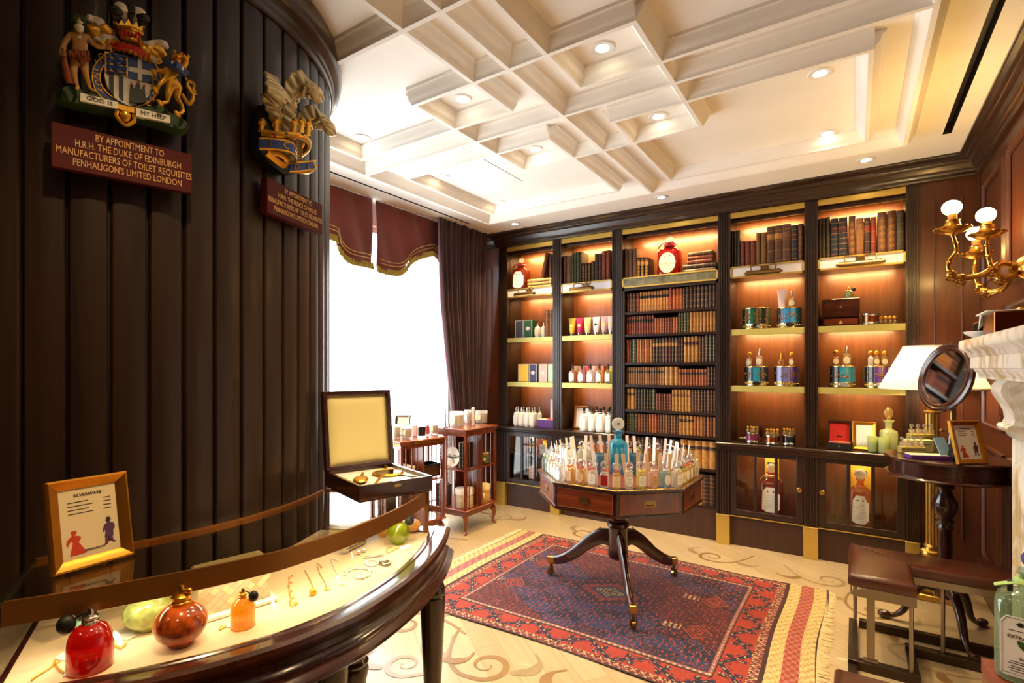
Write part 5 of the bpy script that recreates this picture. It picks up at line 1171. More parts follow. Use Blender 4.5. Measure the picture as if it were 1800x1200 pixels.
for k in range(4): book(.027, .2 - .01 * (k % 2), .085, ['black', 'olive', 'black', 'dkbrown'][k], 4, None, f'dark book on the lowest shelf of the tall bookcase, {nth(k)} from the left', 'books on the tall revolving bookcase', (BX - .13 + .03 * k, BY - .205, zbB + .001))
t = thing('box_set', 'gold patterned box in the toothed revolving bookcase', 'box', ap(.112, -.13, .558), AR); m = MB(); m.cbox((0, 0, .06), (.19, .12, .12), 0, .003); m.build('box_body', 'box_gold', t); m = MB(); m.cbox((0, 0, .11), (.194, .124, .024), 0, .003); m.build('lid', 'box_floral', t)
t = thing('dark_box', 'dark brown box beside the gold one in the toothed revolving bookcase', 'box', ap(.12, .12, .558), AR); m = MB(); m.cbox((0, 0, .055), (.15, .17, .11), 0, .003); m.build('box_body', 'deep_mahogany', t); m = MB(); m.cbox((0, 0, .1), (.154, .174, .02), 0, .003); m.build('lid', 'black', t)
for k in range(3): book(.032, .2, .12, ['brown', 'black', 'olive'][k], 4, None, f'book on the lowest shelf of the toothed revolving bookcase, {nth(k)} from the left', 'books on the toothed revolving bookcase', ap(-.14 + .036 * k, -.19, .2008))

# ================================================================ curtain and pelmet
mat('curtain_velvet', (62, 32, 34), .8, sheen=.25, noise=.15, nscale=8); mat('pelmet_velvet', (112, 38, 26), .75, sheen=.35, noise=.12, nscale=5)
mat('fringe_gold', (176, 150, 62), .6, .3); mat('braid', (206, 170, 92), .5, .3)
XC = -3.38
edge = [(onX(u, v, XC).z, onX(u, v, XC).y) for u, v in ((804, 716), (791, 631), (779, 540), (774.5, 466), (770.8, 386))]
edge = [(0.02, edge[0][1] + .12)] + edge
def cur(u, v):
    z = .02 + (CEIL - .022) * v; ya = lerp_tab(edge, z); yb = 4.62
    y = ya + (yb - ya) * u; a = .012 + .03 * min(1, (1 - v) * 3)
    return (XC + .012 - .1 * min(1, (1 - v) * 1.5) + a * sin(u * 2 * pi * 11 + .6 * sin(v * 3)) + .012 * sin(u * 29), y, z)
m = MB(); m.grid(cur, 176, 24); t = thing('curtain', 'dark plum velvet curtain gathered at the right of the window', 'curtain', (0, 0, 0)); m.build('drape', 'curtain_velvet', t, ang=180, solid=.006)
m = MB(); m.grid(lambda u, v: (cur(0, v)[0] - .012 + .012 * u, cur(0, v)[1] - .012 + .012 * u, cur(0, v)[2]), 2, 24); mat('lining', (150, 110, 130), .7); m.build('lining_edge', 'lining', t, solid=.004)
XV = -3.49
def zo(x, y): return 560 + x / 2.728, 320 + y / 2.728
def pelmet(label, ya, yb, bottom):
    bt = sorted((onX(*zo(x, y), XV).y, onX(*zo(x, y), XV).z) for x, y in bottom)
    bt = [(ya, bt[0][1])] + bt if bt[0][0] > ya else bt
    B = cr([(a, b) for a, b in bt], 8); tab = [(p[0], p[1]) for p in B]
    t = thing('pelmet', label, 'curtain', (0, 0, 0), 0, 'velvet window pelmets')
    def f(u, v): y = ya + (yb - ya) * u; zb = lerp_tab(tab, y); return (XV + .016 * (1 - v) * sin(u * 17 + v * 2.2) + .01 * sin(u * 31 + v * 4) * (1 - v * .5), y, CEIL - .003 + (zb - CEIL) * (1 - v))
    m = MB(); m.grid(f, 60, 16); m.build('velvet_panel', 'pelmet_velvet', t, ang=180, solid=.006)
    m = MB(); n = 300
    for k in range(n):
        y = ya + (yb - ya) * (k + .5) / n; z = lerp_tab(tab, y); m.tube([(XV + .014 + .008 * sin(k * .9), y, z + .012), (XV + .014 + .006 * sin(k * .7), y + .002, z - .04)], .005, 5)
    fo = m.build('fringe', 'fringe_gold', t); fo['kind'] = 'stuff'
    m = MB()
    for off in (.045, .075):
        m.tube([(XV + .026, y, lerp_tab(tab, y) + off) for y in [ya + .03 + (yb - ya - .06) * k / 50 for k in range(51)]], .0035, 6)
    m.build('braid_lines', 'braid', t)
Y0 = onX(600, 400, XV).y
pelmet('left velvet pelmet with gold fringe, partly hidden by the round wall', 1.9, onX(654.5, 420, XV).y, [(55, 255), (75, 290), (100, 325), (130, 360), (170, 378), (210, 385), (256, 396)])
pelmet('right velvet pelmet with gold fringe, running behind the curtain', onX(661, 420, XV).y, 4.3, [(278, 410), (330, 425), (380, 430), (412, 412), (440, 375), (480, 352), (540, 338), (560, 350), (582, 378), (650, 430)])
# ================================================================ curved glass counter along the round wall
mat('bronze', (150, 100, 48), .38, .75); mat('velvet_cream', (236, 216, 178), .8, sheen=.2)
ZG, ZDK = 1.0, .833
RB = [(-26, 1.318), (-15, 1.35), (-7.7, 1.383), (-1.8, 1.41), (6.6, 1.424), (17, 1.434), (29, 1.45)]
RD = [(-26, 1.362), (-19.6, 1.41), (-9, 1.484), (-3.8, 1.515), (2.7, 1.53), (12, 1.512), (20, 1.49), (29, 1.462)]
def pol(r, t): return (DX + r * cos(R_(t)), DY + r * sin(R_(t)))
T0, T1 = -24.5, 29.0
TH = [T0 + (T1 - T0) * k / 40 for k in range(41)]
CT = thing('display_counter', 'curved glass-topped mahogany display counter in front of the round panelled wall', 'counter', (DX, DY, 0))
def cpart(name, mb, m, parent=None, **k):
    mb.v = [v - Vector((DX, DY, 0)) for v in mb.v]; return mb.build(name, m, parent or CT, **k)
RI = 1.005
m = MB(); m.prism([pol(RI, T0), pol(RI, -10), pol(RI, 5), pol(RI, 17), pol(RI, T1)][::-1] + [pol(lerp_tab(RD, t) - .004, t) for t in TH], ZDK - .012, ZDK); cpart('velvet_deck', m, 'velvet_cream', ang=30)
m = MB(); m.prism([pol(RI, T0), pol(RI, -10), pol(RI, 5), pol(RI, 17), pol(RI, T1)][::-1] + [pol(lerp_tab(RD, t) + .02, t) for t in TH], .705, ZDK - .0125); cpart('carcass', m, 'deep_mahogany', ang=30)
path = [pol(RI, T0)] + [pol(lerp_tab(RD, t), t) for t in TH] + [pol(RI, T1)]
m = MB(); m.sweep(path, [(-.006, .80), (-.006, ZDK + .001), (0, ZDK + .004), (.012, ZDK + .005), (.016, ZDK + .002), (.02, ZDK + .004), (.06, ZDK + .006), (.072, ZDK), (.076, ZDK - .012), (.07, ZDK - .022), (.055, ZDK - .03), (.048, ZDK - .045), (.05, ZDK - .06), (.056, ZDK - .068), (.066, ZDK - .074),
    (.07, ZDK - .083), (.076, ZDK - .088), (.088, ZDK - .1), (.09, ZDK - .108), (.082, ZDK - .116), (.06, ZDK - .122), (.05, ZDK - .132), (.02, ZDK - .135), (-.006, ZDK - .135)]); cpart('moulded_rim', m, 'deep_mahogany', ang=28)
m = MB(); m.prism([pol(RI + .01, T0), pol(RI + .01, -10), pol(RI + .01, 5), pol(RI + .01, 17), pol(RI + .01, T1)][::-1] + [pol(lerp_tab(RB, t) - .009, t) for t in TH], ZG - .007, ZG - .001); cpart('glass_top', m, 'counter_glass' if 'counter_glass' in MT else glass('counter_glass', (244, 240, 230), 0, .09), ang=30)
m = MB(); rb = [pol(lerp_tab(RB, t), t) for t in TH]; m.sweep(rb, [(-.008, ZG - .052), (-.008, ZG - .001), (-.008, ZG + .001), (0, ZG + .001), (0, ZG - .052), (-.008, ZG - .052)]); cpart('bronze_band', m, 'bronze', ang=30)
m = MB(); m.sweep([pol(RI + .02, t) for t in TH], [(-.012, ZG - .02), (-.012, ZG + .001), (0, ZG + .001), (0, ZG - .02), (-.012, ZG - .02)]); cpart('back_rail', m, 'bronze', ang=30)
for t in (T0, T1):
    a, b = pol(RI + .02, t), pol(lerp_tab(RB, t), t); m = MB(); m.sweep([a, b], [(-.004, ZG - .012), (-.004, ZG + .0012), (.004, ZG + .0012), (.004, ZG - .012), (-.004, ZG - .012)]); cpart('end_rail', m, 'steel' if t == T0 else 'bronze')
m = MB(); vs = [(*pol(lerp_tab(RB, t) - .004, t), ZG - .05) for t in TH] + [(*pol(lerp_tab(RD, t) - .003, t), ZDK + .002) for t in TH]; n = len(TH); m.add(vs, [(k, k + 1, n + k + 1, n + k) for k in range(n - 1)]); cpart('front_glass', m, 'clear_glass', ang=60)
for t in (T0, T1):
    m = MB(); m.quad((*pol(RI + .02, t), ZDK), (*pol(lerp_tab(RD, t) - .005, t), ZDK), (*pol(lerp_tab(RB, t) - .004, t), ZG - .01), (*pol(RI + .02, t), ZG - .01)); cpart('end_glass', m, 'clear_glass')
m = MB(); p = Vector((*pol(lerp_tab(RB, T1) - .006, T1), 0)); m.T = Matrix.Translation(p) @ Matrix.Rotation(R_(T1), 4, 'Z'); m.box(-.01, -.008, ZDK, .01, .004, ZG - .002); cpart('corner_post', m, 'bronze')
def cleg(r, t, z1=.70):
    x, y = pol(r, t); m = MB(); m.lathe([(.02, 0), (.024, .01), (.034, .2), (.046, .45), (.052, .575), (.052, .583), (.048, .588), (.052, .594), (.052, .612), (.044, .635), (.026, .648), (.02, .655), (.026, .663), (.018, .672), (.02, .68), (.028, .688), (.028, z1 + .004)], 28, c=(x, y, 0)); cpart('leg', m, 'deep_mahogany_z', ang=35)
def cleg2(r, t):
    x, y = pol(r, t); m = MB(); m.lathe([(.03, 0), (.034, .3), (.042, .5), (.05, .54), (.046, .555), (.05, .565), (.042, .575), (.044, .60), (.044, .704)], 24, c=(x, y, 0)); cpart('leg', m, 'deep_mahogany_z', ang=35)
cleg(1.475, 28.3); cleg2(1.44, 4.6); cleg2(1.40, 9.6); cleg2(1.42, -22)
for k, t in enumerate((-18, -6, 6, 18)):
    x, y = pol(lerp_tab(RB, t) - .04, t); area('case_led', (x - DX, y - DY, ZG - .03), (0, R_(-25), R_(t)), .02, .26, .36, (1, .80, .52), parent=CT)

# dressing case on the glass
t = thing('dressing_case', 'open mahogany dressing case with yellow padded lid standing on the glass counter', 'box', (-1.524, 1.290, ZG + .0018), R_(72.6))
w, d, h = .308, .362, .062
m = MB(); m.box(0, 0, 0, w, d, .01); m.box(0, 0, .01, w, .014, h); m.box(0, d - .014, .01, w, d, h); m.box(0, .014, .01, .014, d - .014, h); m.box(w - .014, .014, .01, w, d - .014, h); m.build('case_base', 'deep_mahogany', t, bevel=.0015)
mat('satin_white', (248, 244, 232), .4, sheen=.3); mat('satin_yellow', (252, 240, 168), .45, sheen=.3)
m = MB(); m.box(.014, .014, .01, w - .014, d - .014, h - .014); m.build('satin_lining', 'satin_white', t)
m = MB(Matrix.Translation((0, d, h)) @ Matrix.Rotation(R_(-7), 4, 'X')); q = .335
m.box(0, 0, 0, w, .012, q); m.box(0, -.024, 0, .016, 0, q); m.box(w - .016, -.024, 0, w, 0, q); m.box(.016, -.024, 0, w - .016, 0, .016); m.box(.016, -.024, q - .016, w - .016, 0, q); lid = m.build('lid', 'deep_mahogany', t, bevel=.0015)
m = MB(Matrix.Translation((0, d, h)) @ Matrix.Rotation(R_(-7), 4, 'X')); m.grid(lambda u, v: (.016 + (w - .032) * u, -.004 - .014 * min(1, 6 * min(u, 1 - u, v, 1 - v)) ** .5, .016 + (q - .032) * v), 20, 20); m.build('padded_panel', 'satin_yellow', lid)
for k in (0, 1): m = MB(); m.box(w * (.22 + .5 * k), d - .006, h - .004, w * (.22 + .5 * k) + .05, d + .004, h + .003); m.build('hinge', 'brass', t)
m = MB(RXZ); m.prism([(w / 2 + .016 * cos(k * pi / 8), h * .72 + .006 * sin(k * pi / 8)) for k in range(16)], 0, .0012); m.build('lock_plate', 'brass', t)
hz = h - .0135
TS = Matrix.Translation((-1.524, 1.290, ZG + .0018)) @ Matrix.Rotation(R_(72.6), 4, 'Z')
def case_item(name, label, x, y, rz, cat='brush'):
    o = thing(name, label, cat); o.matrix_world = TS @ Matrix.Translation((x, y, hz)) @ Matrix.Rotation(rz, 4, 'Z'); return o
o = case_item('hand_mirror', 'round gold hand mirror lying in the open dressing case', .21, .2, 1.2, 'mirror')
m = MB(); m.lathe([(0, 0), (.062, 0), (.066, .005), (.06, .012), (.055, .009), (0, .009)], 32); m.tube([(.06, 0, .006), (.1, 0, .006), (.15, 0, .006)], [.006, .005, .009], 8); m.build('mirror_frame', 'gold', o); m = MB(); m.lathe([(0, .0095), (.054, .0095)], 32, cap=False); m.build('mirror_glass', 'mirror', o)
o = case_item('hair_brush', 'gold-backed brush lying at the left of the dressing case', .06, .13, 1.1); m = MB(); m.sph((0, 0, .01), (.06, .03, .009), 20, 8); m.tube([(.05, 0, .008), (.13, 0, .008)], [.008, .006], 8); m.build('brush_back', 'gold', o); m = MB(); m.cbox((0, 0, .004), (.09, .04, .008), 0, .002); m.build('bristles', 'black', o)
o = case_item('nail_file', 'slim gold nail file lying across the dressing case', .12, .1, .95, 'file'); m = MB(); m.tube([(-.08, 0, .004), (.0, 0, .004), (.09, 0, .004)], [.003, .005, .007], 8); m.build('file_handle', 'gold', o)
o = case_item('button_hook', 'dark button hook lying beside the hand mirror', .25, .09, 1.9, 'hook'); m = MB(); m.tube(cr([(-.07, 0, .003), (.03, 0, .003), (.055, .01, .003), (.06, .02, .003), (.05, .025, .003)], 4), .0025, 6); m.build('hook_rod', 'black', o); m = MB(); m.tube([(-.07, 0, .004), (-.03, 0, .004)], .006, 8); m.build('handle', 'gold', o)
# price frame
standing_frame('gold-framed silverware price list with a lady in red and a gentleman, standing on the counter', (-1.609, .515, ZG + .0018), R_(94.6), .174, .222, .026, 'frame_gold', 11, 'cream', .02, True, ('SILVERWARE', .0105, "PENHALIGON'S"), name='price_stand', foot_lines=4)

# goods in the case
def dk(u, v, dz=0): p = onZ(u, v, ZDK + .001); return p
def wd(px, p): return px / FPX * (p - EYEV).dot(FV)
mat('glass_red', (196, 26, 26), .08, coat=.6, noise=.25, nscale=40); mat('glass_orange', (222, 92, 30), .12, coat=.6, noise=.45, nscale=45); mat('glass_lime', (206, 224, 130), .2, coat=.5, noise=.2, nscale=50); mat('glass_amber', (236, 172, 40), .1, coat=.6, noise=.3, nscale=60)
mat('glass_green', (190, 204, 40), .1, coat=.7, noise=.2, nscale=60); mat('glass_teal', (150, 205, 175), .25, coat=.3); mat('pearl', (232, 218, 176), .25, coat=.5)
for k, c, bc in (('glass_red', (240, 90, 80), (200, 22, 20)), ('glass_amber', (252, 216, 110), (242, 184, 30)), ('glass_green', (225, 235, 120), (176, 196, 20))): MT.pop(k); glass(k, c, .6, .1, .04, bc)
mat('jewel_gold', (232, 176, 44), .4, .35); mat('jewel_silver', (226, 224, 218), .35, .3)
for k in ('glass_orange', 'glass_lime'):
    b = MT[k].node_tree.nodes['Principled BSDF']; b.inputs['Subsurface Weight'].default_value = 0; b.inputs['Transmission Weight'].default_value = .25; b.inputs['Roughness'].default_value = .15
p = dk(165, 1178); atomizer('dome-shaped red glass atomizer with black bulb, nearest the counter left end', (p.x - .02, p.y + .0, ZDK + .001), wd(34, p), 'glass_red', 'dome', True, YAW + pi + .5, 'silver', 'black', hh=.1)
p = dk(304, 1142); p = p + FV * .03; atomizer('round orange-red mottled glass atomizer in the counter', (p.x, p.y, ZDK + .001), wd(42, p), 'glass_orange', 'round', False, YAW + pi / 2, 'gold', hh=.1)
p = dk(246, 1114); p = p + FV * .03; atomizer('round pale green crackled glass atomizer behind the orange one', (p.x, p.y, ZDK + .001), wd(38, p), 'glass_lime', 'round', False, YAW, 'gold', hh=.088)
p = dk(133, 1140); t = thing('jar', 'small teal glass jar behind the red atomizer', 'jar', (p.x, p.y + .02, ZDK + .001)); m = MB(); m.lathe([(.02, 0), (.024, .004), (.024, .055), (.018, .065)], 20); m.build('jar_body', 'glass_teal', t); m = MB(); m.sph((0, 0, .082), (.022, .022, .02), 14, 8); m.build('stopper', 'black', t)
p = dk(427, 1100); atomizer('golden amber atomizer with dark squeeze bulb in front of the pearl box', (p.x, p.y, ZDK + .001), wd(20, p), 'glass_amber', 'dome', True, YAW - .1, 'gold', 'black', hh=.075)
# mother-of-pearl box
a, b = dk(345, 1098), dk(482, 1056); t = thing('pearl_box', 'mother-of-pearl box with diagonal facets on a white stand in the counter', 'box', ((a + b) / 2), math.atan2((b - a).y, (b - a).x)); t.location.z = ZDK + .001; L = (b - a).length
m = MB(); m.cbox((0, .045, .006), (L + .02, .11, .012), 0, .003); m.build('stand', 'white', t)
m = MB(); m.cbox((0, .05, .07), (L * .92, .08, .114), 0, .004); m.build('box_body', 'pearl', t)
m = MB(RXZ)
mats_ = []
for k, c in enumerate(((238, 222, 170), (205, 190, 150), (226, 200, 168), (190, 178, 130))): mat('pearl_%s' % ['light', 'dull', 'rosy', 'olive'][k], c, .2, coat=.6)
nx, nz = 7, 5; X0, Z0, X1, Z1 = -L * .46, .013, L * .46, .127; dx = (X1 - X0) / nx; dz = (Z1 - Z0) / nz; rnd = random.Random(4)
for i in range(nx + 1):
    for j in range(nz + 1):
        for o2 in (0, 1):
            cx, cz = X0 + dx * (i + .5 * o2), Z0 + dz * (j + .5 * o2); P = [(cx - dx * .48, cz), (cx, cz - dz * .48), (cx + dx * .48, cz), (cx, cz + dz * .48)]
            P = [(min(X1, max(X0, x)), min(Z1, max(Z0, z))) for x, z in P]
            if max(x for x, z in P) - min(x for x, z in P) < .004 or max(z for x, z in P) - min(z for x, z in P) < .004: continue
            P2 = []
            for q in P:
                if not P2 or (abs(q[0] - P2[-1][0]) + abs(q[1] - P2[-1][1])) > 1e-5: P2.append(q)
            m.prism(P2, -.0105, -.0085, rnd.randrange(4))
m.build('pearl_facets', ['pearl_light', 'pearl_dull', 'pearl_rosy', 'pearl_olive'], t)
# right end: green quilted atomizer, amber one, yellow cushion, cylinder, dice, pen
p = dk(697, 960); p = p + FV * .035; atomizer('round olive-green quilted glass atomizer at the right end of the counter', (p.x, p.y, ZDK + .001), wd(19.5, p), 'glass_green', 'round', True, YAW + .3, 'gold', 'black', hh=.083)
p = dk(668, 950); p = p + FV * .05; atomizer('small amber glass atomizer behind the olive-green one', (p.x, p.y, ZDK + .001), .026, 'glass_amber', 'round', False, YAW + 1, 'gold', hh=.05)
mat('satin_gold', (240, 170, 40), .35, sheen=.4)
p = dk(732, 934); t = thing('cushion', 'small golden satin cushion behind the right corner post of the counter', 'cushion', (p.x - .04, p.y - .02, ZDK + .001), YAW); m = MB(); n = 20
m.grid(lambda u, v: ((u - .5) * .12 * (1 - .12 * (2 * v - 1) ** 2), (v - .5) * .08 * (1 - .12 * (2 * u - 1) ** 2), .024 + .022 * (max(0, (1 - (2 * u - 1) ** 4) * (1 - (2 * v - 1) ** 4))) ** .5), n, n); m.grid(lambda u, v: ((.5 - u) * .12 * (1 - .12 * (2 * v - 1) ** 2), (v - .5) * .08 * (1 - .12 * (2 * u - 1) ** 2), .024 - .022 * (max(0, (1 - (2 * u - 1) ** 4) * (1 - (2 * v - 1) ** 4))) ** .5), n, n); m.build('cushion_cover', 'satin_gold', t)
a, b = dk(604, 973), dk(640, 956); t = thing('silver_case', 'engraved silver cylinder case lying in the counter', 'case', ((a.x + b.x) / 2, (a.y + b.y) / 2, ZDK + .0145), math.atan2(b.y - a.y, b.x - a.x)); L = (b - a).length
m = MB(Matrix.Rotation(pi / 2, 4, 'Y')); m.lathe([(0, -L / 2), (.0125, -L / 2), (.0135, -L / 2 + .004)] + [(.0135 if k % 2 else .0115, -L / 2 + .006 + (L - .02) * k / 12) for k in range(13)] + [(.0135, L / 2 - .004), (.0125, L / 2), (0, L / 2)], 20); m.build('case_tube', 'old_silver' if 'old_silver' in MT else mat('old_silver', (170, 160, 130), .3, 1), t)
m = MB(Matrix.Rotation(pi / 2, 4, 'Y')); m.lathe([(.0138, -L / 2 - .001), (.0138, -L / 2 + .012)], 20); m.build('end_cap', 'silver', t)
for k, (u, v) in enumerate(((631, 974), (640, 970))):
    p = dk(u, v); o = MB(); o.cbox((0, 0, .0055), (.011, .011, .011), 0, .0012)
    for s in (-.003, .003): o.sph((s, s, .0108), (.0012, .0012, .0006), 6, 4, 1); o.sph((.0053, s, .0055 + s), (.0006, .0012, .0012), 6, 4, 1); o.sph((s, -.0053, .0055 - s), (.0012, .0006, .0012), 6, 4, 1)
    tag(o.build('die', ['silver', 'black'], loc=(p.x, p.y, ZDK + .0012), rot=.5 + k), ['left one of two small silver dice in the counter', 'right one of two small silver dice in the counter'][k], 'dice', 'silver dice')
p = dk(657, 979); t = thing('pen', 'slim silver pen lying beside the dice', 'pen', (p.x, p.y, ZDK + .004), YAW + .35); m = MB(); m.tube([(-.035, 0, 0), (-.03, 0, 0), (.028, 0, 0), (.036, 0, 0)], [.0015, .003, .003, .002], 10); m.build('pen_barrel', 'silver', t); m = MB(); m.box(.005, -.0008, .003, .03, .0008, .0042); m.build('clip', 'silver', t)
# jewellery laid on the velvet
def chain(label, pts, m_, pend, r=.0014, cat='necklace', link=.0032):
    P = [dk(u, v) for u, v in pts]; c0 = P[0]; C_ = cr([(q - c0) for q in P], 14); t = thing('necklace' if cat == 'necklace' else 'bracelet', label, cat, (c0.x, c0.y, ZDK + .001))
    m = MB(); L = 0
    for i in range(len(C_) - 1):
        q = C_[i]; m.sph((q.x, q.y, .0016), (link * .55, link * .55, .0014), 6, 4)
    m.tube([(q.x, q.y, .0015) for q in C_], r * .6, 5); m.build('chain', m_, t)
    if pend: m = MB(); pend(m, C_); m.build('pendant', m_, t)
    return t
def charms(m, C_):
    for i, q in enumerate(C_[::7]): m.sph((q.x + .006 * (-1) ** i, q.y + .003, .003), (.005, .003, .003), 8, 5)
    q = C_[-6]; m.sph((q.x + .014, q.y + .008, .004), (.008, .006, .004), 8, 6)
def ball(m, C_): q = C_[-1]; m.sph((q.x, q.y, .008), .011, 14, 9)
def bar(m, C_): q = C_[-1]; m.tube([(q.x - .008, q.y - .004, .002), (q.x + .008, q.y + .006, .002)], .002, 6)
chain('gold charm chain, leftmost of the jewellery laid on the cream velvet', [(510, 1013), (508, 1025), (509, 1040), (511, 1052), (510, 1066)], 'jewel_gold', charms)
chain('gold chain ending in a filigree ball pendant', [(536, 1003), (543, 1015), (549, 1030), (550, 1045)], 'jewel_gold', ball)
chain('fine gold chain with a tiny pendant, beside the ball pendant chain', [(566, 998), (558, 991), (562, 1008), (570, 1022), (575, 1037)], 'jewel_gold', bar)
chain('silver chain with a bar pendant, rightmost of the straight chains', [(595, 987), (582, 983), (588, 1000), (597, 1015), (603, 1028)], 'jewel_silver', bar)
chain('silver charm bracelet curled in a loop on the velvet', [(604, 1011), (612, 1004), (622, 1000), (640, 1000), (650, 1004), (648, 1012), (636, 1016), (624, 1017)], 'jewel_silver', charms, cat='bracelet', link=.006)
chain('pearly bracelet beside the dark ring', [(642, 990), (650, 985), (660, 986), (664, 991), (656, 995), (646, 994), (642, 990)], 'jewel_silver', None, cat='bracelet', link=.006)
p = dk(677, 991); t = thing('bangle', 'dark metal bangle lying near the front rim of the counter', 'bangle', (p.x, p.y, ZDK + .006), 0); m = MB(); m.tube([(.02 * cos(a), .014 * sin(a), .001 * sin(2 * a)) for a in [2 * pi * k / 24 for k in range(24)]], .0045, 8, closed=True); m.build('band', 'old_silver', t); m = MB(); m.sph((.0, -.014, .003), (.008, .004, .003), 8, 6); m.build('clasp', 'silver', t)
def tagcard(label, pts_tag, cord):
    P = [dk(*q) for q in pts_tag]; c0 = P[0]; t = thing('price_tag', label, 'tag', (c0.x, c0.y, ZDK + .0012), 0, 'price tags in the counter'); m = MB(); m.prism([(q.x - c0.x, q.y - c0.y) for q in P][::-1], 0, .0012); m.build('tag_card', 'label_white', t)
    m = MB(); C_ = cr([(dk(*q) - c0) for q in cord], 6); m.tube([(q.x, q.y, .0022) for q in C_], .0018, 6); m.build('gold_cord', 'jewel_gold', t)
tagcard('white price tag lying left of the red atomizer', [(96, 1158), (120, 1163), (140, 1152), (136, 1144), (108, 1148)], [(98, 1160), (92, 1172), (80, 1180), (60, 1192), (56, 1196), (68, 1186)])
tagcard('white price tag under the front of the red atomizer', [(110, 1190), (140, 1182), (138, 1172), (116, 1178)], [(112, 1184), (104, 1178), (98, 1168), (106, 1164)])
tagcard('white price tag in front of the green crackled atomizer', [(206, 1122), (222, 1126), (240, 1118), (232, 1112), (214, 1114)], [(206, 1120), (198, 1132), (212, 1140), (222, 1132)])
tagcard('white price tag beneath the amber atomizer', [(396, 1102), (410, 1104), (414, 1096), (402, 1094)], [(398, 1100), (386, 1108), (390, 1100)])
tagcard('white card under the olive-green quilted atomizer', [(700, 962), (718, 956), (726, 960), (706, 968)], [(702, 962), (682, 972), (680, 964), (690, 962)])
# ================================================================ right side: fender, shaving stand, lamp, mantel, sconce
def at(u, v, d): return EYEV + ray(u, v) * d
mat('seat_leather', (74, 34, 20), .35, coat=.25, noise=.18, nscale=6, bump=.15)
mat('fender_steel', (150, 138, 122), .28, .95); mat('fender_dark', (70, 56, 44), .3, .8)
fd = thing('club_fender', 'brown leather corner seat of a steel club fender beside the shaving stand', 'fender', (0, 3.4, 0))
def fpart(name, mb, m, parent=None, o=(0, 3.4, 0), **k): mb.v = [v - Vector(o) for v in mb.v]; return mb.build(name, m, parent or fd, **k)
def pad(poly, z0, z1, e=.028):
    """padded leather slab with rounded top edge"""
    m = MB(); n = len(poly); c = Vector((sum(p[0] for p in poly) / n, sum(p[1] for p in poly) / n)); pv = [Vector(p) for p in poly]
    def inset(q):
        out = []
        for i in range(n):
            a = (pv[i] - pv[i - 1]).normalized(); b = (pv[(i + 1) % n] - pv[i]).normalized(); na = Vector((-a.y, a.x)); nb = Vector((-b.y, b.x)); mm = na + nb; mm = mm / max(.25, mm.dot(na)); out.append(pv[i] + mm * q)
        return out
    lv = [(0.006, z0), (0, z0 + .008), (0, z1 - e), (e * .13, z1 - e * .5), (e * .5, z1 - e * .13), (e, z1)]; vs = []; fs = []
    for q, z in lv: vs += [(p.x, p.y, z) for p in inset(q)]
    for k in range(len(lv) - 1):
        for i in range(n): j = (i + 1) % n; fs.append((k * n + i, k * n + j, k * n + n + j, k * n + n + i))
    fs += [tuple(range(n - 1, -1, -1)), tuple(range((len(lv) - 1) * n, len(lv) * n))]
    return m.add(vs, fs)
fpart('seat_pad', pad([(-.03, 3.655), (-.03, 3.12), (.0, 3.105), (.245, 3.105), (.245, 3.41), (.70, 3.41), (.70, 3.655)], .41, .472), 'seat_leather', ang=40)
m = MB(); m.tube([(-.02, 3.645, .473), (.11, 3.53, .4745), (.245, 3.41, .471)], .0025, 6); fpart('seam', m, 'deep_mahogany')
m = MB(); m.box(.247, 3.42, .372, .70, 3.43, .4105); m.box(.235, 3.13, .372, .245, 3.43, .4105)
arc = [(-.02, .398), (0, .401), (.245, .401), (.245, .362), (.06, .362), (.04, .372), (.015, .39)]
m.T = Matrix.Translation((0, 3.118, 0)) @ RXZ; m.prism([(-.025, .37), (-.01, .39), (.03, .408), (.07, .411), (.245, .411), (.245, .362), (.02, .362)][::-1], 0, .01); m.T = Matrix()
m.box(-.02, 3.13, .375, -.012, 3.636, .4105); m.box(-.02, 3.637, .375, .70, 3.645, .4105); fpart('steel_band', m, 'fender_steel', bevel=.0015)
for x, y, fl in ((.065, 3.125, 1), (.225, 3.125, 0), (.375, 3.43, 0), (.62, 3.43, 0), (.0, 3.63, 0), (.66, 3.63, 0)):
    m = MB()
    if fl: m.box(x - .017, y - .006, .045, x + .017, y + .006, .374); m.box(x - .03, y - .012, .045, x + .03, y + .012, .06); m.sph((x, y - .007, .33), (.004, .003, .004), 8, 5)
    else: m.lathe([(.009, .045), (.009, .374)], 14, c=(x, y, 0))
    fpart('leg', m, 'fender_steel')
m = MB(); m.box(-.03, 2.14, 0, .01, 3.095, .03); m.box(-.03, 3.10, 0, .26, 3.15, .046); m.box(-.03, 3.155, 0, .01, 3.66, .03); m.box(.22, 3.155, 0, .26, 3.40, .03); m.box(.22, 3.405, 0, .70, 3.455, .046); m.box(.02, 3.61, 0, .70, 3.65, .046); fpart('base_rail', m, 'fender_dark', bevel=.003)
fd2 = thing('club_fender', 'brown leather corner seat of the club fender nearest the camera, under the green bottle', 'fender', (.3, 2.0, 0)); o2 = (.3, 2.0, 0)
fpart('seat_pad', pad([(-.06, 2.12), (-.06, 1.8), (.575, 1.8), (.575, 2.12)], .41, .472), 'seat_leather', fd2, o2, ang=40)
m = MB(); m.box(-.05, 2.105, .372, .57, 2.113, .411); m.box(-.05, 1.81, .372, .57, 1.818, .411); m.box(-.05, 1.81, .372, -.042, 2.113, .411); fpart('steel_band', m, 'fender_steel', fd2, o2)
for x, y in ((-.035, 2.09), (-.035, 1.83), (.545, 2.09), (.545, 1.83)): m = MB(); m.lathe([(.009, 0), (.009, .374)], 14, c=(x, y, 0)); fpart('leg', m, 'fender_steel', fd2, o2)
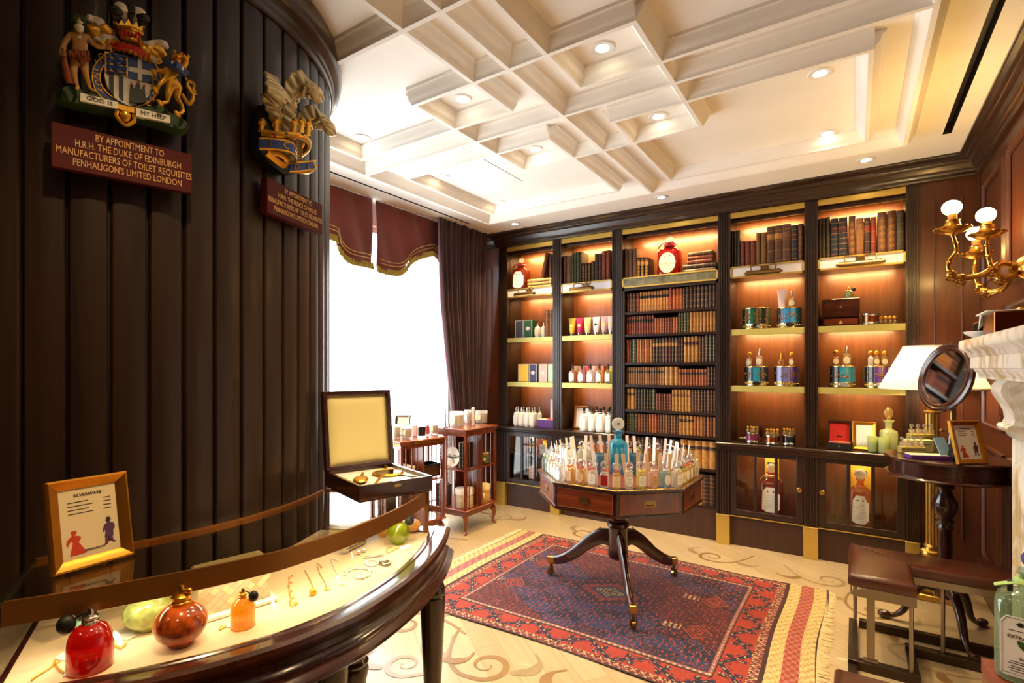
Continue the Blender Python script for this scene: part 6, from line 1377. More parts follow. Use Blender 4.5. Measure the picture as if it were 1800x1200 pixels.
# books and the lime bottle
mat('book_rust', (112, 58, 40), .55, noise=.2, nscale=25)
zb = .4725
for k, (t_, col, nm) in enumerate(((.041, 'brown', 'bottom'), (.043, 'tanbrown', 'middle'), (.042, 'brick', 'top'))):
    o = book(t_ - .001, .30 - .01 * k, .2, col, 5, None, f'worn {NAMEC[col]} book under the green lime bottle, {nm} of the stack of three', 'books under the lime bottle')
    o.matrix_world = Matrix.Translation((.328 + .004 * k, 2.168 - .2 - .004 * k, zb + t_ / 2)) @ Matrix.Rotation(.04 * (k - 1), 4, 'Z') @ Matrix.Rotation(pi / 2, 4, 'Y'); zb += t_
zb += .001
t = thing('lime_bottle', 'large pale green bottle labelled extract of limes, standing on the book stack', 'bottle', (.436, 2.085, zb), -.22); r = .088
glass('scent_lime', (214, 228, 208), .4, .08, bodyc=(152, 174, 144))
m = MB(Matrix.Diagonal((1, .8, 1, 1))); m.lathe([(r * .9, 0), (r * .98, .006), (r, .02), (r, .215), (r * .95, .232), (r * .8, .243), (r * .5, .252), (r * .34, .262), (r * .32, .295), (r * .46, .305), (r * .46, .312), (0, .312)], 36, sq=4.5); m.build('bottle_body', 'scent_lime', t, ang=45)
m = MB(); m.tube([(r * .42 * cos(a), r * .36 * sin(a), .278) for a in [2 * pi * k / 18 for k in range(18)]], .012, 8, closed=True)
for s in (-1, 1): m.tube(cr([(0, -r * .4, .275), (s * .04, -r * .6, .285), (s * .085, -r * .62, .268)], 6), .013, 8, flat=.35)
m.sph((0, -r * .5, .275), .012, 10, 6); m.build('green_ribbon', mat('ribbon_green', (150, 186, 110), .5), t)
m = MB(); m.box(-.058, -r * .66, .258, -.046, -r * .5, .288); m.build('navy_band', 'ribbon_navy', t)
m = MB(); m.sph((0, 0, .345), (.032, .032, .03), 18, 10); m.build('stopper', mat('stopper_blue', (60, 74, 140), .15, coat=.6), t)
y0 = r * .8 + .0015; lw = .072; m = MB(RXZ); P = [(-lw, .028), (-lw + .006, .022), (lw - .006, .022), (lw, .028), (lw, .175), (lw - .012, .192), (-lw + .012, .192), (-lw, .175)]
m.prism(P, y0 - .002, y0); lo = m.build('label', 'label_white', t)
TT = Matrix.Translation((0, -y0 - .0006, 0)) @ RXZ
def lt(z): return Matrix.Translation((0, -y0 - .0004, z)) @ RXZ
text('lettering', 'EXTRACT OF LIMES', .0135, lt(.135), 'ink', t, sx=.98); text('lettering', 'Eau de Toilette', .0105, lt(.076), 'ink', t)
m = MB(RXZ)
for k, (z, q) in enumerate(((.152, .055), (.064, .05), (.058, .055), (.05, .05), (.044, .056), (.037, .05))): m.prism([(-q, z), (q, z), (q, z + .0022), (-q, z + .0022)], y0, y0 + .0004)
for x in (-.03, .012, .045): m.prism([(x + .008 * cos(a) * (1.2 if i % 2 else .8), .172 + .007 * sin(a)) for i, a in enumerate([2 * pi * k / 10 for k in range(10)])], y0, y0 + .0004)
m.sweep([(-lw + .004, .03), (lw - .004, .03), (lw - .004, .172), (lw - .014, .188), (-lw + .014, .188), (-lw + .004, .172)], [(-.0006, y0), (-.0006, y0 + .0004), (.0006, y0 + .0004), (.0006, y0)], closed=True); m.build('small_print', 'ink', t)
m = MB(RXZ)
for cx, cz, a, l in ((-.022, .112, -.8, .022), (-.008, .106, -.5, .02), (.012, .1, -.6, .024), (.03, .108, -.2, .02), (.0, .118, .4, .014)): m.prism([(cx + l * .9 * cos(p) * cos(a) - l * .42 * sin(p) * sin(a), cz + l * .9 * cos(p) * sin(a) + l * .42 * sin(p) * cos(a)) for p in [2 * pi * k / 16 for k in range(16)]], y0, y0 + .0006, 0 if cx < .0 else 1)
m.build('printed_limes', [mat('lime_dark', (60, 90, 50), .6), mat('lime_light', (150, 190, 70), .6)], t)

# shaving stand
SX, SY, ST, SR = .425, 3.80, 1.0, .283
sv = thing('shaving_stand', 'round mahogany tripod stand with a turned pedestal and a tilting round mirror', 'stand', (SX, SY, 0))
m = MB(); m.lathe([(0, ST - .02), (SR - .004, ST - .02), (SR, ST - .014), (SR, ST - .006), (SR - .006, ST), (0, ST)], 56); m.lathe([(SR - .02, ST - .115), (SR - .002, ST - .113), (SR + .004, ST - .106), (SR - .002, ST - .098), (SR - .018, ST - .096)], 56, cap=False); m.build('table_top', 'deep_mahogany', sv, ang=40)
m = MB(); m.lathe([(0, ST - .11), (SR - .022, ST - .11), (SR - .022, ST - .02)], 56); m.build('drum', 'deep_mahogany', sv, ang=40)
m = MB(); m.lathe([(.03, .2), (.05, .21), (.055, .26), (.04, .3), (.03, .34), (.034, .5), (.03, .58), (.04, .6), (.034, .62), (.046, .635), (.036, .65), (.05, .68), (.06, .72), (.056, .75), (.036, .79), (.03, .81), (.046, .83), (.034, .86), (.05, .892)], 28); m.build('pedestal', 'deep_mahogany_z', sv)
for fx, fy in ((.508, 3.50), (.149, 3.844), (.615, 4.02)):
    a = math.atan2(fy - SY, fx - SX); l = math.hypot(fx - SX, fy - SY); T = Matrix.Rotation(a, 4, 'Z'); m = MB(T)
    c = cr([(.03, 0, .25), (l * .35, 0, .25), (l * .55, 0, .17), (l * .68, 0, .075), (l * .85, 0, .03), (l, 0, .028)], 6); n = len(c)
    m.tube(c, [.032 - .018 * min(1, i / (n * .75)) for i in range(n)], 12); m.sph((l, 0, .024), (.038, .026, .024), 14, 8); m.build('leg', 'deep_mahogany', sv)
mc = at(1662, 663, 2.90); mn = Vector((-.81, -.465, .19)).normalized()
zx = Vector((0, 0, 1)).cross(mn).normalized(); MM = Matrix((zx, mn.cross(zx), mn)).transposed().to_4x4(); MM.translation = mc - Vector((SX, SY, 0))
m = MB(MM); m.lathe([(.148, -.012), (.19, -.01), (.198, 0), (.194, .01), (.182, .014), (.172, .01), (.166, .014), (.156, .012), (.148, .004)], 64, cap=False); m.lathe([(.0, -.012), (.149, -.012)], 64, cap=False); mf = m.build('mirror_frame', 'deep_mahogany', sv, ang=40)
m = MB(MM); m.lathe([(0, .003), (.15, .003)], 64, cap=False); m.build('mirror_glass', 'mirror', mf)
px_, py_ = mc.x - SX - mn.x * .04, mc.y - SY - mn.y * .04
m = MB(); m.lathe([(.036, ST), (.034, ST + .03), (.026, ST + .06), (.028, ST + .1), (.022, ST + .14)], 20, c=(px_, py_, 0)); m.build('pole_socket', 'deep_mahogany_z', sv)
m = MB(); m.lathe([(.026, ST + .135), (.028, ST + .15), (.022, ST + .165), (.015, ST + .17), (.014, ST + .42), (.0, ST + .43)], 20, c=(px_, py_, 0)); m.tube([(px_, py_, ST + .15), (px_ - .045, py_ - .01, ST + .15)], .006, 8); m.sph((px_ - .05, py_ - .01, ST + .15), .011, 10, 6); m.tube([(px_, py_, ST + .41), (mc.x - SX - mn.x * .01, mc.y - SY - mn.y * .01, mc.z - mn.z * .01)], .012, 10); m.build('brass_pole', 'old_brass', sv)
# goods on the stand
mat('gift_gold', (196, 186, 104), .35, .4); mat('gift_sage', (196, 200, 140), .5); mat('card_blue', (150, 196, 234), .5)
def on_stand(u, v): return onZ(u, v, ST)
zt = ST + .0008; rz = YAW - .25
cR = Matrix.Rotation(rz, 4, 'Z')
def tray(label, u, v, w, h, z, m_, n=4, dep=.06, glab=''):
    p = onZ(u, v, z); t = thing('gift_carton', label, 'box', (p.x, p.y, z), rz, 'gold gift cartons on the shaving stand'); m = MB(); m.cbox((0, dep / 2, h / 2), (w, dep, h), 0, .002); m.build('box_body', m_, t); m = MB(); m.cbox((0, -.0006, h * .62), (w * .98, .0012, h * .08)); m.build('printed_line', 'gold', t)
    for k in range(n):
        q = p + cR.to_3x3() @ Vector((-w * .38 + w * .76 * k / (n - 1), dep * .55, 0)); scent_bottle('miniature_bottle', f'miniature gold bottle, {nth(k)} from the left on the {glab}', 'bottle', 'miniatures on the ' + glab, (q.x, q.y, z + h + .0004), .024, .058, 'scent_honey', 'stopper', 'crystal', 'label_white', hb=.5, rz=rz)
    return p
tray('front low gold gift carton on the shaving stand', 1606, 797, .125, .038, zt, 'gift_gold', 4, .05, 'front gold carton')
p0 = onZ(1606, 797, zt) + cR.to_3x3() @ Vector((.06, .06, 0)); t = thing('gift_carton', 'sage green gift carton between the two gold ones on the shaving stand', 'box', (p0.x, p0.y, zt), rz, 'gold gift cartons on the shaving stand'); m = MB(); m.cbox((0, .03, .036), (.14, .058, .072), 0, .002); m.build('box_body', 'gift_sage', t); m = MB(); m.cbox((0, -.0006, .05), (.1, .001, .002)); m.build('printed_line', 'gold', t)
p1 = p0 + cR.to_3x3() @ Vector((.045, .064, 0)); u1, v1 = 1640, 780
t = thing('gift_carton', 'rear tall gold gift carton on the shaving stand', 'box', (p1.x, p1.y, zt), rz, 'gold gift cartons on the shaving stand'); m = MB(); m.cbox((0, .03, .05), (.13, .058, .1), 0, .002); m.build('box_body', 'gift_gold', t); m = MB(); m.cbox((0, -.0006, .082), (.128, .001, .004)); m.build('printed_line', 'gold', t)
for k in range(4):
    q = p1 + cR.to_3x3() @ Vector((-.05 + .034 * k, .03, 0)); scent_bottle('miniature_bottle', f'miniature gold bottle, {nth(k)} from the left on the rear gold carton', 'bottle', 'miniatures on the rear gold carton', (q.x, q.y, zt + .1005), .025, .06, 'scent_honey', 'stopper', 'crystal', 'label_white', hb=.5, rz=rz)
p = on_stand(1636, 808); t = thing('gift_box', 'open purple gift box with pale blue card on the shaving stand', 'box', (p.x, p.y, zt), rz); m = MB(); m.cbox((0, .04, .011), (.19, .085, .022), 0, .002); m.build('box_base', 'purple_card', t); m = MB(); m.cbox((-.002, .04, .0225), (.178, .076, .002)); m.build('cream_tray', 'cream', t)
m = MB(Matrix.Translation((.098, .04, .02)) @ Matrix.Rotation(R_(28), 4, 'Y')); m.cbox((0, 0, .05), (.008, .085, .1), 0, .002); m.build('lid', 'black', t)
m = MB(Matrix.Translation((.086, .03, .024)) @ Matrix.Rotation(.5, 4, 'Z') @ Matrix.Rotation(R_(-24), 4, 'X')); m.cbox((0, 0, .05), (.078, .003, .1)); m.build('blue_card', 'card_blue', t)
p = on_stand(1712, 816); standing_frame('gold-framed price list with two printed figures, on the shaving stand', (p.x - .01, p.y + .0, zt), YAW - .12 + .18, .165, .225, .024, 'frame_gold', 14, 'label_white', .02, True, ('FRAGRANCES', .009), foot_lines=3)

# brass column lamp with pleated shade
LX, LY = .424, 4.36
lp = thing('floor_lamp', 'brass fluted column floor lamp with a white pleated shade, behind the shaving stand', 'lamp', (LX, LY, 0))
m = MB(); m.cbox((0, 0, .02), (.2, .2, .04), 0, .004); m.cbox((0, 0, .14), (.13, .13, .2), 0, .004); m.lathe([(.065, .24), (.075, .25), (.075, .262), (.06, .272), (.062, .285), (.07, .29), (.066, .305), (.05, .315), (.046, .33), (.05, .335), (.042, .35)], 32)
for s in (-1, 1): m.sph((s * .085, -.085, .05), .014, 10, 6)
m.build('base', 'brass', lp, ang=35)
m = MB(); vs = []; n = 48; fl_ = [(.036 if k % 4 in (0, 1) else .031) for k in range(n)]
m.prism([(fl_[k] * cos(2 * pi * k / n), fl_[k] * sin(2 * pi * k / n)) for k in range(n)], .345, 1.2); m.build('fluted_column', 'brass', lp, ang=20)
m = MB(); m.lathe([(.036, 1.2), (.05, 1.215), (.04, 1.225), (.05, 1.26), (.06, 1.275), (.02, 1.285), (.012, 1.3), (.012, 1.42), (.018, 1.43), (0, 1.45)], 24); m.build('capital', 'brass', lp)
mat('shade_linen', (250, 242, 222), .8); b = MT['shade_linen'].node_tree.nodes['Principled BSDF']
nt = MT['shade_linen'].node_tree; tr = nt.nodes.new('ShaderNodeBsdfTranslucent'); tr.inputs[0].default_value = lin((255, 236, 196)); mx = nt.nodes.new('ShaderNodeMixShader'); mx.inputs[0].default_value = .5
nt.links.new(b.outputs[0], mx.inputs[1]); nt.links.new(tr.outputs[0], mx.inputs[2]); nt.links.new(mx.outputs[0], nt.nodes['Material Output'].inputs[0])
m = MB(); n = 120; vs = []
for r_, z in ((.288, 1.365), (.155, 1.64)):
    for k in range(n): q = r_ * (1 + (.012 if k % 2 else -.012)); a = 2 * pi * k / n; vs.append((q * cos(a), q * sin(a), z))
m.add(vs, [(k, (k + 1) % n, n + (k + 1) % n, n + k) for k in range(n)]); sh = m.build('lamp_shade', 'shade_linen', lp, ang=180)
m = MB(); m.lathe([(.154, 1.632), (.160, 1.632), (.160, 1.645), (.154, 1.645)], 48, cap=False); m.lathe([(.286, 1.362), (.292, 1.362), (.291, 1.374), (.286, 1.374)], 48, cap=False); m.tube([(-.155, 0, 1.64), (.155, 0, 1.64)], .003, 6); m.build('shade_trim', 'white', sh)
m = MB(); m.sph((0, 0, 1.49), (.03, .03, .045), 16, 10); m.build('bulb', mat('bulb_glow', (255, 222, 160), .3, emit=260), lp)

# marble mantelpiece
m_, nt, b = new_mat('marble'); tc = nt.nodes.new('ShaderNodeTexCoord'); n1 = nt.nodes.new('ShaderNodeTexNoise'); n1.inputs['Scale'].default_value = 5; n1.inputs['Detail'].default_value = 8; n1.inputs['Distortion'].default_value = 1.5
rp = nt.nodes.new('ShaderNodeValToRGB'); rp.color_ramp.elements[0].color = lin((196, 176, 138)); rp.color_ramp.elements[1].color = lin((236, 232, 222)); rp.color_ramp.elements[0].position = .36; rp.color_ramp.elements[1].position = .52
nt.links.new(tc.outputs['Object'], n1.inputs['Vector']); nt.links.new(n1.outputs['Fac'], rp.inputs['Fac']); nt.links.new(rp.outputs['Color'], b.inputs['Base Color']); b.inputs['Roughness'].default_value = .25
MZ = 1.62
mt = thing('mantelpiece', 'carved white marble mantelpiece with a scrolled corbel and fluted pilaster on the right wall', 'mantelpiece', (.6, 2.5, 0)); mo = (.6, 2.5, 0)
def mpart(name, mb, **k): mb.v = [v - Vector(mo) for v in mb.v]; return mb.build(name, 'marble', mt, **k)
sp = [(0, 1.455), (.004, 1.47), (.018, 1.488), (.02, 1.497), (.03, 1.5), (.03, 1.545), (.036, 1.55), (.042, 1.566), (.058, 1.578), (.064, 1.586), (.064, 1.61), (.06, MZ)]
m = MB(); m.sweep([(XR, 3.07), (.475, 3.07), (.475, 1.6)], sp + [(-.2, MZ), (-.2, 1.455)], cap=True); m.box(.45, 1.6, 1.456, XR, 3.04, MZ); m.sweep([(.5, 2.99), (.452, 2.99), (.452, 1.6)], sp + [(-.02, MZ), (-.02, 1.455)]); mpart('mantel_shelf', m, ang=40)
m = MB(RXZ); P = [(.72, 1.456), (.505, 1.456), (.50, 1.445), (.488, 1.43), (.484, 1.405), (.492, 1.38), (.51, 1.35), (.522, 1.32), (.526, 1.29), (.52, 1.272), (.508, 1.268), (.502, 1.258), (.506, 1.245), (.516, 1.238), (.53, 1.232), (.54, 1.215), (.552, 1.205), (.72, 1.205)]
m.prism(P, -2.985, -2.80); m.prism([(x + (.02 if x < .6 else 0), z) for x, z in P], -2.99, -2.795); mpart('scroll_corbel', m, ang=40)
m = MB(); m.prism([(.72, 2.99), (.552, 2.99), (.552, 2.97), (.558, 2.965), (.558, 2.945), (.552, 2.94), (.552, 2.925), (.56, 2.92), (.56, 2.90), (.552, 2.895), (.552, 2.88), (.56, 2.875), (.56, 2.855), (.552, 2.85), (.552, 2.79), (.72, 2.79)][::-1], .2, 1.205); m.box(.535, 2.77, 0, XR, 3.0, .2); mpart('fluted_pilaster', m, ang=20)
m = MB(); m.box(.585, 1.6, 1.15, XR, 2.79, 1.457); m.box(.65, 1.6, 0, XR, 2.79, 1.15); mpart('frieze', m)
# things on the mantel
def mp(u, v): return onZ(u, v, MZ + .001)
def mbox(name, label, cat, x, y, w, d, h, m_, **k): t = thing(name, label, cat, (x, y, MZ + .0008)); m = MB(); m.cbox((0, 0, h / 2), (w, d, h), 0, .002); m.build('box_body', m_, t); return t
t = mbox('striped_box', 'small black and copper striped box on the far end of the mantel', 'box', .50, 3.06, .1, .1, .075, 'copper')
m = MB()
for k in range(4): m.box(-.052, -.05 + .028 * k, .002, .052, -.038 + .028 * k, .073)
m.build('black_stripes', 'black', t)
m = MB(); m.cbox((0, 0, .078), (.112, .112, .006), 0, .002); m.build('lid', 'old_brass', t)
for k in range(3): scent_bottle('miniature_bottle', f'miniature silver-topped bottle on the striped mantel box, {nth(k)} from the left', 'bottle', 'miniatures on the mantel box', (.475 + .02 * k, 3.09 - .035 * k, MZ + .0825), .022, .042, 'scent_amber', 'cyl', 'silver', None, hb=.6, rz=-1)
t = mbox('glazed_case', 'black glazed presentation case at the back of the mantel', 'case', .60, 2.93, .16, .2, .1, 'black'); m = MB(Matrix.Translation((.08, 0, .1)) @ Matrix.Rotation(.12, 4, 'Y')); m.box(-.008, -.1, 0, 0, .1, .075); m.build('lid', 'black', t)
m = MB(); m.sph((-.03, .02, .115), (.016, .02, .016), 10, 6); m.sph((-.02, -.03, .112), (.014, .016, .013), 10, 6); m.build('gold_ornaments', 'gold', t)
t = mbox('brown_box', 'brown box draped with a white cloth, at the picture edge on the mantel', 'box', .475, 2.66, .1, .2, .085, 'copper'); m = MB(); m.cbox((-.005, .02, .089), (.13, .2, .006), 0, .002); m.add([(-.06, .1, .09), (-.06, .13, .03), (-.02, .12, .0885), (-.06, .06, .09)], [(0, 1, 2), (0, 3, 1)]); m.build('white_cloth', 'white', t)
t = thing('dish', 'shallow white dish in front of the brown box on the mantel', 'dish', (.44, 2.835, MZ + .0008)); m = MB(); m.lathe([(.02, 0), (.03, .002), (.06, .018), (.066, .028), (.062, .028), (.03, .008), (0, .006)], 28); m.build('dish_bowl', 'white_ceramic', t)

# sconce
sc = thing('wall_sconce', 'gilt three-armed wall sconce with glowing round bulbs on the right wall', 'sconce', (XR, 3.55, 2.0)); so = Vector((XR, 3.55, 2.0))
mat('sconce_gilt', (206, 160, 78), .25, 1); mat('bulb_bright', (255, 206, 120), .3, emit=70)
m = MB(Matrix.Rotation(-pi / 2, 4, 'Y')); m.lathe([(.09, 0), (.09, .01), (.06, .02), (.05, .035), (.03, .05), (.035, .07), (0, .08)], 32); m.sph((0, 0, 0), (.12, .05, .02), 16, 8); m.build('backplate', 'sconce_gilt', sc)
hub = Vector((XR - .06, 3.55, 2.0))
for (bu, bv, d, pth) in ((1673, 365, 2.57, [(1674, 412, 2.57), (1681, 440, 2.57), (1667, 462, 2.57), (1672, 482, 2.57), (1690, 488, 2.58), (1725, 483, 2.6), (1760, 463, 2.61)]), (1733, 378, 2.6, [(1735, 420, 2.6), (1736, 442, 2.6), (1743, 470, 2.6), (1762, 490, 2.59), (1785, 482, 2.58)]), (1715, 411, 2.83, [(1716, 455, 2.83), (1713, 475, 2.83), (1720, 500, 2.82), (1738, 512, 2.78), (1765, 505, 2.7)])):
    P = [at(*q) - so for q in pth] + [hub - so]; c = cr(P, 6); n = len(c)
    m = MB(); m.tube(c, [.0085 + .007 * (i / n) for i in range(n)], 12); m.tube([p + Vector((0, .008 * sin(i * .5), .012 * cos(i * .5))) for i, p in enumerate(c)], [.006] * n, 8)
    for i in range(3, n - 4, 4): m.sph(tuple(c[i] + Vector((0, 0, -.008))), (.013, .013, .009), 8, 6)
    for i in (int(n * .42), int(n * .58)): m.sph(tuple(c[i]), (.022, .018, .02), 10, 7); m.tube(cr([c[i], c[i] + Vector((-.02, 0, -.022)), c[i] + Vector((.005, 0, -.034)), c[i] + Vector((.014, 0, -.02))], 4), .006, 7)
    ar = m.build('arm', 'sconce_gilt', sc)
    b0 = at(bu, bv, d) - so; top = P[0]
    m = MB(Matrix.Translation(top)); m.lathe([(.008, -.005), (.04, .006), (.068, .022), (.073, .03), (.068, .03), (.035, .016), (.012, .014), (.016, .02), (.028, .03), (.034, .045), (.028, .062), (.03, .07), (.024, .072), (0, .072)], 28)
    for k in range(14): a = 2 * pi * k / 14; m.sph((.07 * cos(a), .07 * sin(a), .029), (.008, .008, .004), 6, 4)
    m.build('drip_pan', 'sconce_gilt', ar)
    h = b0.z - top.z; m = MB(Matrix.Translation(top)); m.lathe([(.019, .07), (.019, h - .03), (.0, h - .03)], 16); m.build('candle_sleeve', mat('sleeve_amber', (120, 74, 34), .5), ar)
    m = MB(); m.sph(tuple(b0), (.04, .04, .036), 20, 12); m.build('bulb', 'bulb_bright', ar)
# ================================================================ the two painted crests and their plaques on the round wall
mat('crest_gold', (226, 168, 54), .32, .75); mat('crest_white', (238, 232, 218), .45); mat('crest_blue', (34, 70, 150), .4, coat=.2); mat('crest_black', (24, 22, 24), .4); mat('crest_red', (190, 36, 28), .4); mat('crest_green', (44, 70, 30), .6, noise=.3, nscale=60)
mat('crest_skin', (188, 142, 74), .45); mat('crest_brown', (122, 58, 30), .5); mat('plaque_red', (78, 11, 9), .6, spec=.25); mat('letter_gold', (226, 178, 110), .4, .3); mat('feather_silver', (200, 184, 140), .4, .55)
class Face:
    """a tangent plane of the round wall: photo zoom coordinates -> (across, height) on it"""
    def __init__(s, ang, r, zf, relief=0):
        s.rel = relief
        a = R_(ang); s.n = Vector((cos(a), sin(a), 0)); s.t = Vector((-sin(a), cos(a), 0)); s.p = Vector((DX + r * cos(a), DY + r * sin(a), 0)); s.zf = zf; s.a = ang
    def __call__(s, x, y): u, v = s.zf(x, y); q = onP(u, v, s.p + s.n * s.rel, s.n) - s.p; return Vector((q.dot(s.t), q.z))
    def thing(s, name, label, cat, c): o = thing(name, label, cat); M_ = Matrix((s.t, Vector((0, 0, 1)), s.n)).transposed().to_4x4(); M_.translation = s.p + s.t * c.x + Vector((0, 0, c.y)); o.matrix_world = M_; s.c = c; return o
    def l(s, x, y): return s(x, y) - s.c
def skin(name, pts, edges, m_, parent, sub=2):
    """one continuous body: joints with radii, grown by a Skin modifier"""
    me = bpy.data.meshes.new(name); me.from_pydata([tuple(p[0]) for p in pts], edges, []); me.materials.append(MT[m_])
    o = bpy.data.objects.new(name, me); COL.objects.link(o); o.parent = parent
    o.modifiers.new('skin', 'SKIN'); 
    for k, sv_ in enumerate(me.skin_vertices[0].data): sv_.radius = (pts[k][1], pts[k][1] * (pts[k][2] if len(pts[k]) > 2 else 1)); sv_.use_root = (k == 0)
    sd = o.modifiers.new('sub', 'SUBSURF'); sd.levels = sub; sd.render_levels = sub; o.modifiers['skin'].use_smooth_shade = True
    return o
f1 = Face(-14.27, .99, lambda x, y: (60 + x / 3.3333, y / 3.3333))
# plaque one
c = (f1(100, 722) + f1(922, 900) + f1(918, 1135) + f1(100, 992)) / 4
pq = f1.thing('plaque', 'wide dark red plaque lettered for the Duke of Edinburgh, under the larger crest', 'plaque', c)
w = (f1(922, 900) - f1(100, 722)).x; h = (f1(100, 722) - f1(100, 992)).y * .98
m = MB(); m.cbox((0, 0, -.0), (w, h, .022), 0, .002); m.build('board', 'plaque_red', pq)
for k, s in enumerate(('BY APPOINTMENT TO', 'H.R.H. THE DUKE OF EDINBURGH', 'MANUFACTURERS OF TOILET REQUISITES', "PENHALIGON'S LIMITED LONDON")):
    text('lettering', s, h * .225, Matrix.Translation((w * [.03, .03, .012, .026][k], h * (.34 - .215 * k), .0112)), 'letter_gold', pq, ext=.0014, fitw=w * [.49, .757, .965, .776][k])
# crest one
f1 = Face(-14.27, .99, f1.zf, .035)
c = f1(530, 420)
cs = f1.thing('royal_crest', 'large painted coat of arms with bearded wild man and gold lion, on round wall', 'crest', c)
L = f1.l
def poly(name, P, m_, z0, z1, parent=cs, inset=.0, loc=L): mb = MB(); mb.prism([tuple(loc(*p)) for p in P][::-1], z0, z1, inset=inset); return mb.build(name, m_, parent)
g = cr([(136, 520, 0), (150, 500, 0), (200, 490, 0), (280, 520, 0), (400, 560, 0), (520, 600, 0), (650, 625, 0), (760, 612, 0), (815, 660, 0), (905, 705, 0), (912, 745, 0), (870, 760, 0), (700, 712, 0), (500, 655, 0), (300, 615, 0), (150, 575, 0)], 4, True)
poly('grass_mound', [(p.x, p.y) for p in g], 'crest_green', -.02, .032, inset=.06)
def scrl(P, s, sx, n):
    o = poly(n, P, 'crest_white', .026, .042, inset=.0); a, b = L(*P[0]), L(*P[1]); d = L(*P[3]); ang = math.atan2((b - a).y, (b - a).x); q = (a + b + d + L(*P[2])) / 4
    text('motto', s, (a - d).length * .72, Matrix.Translation((q.x, q.y, .0425)) @ Matrix.Rotation(ang, 4, 'Z'), 'crest_black', o, sx=sx, ext=.0006)
scrl([(270, 548), (492, 604), (490, 642), (270, 594)], 'GOD IS', 1.15, 'motto_scroll'); scrl([(595, 636), (795, 682), (795, 724), (595, 684)], 'MY HELP', .95, 'motto_scroll')
# garter ring and shield
def ell(k, rx, ry, cx=542, cy=458, rot=.18): a = 2 * pi * k; x, y = rx * cos(a), ry * sin(a); return (cx + x * cos(rot) - y * sin(rot), cy + x * sin(rot) + y * cos(rot))
RX, RY = 203, 170
def ring(name, r0, r1, z, m_, parent=cs):
    mb = MB(); n = 64; vs = []
    for k in range(n):
        for r_, zz in ((r0, -.01), (r0, z), (r1, z), (r1, -.01)): q = L(*ell(k / n, RX * r_, RY * r_)); vs.append((q.x, q.y, zz))
    mb.add(vs, [(4 * k + i, 4 * ((k + 1) % n) + i, 4 * ((k + 1) % n) + (i + 1) % 4, 4 * k + (i + 1) % 4) for k in range(n) for i in range(4)][::1]); return mb.build(name, m_, parent)
gr = ring('garter', .77, 1.0, .03, 'crest_blue'); ring('garter_edge', .985, 1.012, .034, 'crest_gold', gr); ring('garter_edge', .757, .785, .034, 'crest_gold', gr)
for ch, x, y, rt in (('H', 400, 520, 62), ('O', 378, 480, 74), ('N', 365, 438, 88), ('I', 363, 404, 94), ('.', 367, 382, 90), ('S', 378, 354, 112), ('O', 398, 324, 125), ('E', 722, 505, 68), ('N', 712, 545, 56), ('S', 694, 580, 44), ('E', 668, 604, 34), ('P', 724, 462, 84)):
    q = L(x, y); text('garter_letter', ch, .0205, Matrix.Translation((q.x, q.y, .0305)) @ Matrix.Rotation(R_(rt), 4, 'Z'), 'crest_gold', gr, ext=.0006)
def quarter(name, P, m_, z1=.036): return poly(name, P, m_, -.005, z1)
sh = quarter('shield', [(412, 298), (690, 352), (690, 490), (672, 560), (630, 600), (560, 622), (480, 580), (430, 510), (412, 440)], 'crest_white', .034)
poly('shield_quarter', [(415, 302), (548, 328), (548, 452), (415, 420)], 'crest_gold', .03, .037)
lq = MB()
for k in range(3):
    y = 330 + k * 38; P = cr([(430, y, 0), (455, y - 10, 0), (480, y + 6, 0), (510, y, 0), (538, y + 16, 0)], 4); lq.tube([(*L(p.x, p.y), .039) for p in P], .0045, 6)
    lq.tube([(*L(424, y + 16), .039), (*L(540, y + 32), .039)], .0025, 6)
lq.build('heraldic_lions', 'crest_blue', cs)
poly('shield_quarter', [(551, 330), (690, 354), (690, 490), (551, 456)], 'crest_blue', .03, .037)
poly('white_cross', [(606, 336), (632, 342), (632, 408), (690, 420), (690, 446), (632, 436), (632, 478), (606, 470), (606, 430), (551, 418), (551, 392), (606, 402)], 'crest_white', .034, .039)
for k in range(2): x = 440 + k * 57; poly('black_pale', [(x, 428 + k * 14), (x + 26, 434 + k * 14), (x + 26, 568 + k * 22), (x, 530 + k * 36)], 'crest_black', .03, .037)
cst = poly('castle', [(556, 600), (560, 520), (572, 520), (572, 505), (580, 505), (580, 520), (592, 524), (592, 505), (600, 490), (612, 490), (620, 508), (620, 526), (632, 528), (634, 512), (646, 512), (648, 530), (650, 560), (654, 600), (610, 610)], 'crest_black', .03, .042)
mb = MB()
for x, y in ((566, 490), (606, 478), (640, 498)): mb.prism([tuple(L(x - 6, y + 12)), tuple(L(x + 10, y + 14)), tuple(L(x + 2, y - 6))], .036, .042)
mb.build('castle_roof', 'crest_red', cst)
mb = MB(); q = L(536, 676); mb.T = Matrix.Translation((q.x, q.y, .03)); mb.sph((0, 0, 0), (.014, .02, .012), 12, 8); mb.tube(cr([(-.018, .01, 0), (-.02, -.01, .004), (0, -.028, .004), (.02, -.01, .004), (.018, .01, 0)], 4), .005, 6); mb.box(-.02, .012, -.01, .02, .026, .008); mb.build('garter_buckle', 'crest_gold', cs)
